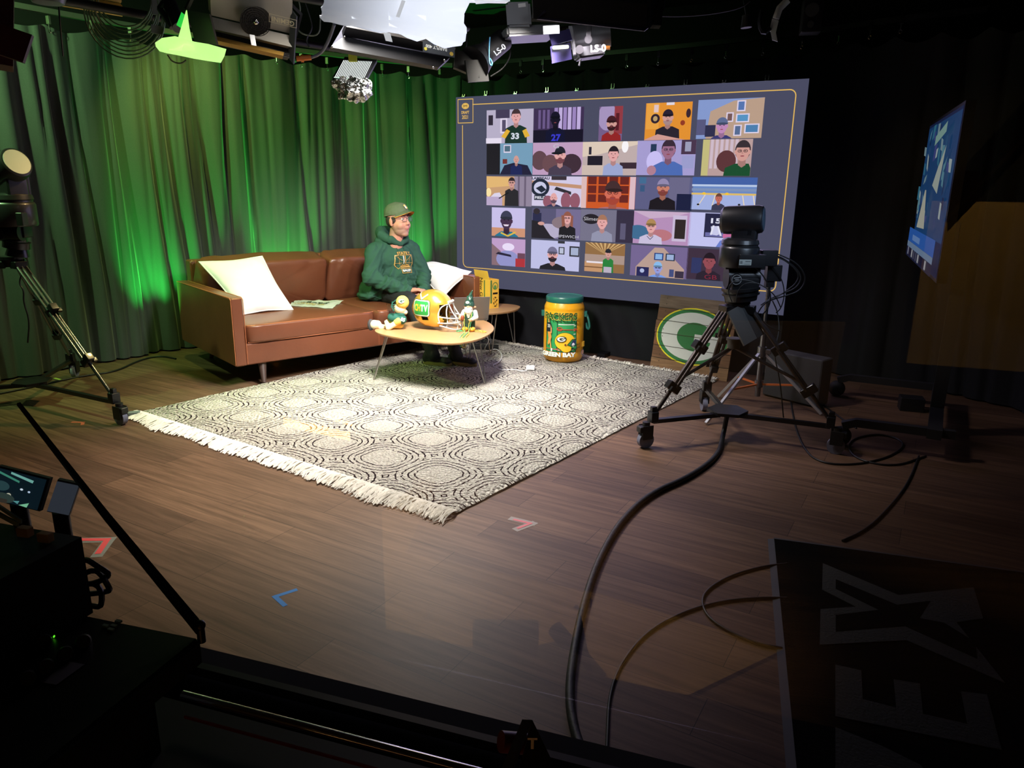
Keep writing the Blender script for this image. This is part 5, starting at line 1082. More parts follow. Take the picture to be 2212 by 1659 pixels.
A.text('STATE V', 0, cz0+.072, .030, GO, .001, 1.1); A.line([(-.046, cz0-.062), (-.046, cz0-.094), (.046, cz0-.094), (.046, cz0-.062)], .004, GO); A.text('BALLET', 0, cz0-.074, .026, (230, 230, 226), .001, .95)
A.cut(.02, 0); A.cut(.02, 1); A.place(lambda x, y, h: chest(x*1.14+.012, (y-.835)*1.14+.832, h, .003)); art_obj('chest_print', A, hood, label='gold and white stadium print on the chest')
tr = blob([('e', P(0, 0, .56), (.17, .20, .10), R0), ('c', P(.02, -.10, .575), .105, P(.50, -.125, .555), .075), ('c', P(.02, .10, .575), .105, P(.50, .145, .555), .075), ('c', P(.50, -.125, .555), .075, P(.70, -.11, .26), .062), ('c', P(.70, -.11, .26), .062, P(.80, -.10, .11), .055),
           ('c', P(.50, .145, .555), .075, P(.78, .10, .26), .062), ('c', P(.78, .10, .26), .062, P(.92, .07, .11), .055)], .007, 5, disp=(.006, 14))
obj('trousers', tr, M_jean, man, angle=180, label='black trousers')
def shoe(heel, toe, nm):
    heel, toe = Vector(heel), Vector(toe); d = (toe-heel).normalized(); sd = Vector((-d.y, d.x, 0)); L_ = (toe-heel).length; zz = .028
    up = blob([('c', heel+d*.03+Vector((0, 0, zz+.055)), .038, heel+d*.05+Vector((0, 0, zz+.085)), .042), ('c', heel+d*.03+Vector((0, 0, zz+.040)), .036, toe-d*.05+Vector((0, 0, zz+.034)), .034), ('e', toe-d*.055+Vector((0, 0, zz+.028)), (.055, .042, .026), Matrix.Rotation(math.atan2(d.y, d.x), 3, 'Z'))], .005, 5)
    s = obj('shoe', up, M_shoe, man, angle=180, label='black suede skate shoe')
    pr = []
    for k in range(25):
        a = 2*PI*k/24; x = math.cos(a); y = math.sin(a); cx = (heel+toe)/2; wv = .046*(1-.16*(x < 0)*abs(x)-.10*abs(x))
        q = cx+d*(L_/2*math.copysign(abs(x)**.8, x))+sd*(wv*math.copysign(abs(y)**.8, y)); pr.append((q.x, q.y))
    mb = MB(); mb.prism(pr[:-1], .024, .052); obj('sole', mb, M_solr, s)
    mb = MB()
    for k in range(4):
        c = heel+d*(.10+.022*k)+Vector((0, 0, zz+.078-.007*k)); mb.tube([c-sd*.02, c+Vector((0, 0, .006)), c+sd*.02], .0025, 5)
    obj('laces', mb, M_shoe, s)
shoe(P(.70, -.14, 0), P(.93, .01, 0), 'r'); shoe(P(.84, .04, 0), P(1.08, .17, 0), 'l')
# ================================================================ TRIPODS AND ROBOTIC CAMERAS
M_trp = mat('tripod_metal', (40, 40, 44), .3, .7, coat=.2); M_trs = mat('tripod_silver_tube', (128, 128, 134), .25, .9); M_ptz = mat('camera_black', (24, 24, 27), .4, coat=.2); M_blu = mat('camera_end_cap', (70, 86, 104), .4)  # blue light on the end cap is put into its colour
def tripod(label, C, zt, feet, tube, shelf=None, plate=.16):
    C = Vector((C[0], C[1], 0)); t = thing('camera_tripod', label, 'tripod', C)
    up = Vector((0, 0, 1)); bowl = C+up*zt
    mb = MB(); mb.cyl(bowl-up*.05, bowl, .055, .075, 20).cyl(bowl, bowl+up*.02, .078, n=20); 
    for f in feet:
        d = (Vector((f[0], f[1], 0))-C).normalized(); mb.box(bowl+d*.075-up*.035, (.07, .09, .05), rz=math.atan2(d.y, d.x), bev=.01)
    obj('bowl_mount', mb, M_trp, t)
    for f in feet:
        F = Vector((f[0], f[1], plate+.03)); d = (Vector((f[0], f[1], 0))-C).normalized(); sd = Vector((-d.y, d.x, 0)); top = bowl+d*.10-up*.045; mid = top.lerp(F, .34); low = top.lerp(F, .72)
        mb = MB()
        for q in (-.030, 0, .030): mb.cyl(top+sd*q, mid+sd*q, .0095, n=10)
        for q in (-.022, .022): mb.cyl(mid+sd*q-d*.012, low+sd*q-d*.012, .0105, n=10)
        mb.cyl(mid, low, .011, n=10)
        lg = obj('leg', mb, tube, t)
        mb = MB(); mb.cyl(low-(low-F)*-.0, F, .013, .012, n=10); obj('lower_tube', mb, tube, lg)
        ax = (F-top).normalized(); rot = ax.to_track_quat('Z', 'Y').to_matrix()
        for k, c_ in enumerate((mid, low)):
            mb = MB(); mb.box(c_, (.05, .095, .055), rot=rot, bev=.008).box(c_+d*.03+sd*.03, (.03, .02, .03), rot=rot, bev=.004); obj('clamp', mb, M_trp, lg)
        # dolly arm and caster
        Fp = Vector((f[0], f[1], plate)); mb = MB(); mb.tube([C+up*(plate-.01)+d*.06, C+up*(plate-.005)+d*.3, Fp], .019, 4)
        ar = obj('dolly_arm', mb, M_trp, t)
        mb = MB(); mb.box(Fp+up*.03+d*.0, (.05, .06, .07), rz=math.atan2(d.y, d.x), bev=.008).box(Fp+up*.075, (.035, .03, .04), rz=math.atan2(d.y, d.x), bev=.006); obj('foot_clamp', mb, M_trp, ar)
        ca = Fp+d*.045; ww = Vector((ca.x, ca.y, .052)); mb = MB(); mb.cyl(ca+up*.0, ca-up*.03, .024, n=12).box(ca-up*.065-sd*.026, (.075, .006, .09), rz=math.atan2(d.y, d.x), bev=.003).box(ca-up*.065+sd*.026, (.075, .006, .09), rz=math.atan2(d.y, d.x), bev=.003).box(ca-up*.045+d*.02, (.07, .052, .04), rz=math.atan2(d.y, d.x), bev=.01)
        cs = obj('caster', mb, BLACK, ar)
        mb = MB(); mb.cyl(ww-sd*.017, ww+sd*.017, .052, n=24); obj('wheel', mb, mat('grey_wheel', (120, 122, 140), .5), cs)
    mb = MB(); mb.prism([(C.x+.13*math.cos(a), C.y+.13*math.sin(a)) for a in [k*PI/3+.3 for k in range(6)]], plate+.0, plate+.02); obj('dolly_plate', mb, M_trp, t, smooth=False)
    if shelf:
        cup = C+up*shelf; mb = MB(); mb.cyl(cup-up*.02, cup+up*.03, .040, n=20).cyl(cup+up*.03, cup+up*.045, .048, n=20)
        sp = obj('spreader_hub', mb, mat('spreader_grey', (70, 66, 62), .5), t)
        for f in feet:
            F = Vector((f[0], f[1], plate+.03)); d = (Vector((f[0], f[1], 0))-C).normalized(); top = bowl+d*.10-up*.045; tt = (top.z-(shelf-.20))/(top.z-F.z); tgt = top.lerp(F, min(.85, tt)); mb = MB(); mb.cyl(cup-up*.01, tgt, .012, .010, n=8); obj('spreader_arm', mb, tube, sp)
    return t
def frame_at(Q):
    Q = Vector((Q[0], Q[1], 0)); s = (vpt(1000, 500, Q)-vpt(900, 500, Q)).length/100
    return (lambda x, y, b=0: vpt(x, y, Q)+Vector((FW.x, FW.y, 0)).normalized()*b), s
# ---- camera tripod in front of the painted sign
TC = (-1.09, 4.70); tq, ts = frame_at(TC)
ztop = tq(1600, 655).z
tripod('black camera tripod on a wheeled dolly in front of the painted wooden sign', TC, ztop, [(-1.44, 4.26), (-1.36, 5.17), (-.47, 4.75)], mat('tripod_bronze_tube', (74, 66, 64), .3, .8), shelf=tq(1578, 745).z, plate=.17)
def fluid_head(label, f, s, cx, cy, logo=True):       # px offsets scaled by s, cx, cy: centre
    t = thing('fluid_head', label, 'tripod head', f(cx, cy+32))
    O = lambda dx, dy, b=0: f(cx+dx, cy+dy, b)
    mb = MB(); mb.cyl(O(-2, 36), O(-2, 14), 34*s, 38*s, 22).cyl(O(-2, 14), O(-2, 8), 41*s, n=22).cyl(O(-2, 24), O(-2, 20), 40*s, n=22); obj('pan_base', mb, M_ptz, t)
    mb = MB(); a, b_ = O(-34, -14, 0), O(34, -14, 0); mb.cyl(a, b_, 25*s, n=26).box(O(0, 2), (60*s, 60*s, 34*s), rz=CAM_YAW, bev=6*s); obj('tilt_body', mb, M_ptz, t)
    mb = MB(); mb.box(O(2, -36), (86*s, 46*s, 8*s), rz=CAM_YAW, bev=2*s); obj('camera_plate', mb, M_ptz, t)
    mb = MB(); c = O(-20, -12, -30*s); nb = Vector((FW.x, FW.y, 0)).normalized(); mb.cyl(c, c-nb*.006, 13*s, n=22); k = obj('logo_badge', mb, M_ptz, t)
    A = Art(.0004); A.ring(0, 0, 11*s, 11*s, 1.6*s, (150, 150, 150), 24); A.line([(-6*s, 3*s), (7*s, 5*s)], 2.2*s, (150, 150, 150)); A.line([(-7*s, -4*s), (6*s, -2*s)], 2.2*s, (150, 150, 150)); A.line([(-3*s, 0), (4*s, 1*s)], 2*s, (150, 150, 150))
    A.place(lambda x, y, h: c-nb*(.007+h)+RT*x+Vector((0, 0, 1))*y); art_obj('logo', A, t)
    return t
fluid_head('black fluid head with round logo on the tripod before the wooden sign', tq, ts, 1602, 612)
def ptz(label, f, s, cx, cy, ax, by, endcol):          # cx, cy: base centre; ax: direction of the barrel
    t = thing('robotic_camera', label, 'camera', f(cx, cy+28))
    O = lambda dx, dy, b=0: f(cx+dx, cy+dy, b); mb = MB(); up = Vector((0, 0, 1))
    mb.lathe([(0, 0), (40*s, 0), (42*s, 3*s), (42*s, 40*s), (40*s, 44*s), (38*s, 45*s), (38*s, 48*s), (40*s, 50*s), (38*s, 58*s), (30*s, 62*s), (0, 62*s)], c=O(0, 30), n=48); bd = obj('camera_base', mb, M_ptz, t)
    c = O(0, 30)+up*100*s; a = c-ax*42*s; b_ = c+ax*42*s; rt = ax.to_track_quat('Z', 'Y').to_matrix()
    mb = MB(); mb.lathe([(0, -44*s), (22*s, -44*s), (29*s, -38*s), (30*s, -30*s), (30*s, 34*s), (28*s, 42*s), (25*s, 44*s), (0, 44*s)], n=40, M=Matrix.Translation(c) @ rt.to_4x4()); hd_ = obj('camera_barrel', mb, M_ptz, t)
    e = c+ax*44*s; mb = MB(); mb.cyl(e, e+ax*.003, 24*s, n=32); obj('end_cap', mb, endcol, hd_)
    mb = MB(); sd = Vector((-ax.y, ax.x, 0)).normalized()
    mb.box(c-up*34*s+ax*8*s, (52*s, 40*s, 40*s), rz=math.atan2(ax.y, ax.x), bev=8*s).box(c-up*18*s+sd*31*s, (30*s, 9*s, 66*s), rz=math.atan2(ax.y, ax.x), bev=4*s).box(c-up*18*s-sd*31*s*0+ax*20*s, (20*s, 40*s, 40*s), rz=math.atan2(ax.y, ax.x), bev=6*s); obj('yoke', mb, M_ptz, t)
    mb = MB(); mb.box(O(18, 14, -34*s), (56*s, 24*s, 28*s), rz=CAM_YAW, bev=2*s).box(O(62, 10, -6*s), (34*s, 34*s, 34*s), rz=CAM_YAW, bev=3*s) if by else mb.box(O(30, 14, -20*s), (20*s, 24*s, 24*s), rz=CAM_YAW, bev=2*s); obj('connector_box', mb, M_ptz, t)
    if by:
        A = Art(.0004); A.rect(-13*s, -6*s, 13*s, 6*s, (176, 184, 178)); A.rect(-11*s, -3*s, -6*s, 3*s, (120, 126, 124)); A.rect(0, 1*s, 11*s, 3*s, (110, 116, 114)); A.rect(-2*s, -4*s, 10*s, -3*s, (130, 134, 132))
        nb = Vector((FW.x, FW.y, 0)).normalized(); pp = O(2, 16, -46.8*s); A.place(lambda x, y, h: pp-nb*h+RT*x+up*y); art_obj('rating_label', A, t, label='white rating label')
    return t
rt_h = Vector((RT.x, RT.y, 0)).normalized(); tow = -Vector((FW.x, FW.y, 0)).normalized()
ptz('black robotic camera on the tripod in front of the video screen', tq, ts, 1594, 546, (rt_h+tow*.45+Vector((0, 0, .06))).normalized(), 1, M_blu)
# cables of that camera
def cab(pts, r, label, b=0, sm=3, f=tq, m=None, cat='cable', g=None):
    mb = MB(); mb.tube([f(p[0], p[1], p[2] if len(p) > 2 else b) for p in pts], r, 7, smooth=sm); return solo('camera_cable', mb, m or CABLE, label, cat, g)
zc = lambda L, b=0: [(1540+x/6.636, 430+y/6.636, b) for x, y in L]
cab(zc([(740, 745), (830, 750), (980, 810), (1180, 900), (1300, 1040), (1330, 1180), (1240, 1320), (1050, 1385), (850, 1440), (720, 1510), (640, 1640)]), .0042, 'outermost black cable looping right of the camera beside the screen edge')
cab(zc([(740, 790), (900, 800), (1100, 900), (1250, 1040), (1290, 1160), (1200, 1290), (1020, 1360), (840, 1430), (700, 1530)], .02), .0042, 'middle black cable looping right of the camera beside the screen edge')
cab(zc([(740, 825), (940, 830), (1120, 950), (1220, 1080), (1180, 1200), (1050, 1300), (900, 1400), (740, 1470)], -.02), .0036, 'inner black cable looping right of the camera beside the screen edge')
cab(zc([(680, 860), (800, 940), (920, 1060), (990, 1220), (1000, 1400), (950, 1560), (880, 1620)], -.03), .0034, 'thin black cable arching down over the lower right corner of the screen')
cab(zc([(180, 1420), (130, 1300), (140, 1190), (240, 1115), (420, 1120), (640, 1210), (790, 1340), (860, 1500)], -.14), .0034, 'thin black cable looped round the fluid head')
cab(zc([(240, 1430), (250, 1300), (320, 1190), (420, 1150), (560, 1170)], -.14), .003, 'short black cable loop under the fluid head')
cab(zc([(540, 960), (640, 1060), (720, 1200), (760, 1400), (700, 1560), (600, 1640), (700, 1780), (900, 1850)], -.10), .004, 'black cable hanging down the front of the camera tripod')
cab([(1680, 655, .1), (1692, 680, .1), (1690, 720, .05), (1670, 760, 0), (1685, 820, 0), (1690, 900, -.02)], .004, 'black cable hanging right of the camera tripod')
mb = MB(); mb.box(tq(1672, 590, .02), (.09, .07, .10), rz=.5, bev=.006).box(tq(1664, 612, .02), (.05, .05, .05), rz=.5, bev=.004); solo('control_box', mb, M_ptz, 'small black control box clipped beside the fluid head', 'control box')
# monitor clamped to the tripod
A_, B_, C_ = tq(1563, 668, -.10), tq(1594, 655, -.06), tq(1592, 735, -.16)
t = thing('field_monitor', 'thin dark grey monitor clamped at a tilt to the camera tripod legs', 'monitor', A_); mb = MB(); mb.slab(A_, B_, C_, .015); obj('housing', mb, mat('monitor_grey', (60, 58, 56), .5), t, smooth=False)
mb = MB(); mb.slab(A_-(A_-B_)*-.0+(B_-A_)*1.0, B_+(B_-A_)*.55, C_+(B_-A_)*1.02, .03); obj('side_bracket', mb, BLACK, t, smooth=False)
# silver light stand behind
LB = Vector((-1.06, 5.46, 0)); t = thing('light_stand', 'silver light stand with orange braces behind the camera tripod', 'light stand', LB)
mb = MB(); mb.cyl(LB+Vector((0, 0, .10)), LB+Vector((0, 0, .62)), .020, n=14).cyl(LB+Vector((0, 0, .6)), LB+Vector((0, 0, 1.06)), .014, n=12); obj('pole', mb, M_trs, t)
mb = MB(); mb.cyl(LB+Vector((0, 0, .40)), LB+Vector((0, 0, .47)), .032, n=14).box(LB+Vector((.04, 0, .44)), (.05, .03, .03), bev=.004).cyl(LB+Vector((0, 0, .17)), LB+Vector((0, 0, .22)), .03, n=14); obj('collar', mb, M_trs, t)
for fx, fy in ((-1.27, 4.88), (-1.38, 5.60), (-.62, 5.55)):
    F = Vector((fx, fy, .012)); d = (F-LB); mb = MB(); mb.tube([LB+Vector((0, 0, .42))+d*.06, F], .013, 4); obj('leg', mb, mat('bright_aluminium', (205, 208, 212), .3, .7), t)
    mb = MB(); mb.tube([LB+Vector((0, 0, .19))+d*.05, LB+(F-LB)*.55+Vector((0, 0, .20))], .009, 4); obj('brace', mb, mat('orange_paint', (196, 98, 44), .45), t, label='orange brace')
mb = MB(); mb.box((-.86, 5.85, .19), (.46, .16, .36), rz=-.35, bev=.02); t = solo('equipment_case', mb, mat('dark_grey_case', (50, 50, 52), .8), 'dark grey equipment case standing on the floor behind the light stand', 'case')
# ---- left tripod
LC = (-5.60, 2.74); lq, ls = frame_at(LC)
tripod('black and chrome camera tripod on a dolly at the left edge by the green curtain', LC, lq(52, 560).z, [(-4.66, 2.77), (-6.05, 3.28), (-6.02, 2.05)], M_trs, shelf=None, plate=.15)
t = thing('pan_head', 'grey geared pan head on the tripod at the left edge', 'tripod head', lq(35, 545)); O = lambda x, y, b=0: lq(x, y, b)
mb = MB(); mb.cyl(O(38, 552), O(38, 535), .075, .06, 18).cyl(O(36, 535), O(36, 522), .085, n=24).cyl(O(34, 520), O(34, 508), .07, n=20); obj('pan_base', mb, M_trp, t)
mb = MB(); mb.cyl(O(12, 502, -.05), O(58, 502, -.05), .055, n=20).box(O(36, 500), (.16, .10, .08), rz=CAM_YAW, bev=.01); obj('tilt_body', mb, M_trp, t)
nb = Vector((FW.x, FW.y, 0)).normalized(); c = O(20, 504, -.09); mb = MB(); mb.cyl(c, c-nb*.02, .034, n=20); obj('knob', mb, BLACK, t)
ptz('black robotic camera tilted down at the left edge in front of the green curtain', lq, ls*1.12, 30, 458, (rt_h*.75+tow*.35+Vector((0, 0, .38))).normalized(), 0, mat('camera_end_white', (170, 176, 170), .4))
mb = MB(); mb.tube([lq(52, 560), lq(60, 585, -.05), lq(50, 610, -.05), lq(62, 625, -.05), lq(58, 650, -.04), lq(68, 690, -.02), lq(60, 740, 0)], .006, 6, smooth=3); solo('camera_cable', mb, CABLE, 'black cable hanging inside the left tripod', 'cable')
mb = MB(); g = gpt(172, 880, .0); mb.box(gpt(282, 893, .03), (.12, .05, .02), rz=.9, bev=.004); solo('cable_tag', mb, mat('grey_plastic', (120, 128, 128), .5), 'small grey plastic clip lying on the rug corner by the caster', 'clip')

# ================================================================ FLOOR CABLES
def floor_cable(pts, r, label, name='floor_cable', m=None, sm=3):
    mb = MB(); mb.tube([gpt(x, y, r*1.02) for x, y in pts], r, 10, smooth=sm); return solo(name, mb, m or CABLE, label, 'cable')
mb = MB(); pts = [(1570, 905), (1562, 940), (1552, 985), (1490, 1030), (1405, 1065), (1340, 1125), (1292, 1210), (1262, 1300), (1240, 1400), (1228, 1500), (1242, 1590), (1285, 1680), (1350, 1760)]
P0 = [gpt(x, y, .016) for x, y in pts]; P0[0] = gpt(1570, 900, .15); mb.tube(P0, .0155, 10, smooth=3)
sl = solo('cable_bundle', mb, mat('black_cable_sleeve', (20, 20, 22), .55, bump=(60, .5, .004)), 'thick black cable bundle snaking from the camera tripod down to the bottom of the frame', 'cable')
floor_cable([(1700, 1218), (1650, 1223), (1580, 1242), (1528, 1272), (1514, 1300), (1530, 1335), (1580, 1368), (1640, 1392), (1690, 1400)], .0055, 'thin black cable curling out from the edge of the floor mat')
floor_cable([(1700, 1292), (1640, 1291), (1560, 1298), (1480, 1320), (1400, 1362), (1342, 1430), (1316, 1500), (1312, 1590), (1308, 1700)], .0055, 'thin black cable running from the floor mat to the bottom right of the bundle')
floor_cable([(1700, 800), (1712, 900), (1730, 960), (1765, 1000), (1850, 1005), (1930, 985), (1960, 955), (1900, 935), (1830, 950), (1840, 990), (1930, 1010), (2000, 985)], .006, 'black cable coiled on the dark floor right of the camera tripod')
floor_cable([(1985, 985), (1960, 1050), (1900, 1120), (1860, 1150), (1820, 1168)], .006, 'black cable curving towards the top edge of the floor mat')
floor_cable([(1735, 838), (1770, 868), (1812, 900), (1850, 925)], .006, 'black cable running from the sign to the dark right side')
floor_cable([(0, 850), (60, 838), (130, 822), (190, 810), (250, 803), (300, 778), (345, 768), (380, 775)], .008, 'black cable lying along the foot of the green lit curtain')
# ================================================================ FLOOR TAPE MARKS
def tape(pts, w, z, col, label):
    t = MB(); P_ = [gpt(x, y, 0) for x, y in pts]
    for k_, (a, b_) in enumerate(zip(P_, P_[1:])):
        d = (b_-a).normalized(); n = Vector((-d.y, d.x, 0))*w/2; e = d*w/2; a = a+Vector((0, 0, .0003*k_)); b_ = b_+Vector((0, 0, .0003*k_))
        vs = [t.bm.verts.new(p+Vector((0, 0, z))) for p in (a-n-e, b_-n+e, b_+n+e, a+n-e)]; t.bm.faces.new(vs)
    return t
def tp(pts, w, col, nm, label): return solo('floor_tape', tape(pts, w, .0006, col, label), mat(nm, col, .7), label, 'tape', smooth=False)
tp([(637, 1275), (594, 1289), (614, 1307)], .020, (40, 120, 190), 'blue_tape', 'blue tape corner mark on the open wood floor')
t = tp([(1108, 1121), (1150, 1131), (1118, 1143)], .040, (150, 140, 136), 'grey_tape', 'grey and pink tape arrow mark below the rug corner')
obj('tape_inset', tape([(1112, 1123), (1146, 1131), (1120, 1141)], .016, .0016, 0, 0), mat('pink_tape', (206, 110, 120), .7), t, smooth=False, label='pink tape strip', world=True)
t = tp([(150, 1168), (236, 1166), (212, 1198)], .050, (120, 124, 112), 'olive_tape', 'red tape corner mark on olive tape at the lower left floor')
obj('tape_inset', tape([(150, 1166), (232, 1166), (213, 1194)], .026, .0016, 0, 0), mat('red_tape', (214, 74, 74), .7), t, smooth=False, label='red tape strip')
tp([(119, 817), (137, 822), (166, 817)], .022, (206, 200, 90), 'yellow_tape', 'yellow tape corner mark near the foot of the green lit curtain')
tp([(158, 912), (180, 912), (178, 917)], .022, (190, 90, 70), 'faded_red_tape', 'small faded red tape mark beside the left tripod caster')
# ================================================================ FLOOR MAT with large letters
mA, mBc, mD = gpt(1672, 1167, 0), gpt(1600, 1659, 0), gpt(2230, 1243, 0)
um = (mD-mA).normalized(); vm = Vector((um.y, -um.x, 0)); Wm, Hm = 1.02, 1.9
mt = thing('floor_mat', 'black textured floor mat with large grey letters at the lower right', 'mat', mA)
mb = MB(); mb.slab(mA+vm*Hm, mA+vm*Hm+um*Wm, mA, .008); obj('mat_body', mb, mat('black_mat_pile', (9, 9, 9), .95, spec=.05, bump=(140, .9, .004)), mt, smooth=False)
mb = MB()
for a, b_ in ((mA, mA+um*Wm), (mA, mA+vm*Hm), (mA+um*Wm, mA+um*Wm+vm*Hm)):
    d = (b_-a).normalized(); n = Vector((-d.y, d.x, 0)); s_ = 1 if (n.dot(((mA+um*Wm/2+vm*Hm/2)-a)) < 0) else -1
    mb.slab(a+n*s_*.028+Vector((0, 0, .0005)), b_+n*s_*.028+Vector((0, 0, .0005)), a+Vector((0, 0, .006)), .002)
obj('rubber_border', mb, mat('mat_rubber_border', (58, 58, 62), .6), mt, smooth=False)
zz = lambda L_: [(1600+x/2.967, 1100+y/2.967) for x, y in L_]
LET = [[(525, 360), (1010, 565), (1490, 515), (1550, 715), (1380, 740), (1690, 1130), (1060, 855), (505, 885), (510, 655), (735, 640), (520, 530)],
       [(605, 1012), (770, 1050), (780, 1235), (995, 1290), (978, 1108), (1145, 1135), (1165, 1330), (1450, 1395), (1410, 1185), (1575, 1205), (1668, 1560), (605, 1345)],
       [(605, 1415), (900, 1535), (1150, 1659), (1200, 1720), (605, 1720)]]
HOL = [[(607, 465), (1000, 630), (1210, 605), (1140, 715), (1300, 745), (1500, 870), (1510, 975), (1050, 765), (607, 800), (607, 695), (885, 662), (607, 525)]]
def flat_letters(Ls, z, t=.003):
    mb = MB()
    for P_ in Ls:
        q = [gpt(x, y, 0) for x, y in zz(P_)]; mb.prism([(p.x, p.y) for p in q], z, z+t)
    return mb
obj('letters', flat_letters(LET, .008), mat('grey_mat_pile', (70, 70, 70), .95, spec=.05, bump=(90, 1, .006)), mt, smooth=False, label='grey looped pile letters E and X')
obj('letter_inset', flat_letters(HOL, .0085, .004), MATS['black_mat_pile'], mt, smooth=False)
# ================================================================ TELEVISION ON CART (seen almost edge-on)
n1, f1 = Vector((-.028, 4.72, 0)), Vector((-.235, 6.35, 0)); tz0, tz1 = 1.09, 2.04
tv = thing('television', 'large television seen almost edge on showing a blue and white scene at the right', 'television', ((n1.x+f1.x)/2, (n1.y+f1.y)/2, tz0))
al = (f1-n1); nn_ = Vector((-al.y, al.x, 0)).normalized()     # towards the studio
mb = MB(); mb.slab(n1+Vector((0, 0, tz0)), f1+Vector((0, 0, tz0)), n1+Vector((0, 0, tz1)), .05); 
for v in mb.bm.verts: pass
obj('cabinet', mb, mat('tv_bezel', (30, 30, 36), .35), tv, smooth=False)
T = Art(.0006); random.seed(21); T.rect(.012, .02, .988, .98, (24, 40, 84))
T.rect(.02, .22, .98, .96, (30, 76, 130))
for k in range(46):
    x = random.uniform(.03, .93); y = random.uniform(.26, .88); w_ = random.uniform(.02, .08); h_ = random.uniform(.03, .12); sk = random.uniform(-.03, .03)
    c = random.choice([(36, 92, 140), (60, 130, 160), (100, 156, 176), (190, 206, 206), (70, 80, 150), (30, 60, 110), (140, 170, 180), (24, 50, 96)])
    T.poly([(x, y), (x+w_, y+sk), (min(.98, x+w_+sk), min(.96, y+h_+sk)), (max(.02, x+sk), min(.96, y+h_))], c)
T.poly([(.28, .26), (.56, .27), (.44, .52), (.40, .52)], (206, 206, 190)); T.poly([(.62, .55), (.80, .50), (.86, .78), (.72, .66)], (190, 200, 190)); T.poly([(.50, .80), (.8, .86), (.8, .92), (.5, .86)], (150, 190, 180))
T.rect(.02, .14, .98, .24, (50, 110, 206)); T.rect(.2, .16, .5, .2, (120, 160, 226)); T.rect(.02, .10, .98, .14, (130, 156, 190)); T.rect(.02, .03, .98, .10, (30, 36, 70))
for k in range(9): T.rect(.08+k*.09, .045, .13+k*.09, .10, random.choice([(190, 190, 196), (90, 90, 110), (40, 30, 50), (150, 150, 170)]))
fl = -al; O_ = f1; T.place(lambda x, y, h: f1-al*x+Vector((0, 0, tz0+(tz1-tz0)*y))+nn_*(.0515+h) if False else f1-al*x+Vector((0, 0, tz0+(tz1-tz0)*y))+nn_*(h+.0015)); art_obj('screen', T, tv, attr_mat('tv_picture', .42), label='screen with blue cityscape picture')
ct = thing('television_cart', 'black rolling cart legs with round casters on the floor under the television', 'cart', (-.05, 5.6, 0))
for a, b_ in (((-.60, 6.17), (.05, 6.22)), ((-.42, 4.95), (.20, 5.02))):
    a, b_ = Vector((*a, .13)), Vector((*b_, .13)); mb = MB(); mb.tube([a, a+(b_-a)*.12+Vector((0, 0, .03)), b_+Vector((0, 0, .03))], .035, 4); lg = obj('base_leg', mb, mat('cart_black', (36, 36, 38), .5), ct)
    mb = MB(); mb.sph(Vector((a.x-.0, a.y, .062)), (.062, .055, .062), 14); obj('caster', mb, RUBBER, lg)
mb = MB(); mb.box((.09, 5.6, .16), (.08, 1.3, .06)).box((.09, 5.55, .90), (.08, .10, 1.5)).box((.04, 5.55, 1.55), (.12, .5, .3)); obj('upright', mb, MATS['cart_black'], ct, smooth=False)
# small white box and black boxes on the floor below the television
q = gpt(1966, 885, 0); mb = MB(); mb.box(q+Vector((0, 0, .05)), (.16, .12, .10), rz=.2, bev=.006); w_ = solo('junction_box', mb, mat('black_box', (20, 20, 22), .5), 'small black junction box with white label on the floor under the television', 'box')
A = Art(.0006); A.rect(-.03, -.02, .03, .02, (170, 178, 184)); A.rect(-.02, -.005, .02, .0, (90, 90, 90)); A.place(plane_map(q+Vector((-.02, -.062, .075)), (.98, .2, 0), (0, 0, 1))); art_obj('label_sticker', A, w_)
# ================================================================ LIGHTING RIG above the set
M_lhs = mat('lamp_housing_grey', (160, 154, 142), .45, .3, var=(6, .06)); M_lhd = mat('lamp_housing_black', (24, 24, 28), .45, .2); M_fin = mat('heat_sink_black', (30, 28, 26), .4, .5)
M_pipe = mat('grid_pipe', (40, 38, 34), .45, .6); M_lg = mat('light_grey_housing', (120, 122, 128), .4, .2)
def quad(mb, a, b, c, t): return mb.slab(dpt(*a), dpt(*b), dpt(*c), t)
def em(name, col, st): return mat(name, (20, 20, 20), .6, emit=col, estr=st)
def hang(name, mb, m, label): return solo(name, mb, m, label, 'pipe')
# pipes
for a, b, r, lab in (((-40, -30, 4.6), (720, 105, 5.9), .024, 'dark grid pipe running over the green lit curtain'), ((560, -22, 4.4), (1010, 60, 5.6), .024, 'dark grid pipe above the white softbox'), ((1060, 92, 6.0), (1420, 30, 5.2), .024, 'dark grid pipe in front of the back curtain track')):
    mb = MB(); mb.cyl(dpt(*a), dpt(*b), r, n=14); hang('grid_pipe', mb, M_pipe, lab)
a, b = dpt(95, -8, 5.0), dpt(262, 22, 5.3); mb = MB(); mb.cyl(a, b, .035, n=4); mb.cyl(a+Vector((0, 0, .05)), b+Vector((0, 0, .05)), .012, n=8); solo('yellow_beam', mb, mat('yellow_wood', (206, 176, 72), .6), 'yellow painted beam above the left curtain track', 'beam')
# coiled cable
c = dpt(268, -8, 5.0); mb = MB()
for k in range(9):
    R = .15+.009*k; mb.tube([c+rt_h*(R*math.cos(a))+Vector((0, 0, 1))*(R*1.02*math.sin(a)-.012*k)+tow*(.01*(k % 3)) for a in [i*2*PI/30 for i in range(30)]], .0042, 6, closed=True)
solo('coiled_cable', mb, mat('green_cable', (120, 150, 120), .4), 'coil of thin cable hanging from the pipe over the green lit curtain', 'cable')
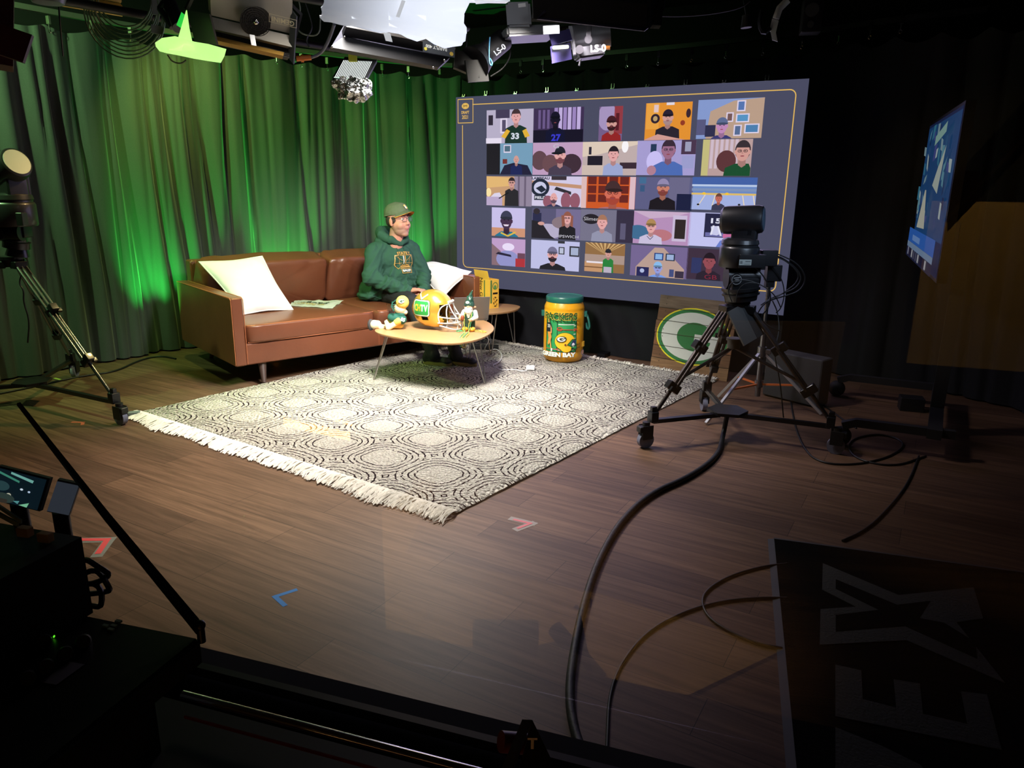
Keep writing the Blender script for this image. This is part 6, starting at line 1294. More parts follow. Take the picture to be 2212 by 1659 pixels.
# dark red housing at the top left
t = thing('red_fixture', 'dark red housing hanging at the top left corner', 'stage light', dpt(20, 60, 3.2)); mb = MB(); quad(mb, (-60, -40, 3.2), (30, -20, 3.2), (-60, 128, 3.2), .18); obj('housing', mb, mat('dark_red_paint', (70, 10, 12), .5), t, smooth=False)
mb = MB(); quad(mb, (-60, 100, 3.15), (54, 138, 3.1), (-40, 40, 3.15), .02); obj('flap', mb, MATS['dark_red_paint'], t, smooth=False)
# small lamp at the top (78..160, 0..20)
mb = MB(); mb.lathe([(0, 0), (.07, .01), (.09, .06), (.085, .14), (0, .16)], c=dpt(105, 12, 4.6), n=24); solo('dome_camera', mb, M_lg, 'small pale domed fixture above the left curtain track', 'dome')
# --- fan-backed LED panel
t = thing('panel_light', 'large grey light panel with round fan grille and upside down lettering over the curtain', 'stage light', dpt(540, 60, 4.4))
A_, B_, C_ = dpt(452, -45, 4.30), dpt(632, 2, 4.46), dpt(456, 33, 4.42); mb = MB(); mb.slab(A_, B_, C_, .05); obj('housing', mb, M_lhs, t, smooth=False)
ub, vb = (B_-A_), (C_-A_); nb = ub.cross(vb).normalized()
if nb.dot(tow) < 0: nb = -nb
mb = MB(); A2, B2, C2 = dpt(456, 36, 4.42), dpt(640, 80, 4.58), dpt(450, 60, 4.40); mb.slab(A2, B2, C2, .03); obj('lower_lip', mb, M_lhs, t, smooth=False)
mb = MB(); fA, fB, fC = dpt(456, 52, 4.44), dpt(628, 92, 4.60), dpt(452, 88, 4.40)
for k in range(11):
    o = (fC-fA)*(k/11); mb.slab(fA+o, fB+o, fA+o+(fC-fA)*.05, .03)
mb.slab(fA-nb*.03, fB-nb*.03, fC-nb*.03, .01); obj('heat_sink', mb, M_fin, t, smooth=False)
mb = MB(); mb.slab(dpt(452, 92, 4.38), dpt(610, 128, 4.52), dpt(455, 84, 4.42), .02); obj('amber_strip', mb, mat('gold_edge', (170, 130, 60), .35, .5), t, smooth=False, label='gold lit lower edge')
def on_panel(u, v, h=.056): return A_+ub*u+vb*v+nb*h
fc = on_panel(.50, .72); mb = MB()
for k in range(7): R = .012+.011*k; mb.tube([fc+(ub.normalized()*math.cos(a)+vb.normalized()*math.sin(a))*R for a in [i*2*PI/26 for i in range(26)]], .0018, 5, closed=True)
for k in range(10): a = k*PI/10; d = (ub.normalized()*math.cos(a)+vb.normalized()*math.sin(a))*.078; mb.cyl(fc-d, fc+d, .0015, n=5)
obj('fan_grille', mb, M_lhd, t); mb = MB(); mb.cyl(fc-nb*.004, fc-nb*.002, .080, n=30); obj('fan_recess', mb, mat('dark_recess', (34, 28, 22), .7), t); mb = MB(); mb.sph(fc, .016, 12); obj('fan_hub', mb, CHROME, t)
A = Art(.0005); A.line([(-.075, -.022), (.075, -.022), (.075, .022), (-.075, .022), (-.075, -.022)], .003, (200, 190, 160)); A.text('GEMINI', 0, 0, .038, (206, 196, 160), .001, 1, rot=PI)
tc_ = on_panel(.84, .50); un, vn = ub.normalized(), -vb.normalized(); A.place(lambda x, y, h: tc_+un*x+vn*y+nb*(h+.001)); art_obj('name_plate', A, t, label='framed upside down lettering')
mb = MB(); mb.slab(dpt(539, 74, 4.32), dpt(550, 76, 4.32), dpt(543, 97, 4.30), .003); obj('sticker', mb, WHITE_P, t, smooth=False, label='white tag')
mb = MB(); mb.slab(dpt(404, 22, 4.5), dpt(452, 30, 4.36), dpt(420, 88, 4.46), .012).slab(dpt(628, 20, 4.5), dpt(640, 36, 4.5), dpt(622, 124, 4.58), .02); obj('end_plate', mb, mat('end_plate_black', (40, 44, 42), .45), t, smooth=False)
mb = MB(); mb.tube([dpt(403, 20, 4.5), dpt(440, -60, 4.4), dpt(560, -60, 4.4), dpt(650, 30, 4.6), dpt(632, 100, 4.62)], .012, 4); obj('yoke', mb, M_lhd, t)
# --- green-lit diffusion sheets
M_dif = mat('diffusion_sheet', (235, 240, 232), .8); b_ = M_dif.node_tree.nodes['Principled BSDF']; b_.inputs['Emission Color'].default_value = srgb(196, 255, 140); b_.inputs['Emission Strength'].default_value = .62
t = thing('gelled_lamp', 'lamp wrapped in bright pale green diffusion sheets left of the big grey panel', 'stage light', dpt(400, 70, 4.4))
def sheetpx(rows, m, name, par, **k):
    mb = MB(); g = []
    for r in rows: g.append([dpt(*p) for p in r])
    mb.sheet(g, .002); return obj(name, mb, m, par, **k)
sheetpx([[(335, 92, 4.35), (350, 82, 4.30), (378, 78, 4.28), (420, 90, 4.28), (450, 95, 4.28), (489, 106, 4.30)], [(336, 100, 4.42), (352, 104, 4.38), (378, 108, 4.34), (420, 112, 4.32), (450, 117, 4.32), (485, 121, 4.32)], [(345, 111, 4.46), (360, 115, 4.42), (382, 119, 4.38), (420, 127, 4.36), (450, 132, 4.35), (477, 136, 4.34)]], M_dif, 'diffusion_sheet', t)
sheetpx([[(402, 22, 4.40), (403, 22, 4.40), (404, 22, 4.40)], [(394, 50, 4.38), (402, 55, 4.34), (409, 60, 4.34)], [(384, 84, 4.36), (400, 88, 4.30), (415, 88, 4.30)], [(364, 108, 4.36), (392, 110, 4.30), (420, 108, 4.30)]], M_dif, 'diffusion_sheet', t)
M_gel = mat('green_gel', (40, 200, 80), .5); bb = M_gel.node_tree.nodes['Principled BSDF']; bb.inputs['Emission Color'].default_value = srgb(60, 230, 90); bb.inputs['Emission Strength'].default_value = .5
sheetpx([[(392, 26, 4.42), (402, 34, 4.42)], [(381, 54, 4.42), (393, 62, 4.42)]], M_gel, 'green_gel', t)
mb = MB(); mb.cyl(dpt(368, 10, 4.6), dpt(388, 60, 4.5), .035, n=14).cyl(dpt(345, 18, 4.6), dpt(372, 60, 4.55), .016, n=8).cyl(dpt(372, -20, 4.6), dpt(345, 20, 4.6), .016, n=8); obj('lamp_body', mb, M_lhd, t)
mb = MB(); mb.slab(dpt(327, -10, 4.9), dpt(345, -8, 4.9), dpt(329, 30, 4.9), .02).slab(dpt(326, 52, 4.9), dpt(352, 58, 4.9), dpt(327, 70, 4.9), .02); solo('junction_plate', mb, M_lg, 'pale plates behind the gelled lamp', 'plate', smooth=False)
# green glowing cables & orange connector
M_oc = mat('orange_connector', (222, 120, 40), .4)
mb = MB(); mb.cyl(dpt(640, 127, 5.0), dpt(672, 124, 5.0), .016, n=12).cyl(dpt(650, 126, 5.0), dpt(656, 126, 5.0), .022, n=12); t = thing('cable_connector', 'orange cable connector with green tail left of the small lit panel', 'connector', dpt(655, 126, 5.0)); obj('plug', mb, M_oc, t)
mb = MB(); mb.cyl(dpt(630, 131, 5.0), dpt(638, 128, 5.0), .018, n=10); obj('tail', mb, mat('green_plug', (40, 190, 80), .4), t)
mb = MB(); mb.tube([dpt(672, 124, 5.0), dpt(690, 118, 5.0), dpt(704, 100, 4.95), (dpt(714, 76, 4.9)), dpt(722, 52, 4.8)], .010, 8, smooth=3); solo('grey_cable', mb, mat('grey_cable', (110, 112, 122), .45), 'thick grey cable curving up from the orange connector', 'cable')
random.seed(4)
for k, (L_, lab) in enumerate([([(655, -5), (668, 30), (676, 62), (660, 84), (668, 102)], 'thin cable dropping beside the white softbox corner'), ([(645, 0), (650, 24), (640, 60), (655, 76), (690, 78), (692, 40)], 'thin green lit cable looping left of the white softbox'),
        ([(126, -5), (128, 30), (131, 70), (136, 122)], 'thin dark cord hanging over the left end of the curtain'), ([(206, 26), (212, 40), (222, 56)], 'short pale cord under the yellow beam'), ([(326, 0), (328, 40), (340, 80), (352, 98)], 'pale cord looping down to the gelled lamp'), ([(362, 118), (372, 134), (392, 138), (402, 130)], 'pale cord hanging under the gelled lamp'),
        ([(990, 18), (1002, 48), (1010, 80), (1004, 120), (990, 150)], 'thin cord right of the white softbox'), ([(1075, 92), (1100, 96), (1104, 118), (1090, 146), (1060, 165)], 'dark cable looping beside the black spotlight'), ([(1404, 34), (1470, 36), (1540, 30), (1600, 18), (1620, 2)], 'dark green cable sagging over the back curtain track')]):
    mb = MB(); mb.tube([dpt(x, y, 5.0) for x, y in L_], .0045, 6, smooth=2); solo('hanging_cable', mb, mat('pale_cable', (120, 130, 110), .5) if k in (1, 3, 4, 5) else CABLE, lab, 'cable')
# --- big white softbox
t = thing('softbox', 'big white fabric softbox glowing brightest at its right side at the top', 'softbox', dpt(850, 50, 4.0))
M_sb = bpy.data.materials.new('softbox_cloth'); M_sb.use_nodes = True; nt = M_sb.node_tree; b_ = nt.nodes['Principled BSDF']; b_.inputs['Base Color'].default_value = srgb(150, 154, 162); b_.inputs['Roughness'].default_value = .8
lc = dpt(950, 20, 4.1); cmb = nt.nodes.new('ShaderNodeVectorMath'); cmb.operation = 'DISTANCE'; geo = nt.nodes.new('ShaderNodeTexCoord'); nt.links.new(geo.outputs['Object'], cmb.inputs[0]); cmb.inputs[1].default_value = lc-t.location
mr = nt.nodes.new('ShaderNodeMapRange'); mr.inputs[1].default_value = .10; mr.inputs[2].default_value = .62; mr.inputs[3].default_value = 1.2; mr.inputs[4].default_value = .20; mr.interpolation_type = 'SMOOTHSTEP'; nt.links.new(cmb.outputs['Value'], mr.inputs[0])
b_.inputs['Emission Color'].default_value = srgb(232, 238, 255); nt.links.new(mr.outputs[0], b_.inputs['Emission Strength'])
rows = []
for r in ([(706, -14, 3.98), (760, -30, 3.9), (840, -40, 3.9), (920, -40, 3.9), (1000, -40, 3.95)], [(697, 12, 4.0), (760, 16, 3.93), (840, 24, 3.92), (920, 34, 3.92), (1002, 50, 3.98)], [(694, 34, 4.03), (760, 40, 3.98), (840, 56, 3.97), (920, 74, 3.97), (1000, 92, 4.02)], [(700, 47, 4.10), (760, 56, 4.05), (840, 70, 4.05), (920, 84, 4.06), (996, 99, 4.10)]): rows.append(r)
sbo = sheetpx(rows, M_sb, 'diffuser', t); sm_ = bmesh.new(); sm_.from_mesh(sbo.data); bmesh.ops.subdivide_edges(sm_, edges=sm_.edges[:], cuts=3, use_grid_fill=True, smooth=.8); sm_.to_mesh(sbo.data); sm_.free(); sbo.data.polygons.foreach_set('use_smooth', [True]*len(sbo.data.polygons))
mb = MB(); mb.slab(dpt(868, 0, 3.86), dpt(876, 2, 3.86), dpt(855, 36, 3.88), .002); obj('tape_strip', mb, mat('white_tape', (240, 240, 240), .6, emit=(240, 245, 255), estr=.5), t, smooth=False)
mb = MB(); mb.slab(dpt(828, 70, 3.98), dpt(843, 73, 3.98), dpt(833, 88, 4.0), .002); obj('tape_tab', mb, MATS['white_tape'], t, smooth=False)
# black strip light below it
t = thing('strip_light', 'long black strip light with lettered label under the white softbox', 'stage light', dpt(850, 110, 4.3))
a, b, c = dpt(748, 58, 4.2), dpt(985, 104, 4.4), dpt(740, 78, 4.25)
mb = MB(); mb.slab(a, b, c, .03).slab(dpt(742, 80, 4.25), dpt(972, 124, 4.43), dpt(714, 102, 4.2), .03); obj('housing', mb, M_lhd, t, smooth=False)
mb = MB(); mb.slab(dpt(742, 56, 4.3), dpt(975, 100, 4.5), dpt(716, 100, 4.25), .05); mb.slab(dpt(716, 100, 4.22), dpt(935, 146, 4.4), dpt(742, 80, 4.27), .008); obj('reflector', mb, mat('strip_light_black', (46, 46, 60), .4), t, smooth=False)
A = Art(.0005); A.rect(-.085, -.028, .085, .028, (36, 40, 44)); A.text('BARFLY 400', -.012, .004, .022, (214, 214, 206), .0006, 1, rot=PI); A.ell(.068, -.012, .010, .010, (206, 170, 50)); A.rect(-.01, .012, .03, .02, (206, 170, 50)); A.ell(-.07, -.012, .008, .008, (206, 190, 60))
lcx = dpt(948, 106, 4.28); ux = (dpt(970, 110, 4.28)-dpt(925, 101, 4.28)).normalized(); A.place(lambda x, y, h: lcx+ux*x*-1*-1+Vector((0, 0, 1))*y+tow*(h+.004)); art_obj('label', A, t, label='upside down lettered label')
mb = MB()
for x, y in ((717, 101), (744, 80), (936, 146), (960, 130)): mb.sph(dpt(x, y, 4.18), .006, 8)
obj('rivets', mb, CHROME, t)
# small LED panel with foil
t = thing('led_panel', 'small bright LED panel with crumpled foil hanging below it over the curtain', 'stage light', dpt(765, 160, 4.9))
pa, pb, pc = dpt(741, 134, 5.0), dpt(806, 140, 5.0), dpt(721, 172, 4.85); mb = MB(); mb.slab(pa+(pa-pc)*.15, pb+(pa-pc)*.15+(pb-pa)*.08, pc-(pb-pa)*.05, -.02)
for v in mb.bm.verts: v.co -= tow*.012
obj('housing', mb, M_lhd, t, smooth=False)
pn = (pb-pa).cross(pc-pa).normalized(); pn = pn if pn.dot(tow) > 0 else -pn
A = Art(.0005); A.rect(0, 0, 1, 1, (176, 220, 190))
for k in range(18): A.rect(.02+k*.054, 0, .045+k*.054, 1, (250, 255, 252))
A.place(lambda x, y, h: pa+(pb-pa)*x+(pc-pa)*y+pn*(h+.012)); art_obj('led_face', A, t, attr_mat('led_glow', 1.3), label='rows of lit LEDs')
fq = dpt(763, 184, 4.85); fo = blob([('e', fq, (.12, .05, .055), Matrix.Rotation(CAM_YAW, 3, 'Z')), ('e', fq-Vector((0, 0, .045)), (.105, .05, .05), Matrix.Rotation(CAM_YAW, 3, 'Z'))], .008, 1, disp=(.035, 16)); obj('foil_wrap', fo, mat('crumpled_foil', (200, 200, 198), .22, 1, bump=(26, 1, .02)), t, angle=12, label='crumpled silver foil')
mb = MB(); mb.box(dpt(762, 124, 4.95), (.05, .02, .05), rz=.4, bev=.004); obj('mounting_tag', mb, mat('yellow_tag', (206, 200, 60), .5), t)
# white strip at the very top
t = thing('softbox', 'white softbox edge cut off by the top of the frame right of the big softbox', 'softbox', dpt(1030, -5, 4.0)); mb = MB(); mb.slab(dpt(950, -30, 4.0), dpt(1100, -26, 4.1), dpt(950, 0, 4.0), .05); mb.slab(dpt(1025, 2, 4.0), dpt(1100, -4, 4.1), dpt(1028, 9, 4.05), .02); obj('diffuser', mb, mat('white_diffuser', (230, 232, 238), .7, emit=(235, 240, 255), estr=.6), t, smooth=False)
# black spotlight with LS-0 lettering at left
t = thing('spotlight', 'black spotlight pointing down left with a blue safety loop left of the screen top', 'spotlight', dpt(1040, 130, 4.8))
mb = MB(); q = dpt(1060, 108, 4.8); ax = (dpt(1010, 145, 4.7)-dpt(1075, 92, 4.9)).normalized(); mb.cyl(q-ax*.13, q+ax*.08, .065, n=22).cyl(q+ax*.08, q+ax*.17, .075, .10, 22); obj('housing', mb, M_lhd, t)
mb = MB(); mb.slab(dpt(985, 105, 4.7), dpt(1040, 128, 4.7), dpt(980, 145, 4.65), .02).slab(dpt(1005, 130, 4.6), dpt(1050, 128, 4.7), dpt(1012, 178, 4.6), .01); obj('barn_door', mb, mat('barn_door_black', (16, 15, 15), .5), t, smooth=False)
A = Art(.0005); A.text('LS-0', 0, 0, .042, (110, 114, 126), .001, 1, rot=.65); A.place(plane_map(dpt(1080, 108, 4.62), rt_h, (0, 0, 1))); art_obj('lettering', A, t)
mb = MB(); mb.tube([dpt(1058, 80, 4.65), dpt(1056, 110, 4.65), dpt(1057, 138, 4.65), dpt(1063, 142, 4.65), dpt(1063, 132, 4.65), dpt(1058, 126, 4.65)], .004, 6, smooth=2); obj('safety_loop', mb, mat('blue_cord', (60, 150, 200), .5), t, label='blue safety cord')
# grey projector-like fixture
t = thing('projector', 'grey ceiling projector with glowing white panel above the left of the screen', 'projector', dpt(1145, 40, 4.7))
mb = MB(); mb.slab(dpt(1092, 4, 4.7), dpt(1145, 2, 4.7), dpt(1096, 58, 4.7), .2).slab(dpt(1094, 56, 4.7), dpt(1210, 50, 4.8), dpt(1097, 78, 4.7), .25); bmesh.ops.bevel(mb.bm, geom=mb.bm.edges[:], offset=.012, segments=2, affect='EDGES'); obj('housing', mb, M_lg, t)
mb = MB(); mb.slab(dpt(1173, 56, 4.5), dpt(1208, 54, 4.5), dpt(1174, 74, 4.5), .004); obj('lit_panel', mb, em('lit_white', (250, 250, 255), 1.5), t, smooth=False)
mb = MB(); mb.slab(dpt(1119, 8, 4.5), dpt(1135, 6, 4.5), dpt(1120, 16, 4.5), .004); obj('sticker', mb, WHITE_P, t, smooth=False)
# ellipsoidal light
t = thing('spotlight', 'grey ellipsoidal spotlight with white lettering and purple barn door above the screen', 'spotlight', dpt(1260, 90, 4.9))
q = dpt(1275, 78, 4.9); ax = (dpt(1316, 72, 4.9)-dpt(1240, 82, 4.9)).normalized(); mb = MB(); mb.cyl(q-ax*.11, q+ax*.12, .072, n=24).cyl(q-ax*.11, q-ax*.14, .06, n=24); obj('barrel', mb, M_lg, t)
mb = MB(); mb.slab(dpt(1244, 102, 4.75), dpt(1303, 94, 4.8), dpt(1250, 126, 4.75), .10); bmesh.ops.bevel(mb.bm, geom=mb.bm.edges[:], offset=.01, segments=2, affect='EDGES'); obj('ballast_box', mb, M_lg, t)
mb = MB(); mb.box(dpt(1272, 70, 4.7), (.03, .02, .09), rz=CAM_YAW, bev=.008).cyl(dpt(1271, 85, 4.68), dpt(1271, 85, 4.75), .022, n=16).cyl(dpt(1252, 107, 4.68), dpt(1252, 107, 4.75), .024, n=16).cyl(dpt(1254, 128, 4.75), dpt(1251, 142, 4.75), .006, n=8); obj('yoke', mb, mat('yoke_grey', (90, 90, 96), .4, .4), t)
mb = MB(); mb.slab(dpt(1190, 100, 4.6), dpt(1232, 92, 4.75), dpt(1194, 137, 4.6), .006).slab(dpt(1186, 74, 4.7), dpt(1230, 62, 4.75), dpt(1192, 98, 4.65), .006); obj('barn_door', mb, mat('purple_sheet_metal', (78, 72, 130), .5), t, smooth=False)
mb = MB(); mb.slab(dpt(1228, 56, 4.75), dpt(1236, 56, 4.75), dpt(1238, 118, 4.75), .05); obj('gel_frame', mb, M_lg, t, smooth=False)
mb = MB(); mb.cyl(dpt(1196, 103, 4.58), dpt(1226, 101, 4.7), .010, n=10); obj('lens_glow', mb, em('warm_lens', (250, 255, 210), 2.2), t)
A = Art(.0005); A.text('LS-0', 0, 0, .052, (236, 236, 240), .002, 1, rot=.06); A.place(plane_map(dpt(1292, 105, 4.70), rt_h, (0, 0, 1))); art_obj('lettering', A, t)
mb = MB(); mb.cyl(dpt(1304, 103, 4.85), dpt(1318, 103, 4.85), .012, n=10); obj('power_plug', mb, mat('amber_plug', (220, 140, 60), .4), t)
# big black softbox frame
t = thing('softbox', 'big black softbox hood hanging at the top centre right', 'softbox', dpt(1290, 20, 3.9)); mb = MB(); mb.slab(dpt(1165, -60, 3.9), dpt(1440, -40, 4.1), dpt(1150, 38, 3.8), .03).slab(dpt(1150, 38, 3.75), dpt(1392, 62, 3.95), dpt(1148, -20, 3.7), .02).slab(dpt(1395, 62, 3.95), dpt(1428, 20, 4.15), dpt(1398, 0, 3.95), .02); obj('hood', mb, mat('black_nylon', (12, 12, 14), .8), t, smooth=False)
mb = MB(); mb.tube([dpt(1178, 24, 3.72), dpt(1160, 39, 3.74), dpt(1392, 65, 3.93), dpt(1402, 56, 3.95)], .007, 6); obj('frame_edge', mb, mat('dark_aluminium', (90, 86, 110), .3, .8), t)
# clamp, speaker and small microphone at top right
t = thing('stage_clamp', 'white and silver clamp arm hanging near the small wall speaker', 'clamp', dpt(1672, 50, 5.2)); mb = MB(); mb.tube([dpt(1702, 0, 5.2), dpt(1684, 18, 5.2), dpt(1676, 40, 5.2)], .022, 6); mb.slab(dpt(1668, 40, 5.2), dpt(1682, 44, 5.2), dpt(1662, 66, 5.2), .03); mb.slab(dpt(1664, 66, 5.2), dpt(1676, 70, 5.2), dpt(1668, 86, 5.2), .01); obj('arm', mb, mat('white_clamp', (200, 206, 210), .4), t)
mb = MB(); mb.tube([dpt(1645, 20, 5.2), dpt(1640, 55, 5.2), dpt(1650, 74, 5.2), dpt(1664, 60, 5.2)], .014, 6, smooth=1); obj('hook', mb, BLK_MET, t)
t = thing('wall_speaker', 'small black loudspeaker mounted over the back curtain track', 'speaker', dpt(1753, 36, 6.0)); q = dpt(1753, 36, 6.0); mb = MB(); mb.box(q, (.13, .13, .22), rz=.3, bev=.01); obj('cabinet', mb, M_lhd, t)
mb = MB(); d_ = (EYE-q).normalized(); d_.z = 0; mb.cyl(q+d_*.066+Vector((0, 0, .03)), q+d_*.075+Vector((0, 0, .03)), .045, n=22).cyl(q+d_*.066+Vector((0, 0, -.06)), q+d_*.075+Vector((0, 0, -.06)), .022, n=18); obj('driver', mb, mat('speaker_cone', (50, 50, 54), .5), t)
mb = MB(); mb.cyl(dpt(1612, 60, 5.4), dpt(1612, 34, 5.4), .035, .025, 14).cyl(dpt(1612, 34, 5.4), dpt(1606, 0, 5.4), .004, n=6).cyl(dpt(1612, 38, 5.4), dpt(1612, 33, 5.4), .026, n=14); solo('hanging_microphone', mb, mat('microphone_black', (40, 40, 44), .5), 'small black microphone hanging on a wire near the wall speaker', 'microphone')
# ================================================================ CONTROL ROOM LEDGE, RAIL AND CONSOLE (camera side of the glass)
M_con = mat('console_black', (12, 12, 13), .55)
a, b = gpt(395, 1500, .80), gpt(1000, 1659, .80); d = (b-a).normalized(); n = Vector((-d.y, d.x, 0))
t = thing('window_ledge', 'black window ledge with polished metal rail along the bottom of the frame', 'ledge', a)
mb = MB(); R3 = Matrix(((d.x, n.x, 0), (d.y, n.y, 0), (0, 0, 1))); mb.box(a+d*.6-n*.05+Vector((0, 0, -.06)), (3.2, .16, .03), rot=R3).box(a+d*.6-n*.125+Vector((0, 0, -.44)), (3.2, .02, .72), rot=R3); obj('ledge_board', mb, M_con, t, smooth=False)
mb = MB(); mb.cyl(a, a+d*1.5, .0065, n=16); obj('rail', mb, CHROME, t)
mb = MB(); mb.box(a+d*.62-n*.022+Vector((0, 0, -.020)), (1.2, .003, .004), rot=R3); obj('red_reflection', mb, mat('red_reflection', (150, 40, 36), .3), t, smooth=False, label='red reflection line below the rail built as a strip')  # red reflection on the rail, modelled as a coloured strip
for s0, s1 in ((.01, .14), (.18, .36)):
    p0 = gpt(420, 1547, .745); mb = MB(); mb.box(p0+d*((s0+s1)/2)+Vector((0, 0, .0)), (s1-s0, .007, .004), rot=R3); obj('trim_strip', mb, mat('dull_brass', (110, 100, 66), .5, .5), t, smooth=False)
# folded bracket with a letter
t = thing('folded_bracket', 'dark folded metal bracket marked with letter T standing on the ledge at the bottom', 'bracket', dpt(1140, 1600, .80))
D0 = .80; ap0, ap1 = dpt(1128, 1554, D0), dpt(1150, 1555, D0+.0); lo0, lo1 = dpt(1075, 1680, D0-.06), dpt(1100, 1690, D0-.06)
mb = MB(); mb.sheet([[ap0, ap1], [lo0, lo1]], .003); obj('front_leg', mb, mat('bracket_grey', (92, 92, 96), .5, .3), t, smooth=False)
mb = MB(); mb.sheet([[ap1, ap1+(ap0-ap1)*.1], [dpt(1215, 1690, D0+.02), dpt(1112, 1700, D0-.02)]], .003); obj('back_plate', mb, mat('bracket_black', (20, 20, 22), .6), t, smooth=False)
A = Art(.0004); A.rect(-.006, .004, .006, .007, (150, 140, 140)); A.rect(-.0018, -.009, .0018, .006, (150, 140, 140)); A.place(plane_map(dpt(1150, 1604, D0-.035), rt_h, (0, 0, 1))); art_obj('letter', A, t, label='grey letter T')
mb = MB(); mb.cyl(dpt(1082, 1602, D0+.01), dpt(1135, 1606, D0+.02), .0135, n=18); solo('red_cylinder', mb, mat('dark_red_plastic', (74, 16, 16), .4), 'dark red cylinder lying behind the folded bracket on the ledge', 'cylinder')
# console desk
ZC = .95
c1, c2 = gpt(437, 1376, ZC), gpt(200, 1328, ZC); e = (c2-c1).normalized(); nn = Vector((e.y, -e.x, 0)); nn = nn if nn.dot(Vector((0, -1, 0))) > 0 else -nn
rdir = (gpt(285, 1500, ZC)-c1).normalized()
desk = thing('mixing_desk', 'black mixing desk at the lower left corner of the frame', 'desk', Vector((c1.x-.4, c1.y-.3, 0)))
poly = [c1, c1+rdir*.42, c1+rdir*.42+e*.9, c1+e*1.15]
mb = MB(); mb.prism([(p.x, p.y) for p in poly], ZC-.045, ZC); bmesh.ops.bevel(mb.bm, geom=mb.bm.edges[:], offset=.006, segments=3, affect='EDGES'); obj('desk_top', mb, mat('desk_laminate_dark', (22, 26, 22), .35), desk)
mb = MB(); cc = sum(poly, Vector())/4; mb.prism([((p.x-cc.x)*.86+cc.x, (p.y-cc.y)*.86+cc.y) for p in poly], .0, ZC-.045); obj('pedestal', mb, M_con, desk, smooth=False)
def ond(x, y, h=0): return gpt(x, y, ZC+h)
for (x, y, lab) in ((375, 1350, 0), (440, 1362, 0)):
    pass
mb = MB()
for x, y in ((95, 1385), (142, 1412), (100, 1440), (180, 1386), (60, 1466)): mb.cyl(ond(x, y, .001), ond(x, y, .014), .011, .009, 16)
obj('knob', mb, BLACK, desk)
mb = MB(); mb.sph(ond(114, 1374, .004), .0032, 8); obj('green_lamp', mb, em('green_led', (90, 220, 40), 1.2), desk, label='tiny green indicator')
mb = MB()
for x, y in ((256, 1342), (240, 1360), (228, 1352), (246, 1352)): mb.box(ond(x, y, .002), (.010, .005, .003), rz=.2)
obj('button', mb, mat('pale_button', (130, 150, 130), .4), desk)
mb = MB(); p = [ond(88, 1474, .0015), ond(122, 1480, .0015), ond(150, 1430, .0015)]; mb.slab(p[0], p[1], p[2]+(p[0]-p[1])*.0-(p[1]-p[0])*.0, .0006); solo('paper_label', mb, mat('grey_paper', (96, 98, 108), .8), 'small grey paper label on the black mixing desk', 'label', smooth=False)
# equipment rack at the left with coiled cable
F_ = lambda x, y, dd: dpt(x, y, dd)
mb = MB(); q0 = ond(208, 1300, 0); q0 = gpt(213, 1328, ZC); bx_ = q0+e*.01; mb.prism([(v.x, v.y) for v in (bx_, bx_+rdir*.20, bx_+rdir*.20+e*.7, bx_+e*.7)], ZC+.002, ZC+.13); solo('equipment_rack', mb, M_con, 'black equipment rack standing on the mixing desk at the left edge', 'rack', smooth=False)
mb = MB()
for k, (x, y) in enumerate(((196, 1236), (204, 1262), (190, 1290))):
    c = dpt(x, y, 1.24); mb.tube([c+rt_h*(.026*math.cos(a))+Vector((0, 0, 1))*(.020*math.sin(a))+tow*(.008*math.sin(2*a+k)) for a in [i*2*PI/20 for i in range(20)]], .0045, 7, closed=True)
solo('coiled_cable', mb, CABLE, 'black cables bunched in loops at the right end of the equipment rack', 'cable')
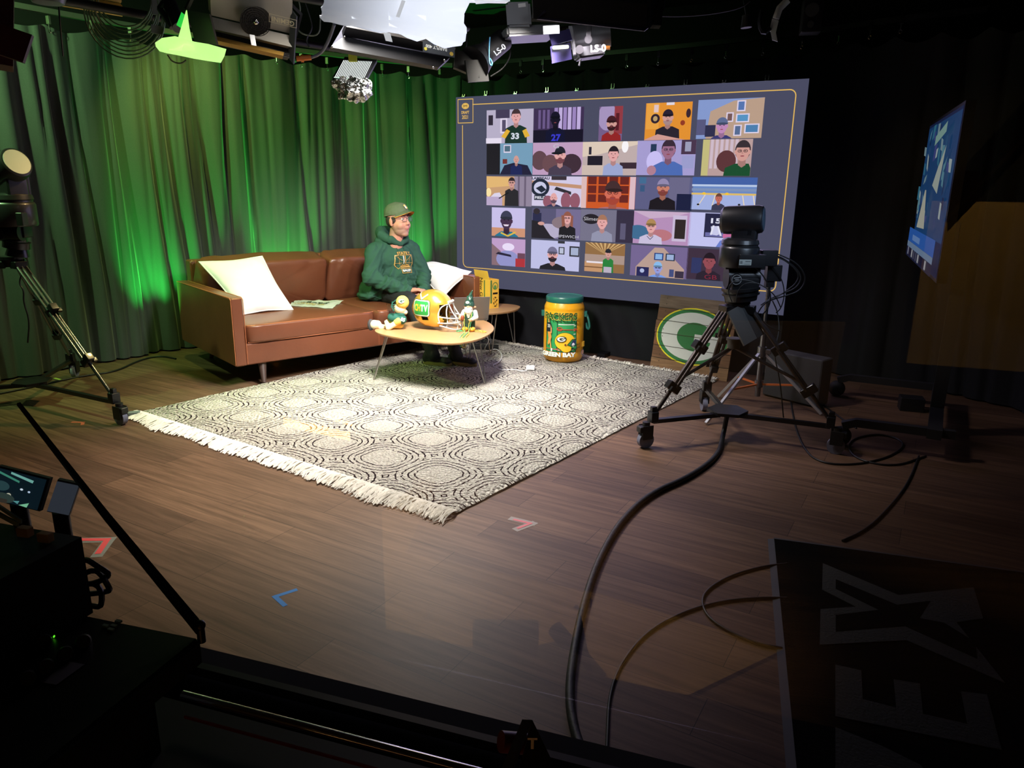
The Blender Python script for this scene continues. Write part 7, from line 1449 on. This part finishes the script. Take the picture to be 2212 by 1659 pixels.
# two small monitors
def mon(L_, lab, art, m):
    A_, B_, C_ = [dpt(*p) for p in L_]; t = thing('preview_monitor', lab, 'monitor', (A_+B_)/2); nn = (B_-A_).cross(C_-A_).normalized(); nn = nn if nn.dot(tow) > 0 else -nn
    mb = MB(); mb.slab(A_-nn*.012, B_-nn*.012, C_-nn*.012, .010 if (B_-A_).cross(C_-A_).dot(nn) > 0 else -.010); obj('casing', mb, M_con, t, smooth=False)
    A = Art(.0004); art(A); A.place(lambda x, y, h: A_+(B_-A_)*x+(C_-A_)*y+nn*(h+.001)); art_obj('screen', A, t, m)
    mb = MB(); c = (A_+B_)/2+(C_-A_); mb.cyl(c-nn*.015, Vector((c.x, c.y, ZC))-nn*.015, .012, n=10); obj('stand', mb, M_con, t)
def art1(A):
    A.rect(.03, .04, .97, .96, (12, 26, 34)); A.poly([(.3, .06), (.75, .16), (.74, .24), (.3, .12)], (110, 170, 160)); A.poly([(.05, .1), (.5, .26), (.5, .32), (.05, .16)], (60, 130, 110)); A.ell(.58, .48, .03, .03, (210, 225, 240)); A.ell(.73, .50, .025, .03, (180, 200, 225)); A.ell(.38, .72, .05, .06, (180, 180, 160))
    A.ell(.2, .5, .16, .14, (40, 66, 70)); A.ell(.3, .82, .22, .14, (46, 60, 56)); A.poly([(.62, .92), (.80, .80), (.78, .94)], (120, 190, 150)); A.poly([(.5, .84), (.62, .8), (.6, .9)], (80, 140, 140)); A.rect(.03, .84, .4, .96, (50, 46, 40))
mon([(-6, 1006, 1.30), (106, 1034, 1.26), (-28, 1078, 1.30)], 'small monitor showing the studio on the equipment rack at the left edge', art1, attr_mat('monitor_picture', .8))
mon([(124, 1036, 1.27), (172, 1046, 1.26), (100, 1106, 1.27)], 'small dark grey monitor beside the lit one on the equipment rack', lambda A: A.rect(.02, .04, 1, .96, (58, 64, 74)), attr_mat('dim_picture', .5))
mb = MB(); mb.slab(dpt(-20, 1080, 1.24), dpt(45, 1124, 1.22), dpt(-20, 1088, 1.24), .004).slab(dpt(-20, 1098, 1.23), dpt(40, 1130, 1.22), dpt(-20, 1108, 1.23), .004); solo('paper_sheets', mb, mat('pale_paper', (140, 160, 150), .8), 'two thin pale sheets standing in front of the lit small monitor', 'paper', smooth=False)
for k, (x, y, lab) in enumerate(((54, 1148, 'left small tan tag on top of the equipment rack'), (98, 1160, 'right small tan tag on top of the equipment rack'))):
    mb = MB(); mb.box(dpt(x, y, 1.20), (.020, .012, .014), rz=.3, bev=.002); solo('tan_tag', mb, mat('tan_tag', (190, 160, 110), .7), lab, 'tag')
# boom arm from the desk corner up to the left
mb = MB(); p0, p1, p2 = dpt(434, 1362, (Vector((c1.x, c1.y, 0))).length+.005), dpt(230, 1115, 1.16), dpt(40, 872, 1.34)
mb.tube([p2, p1, p0], lambda u: .0035+.005*u, 4); t = thing('microphone_boom', 'slim black boom arm rising from the desk corner up to the left edge', 'boom arm', p0); obj('arm', mb, mat('boom_black', (28, 27, 30), .4, .3), t)
mb = MB(); q = dpt(434, 1366, Vector((c1.x, c1.y, 0)).length+.004); mb.cyl(Vector((q.x, q.y, ZC-.01)), q+Vector((0, 0, .012)), .006, n=12).sph(q+Vector((0, 0, .012)), .008, 10); obj('swivel', mb, BLK_MET, t)
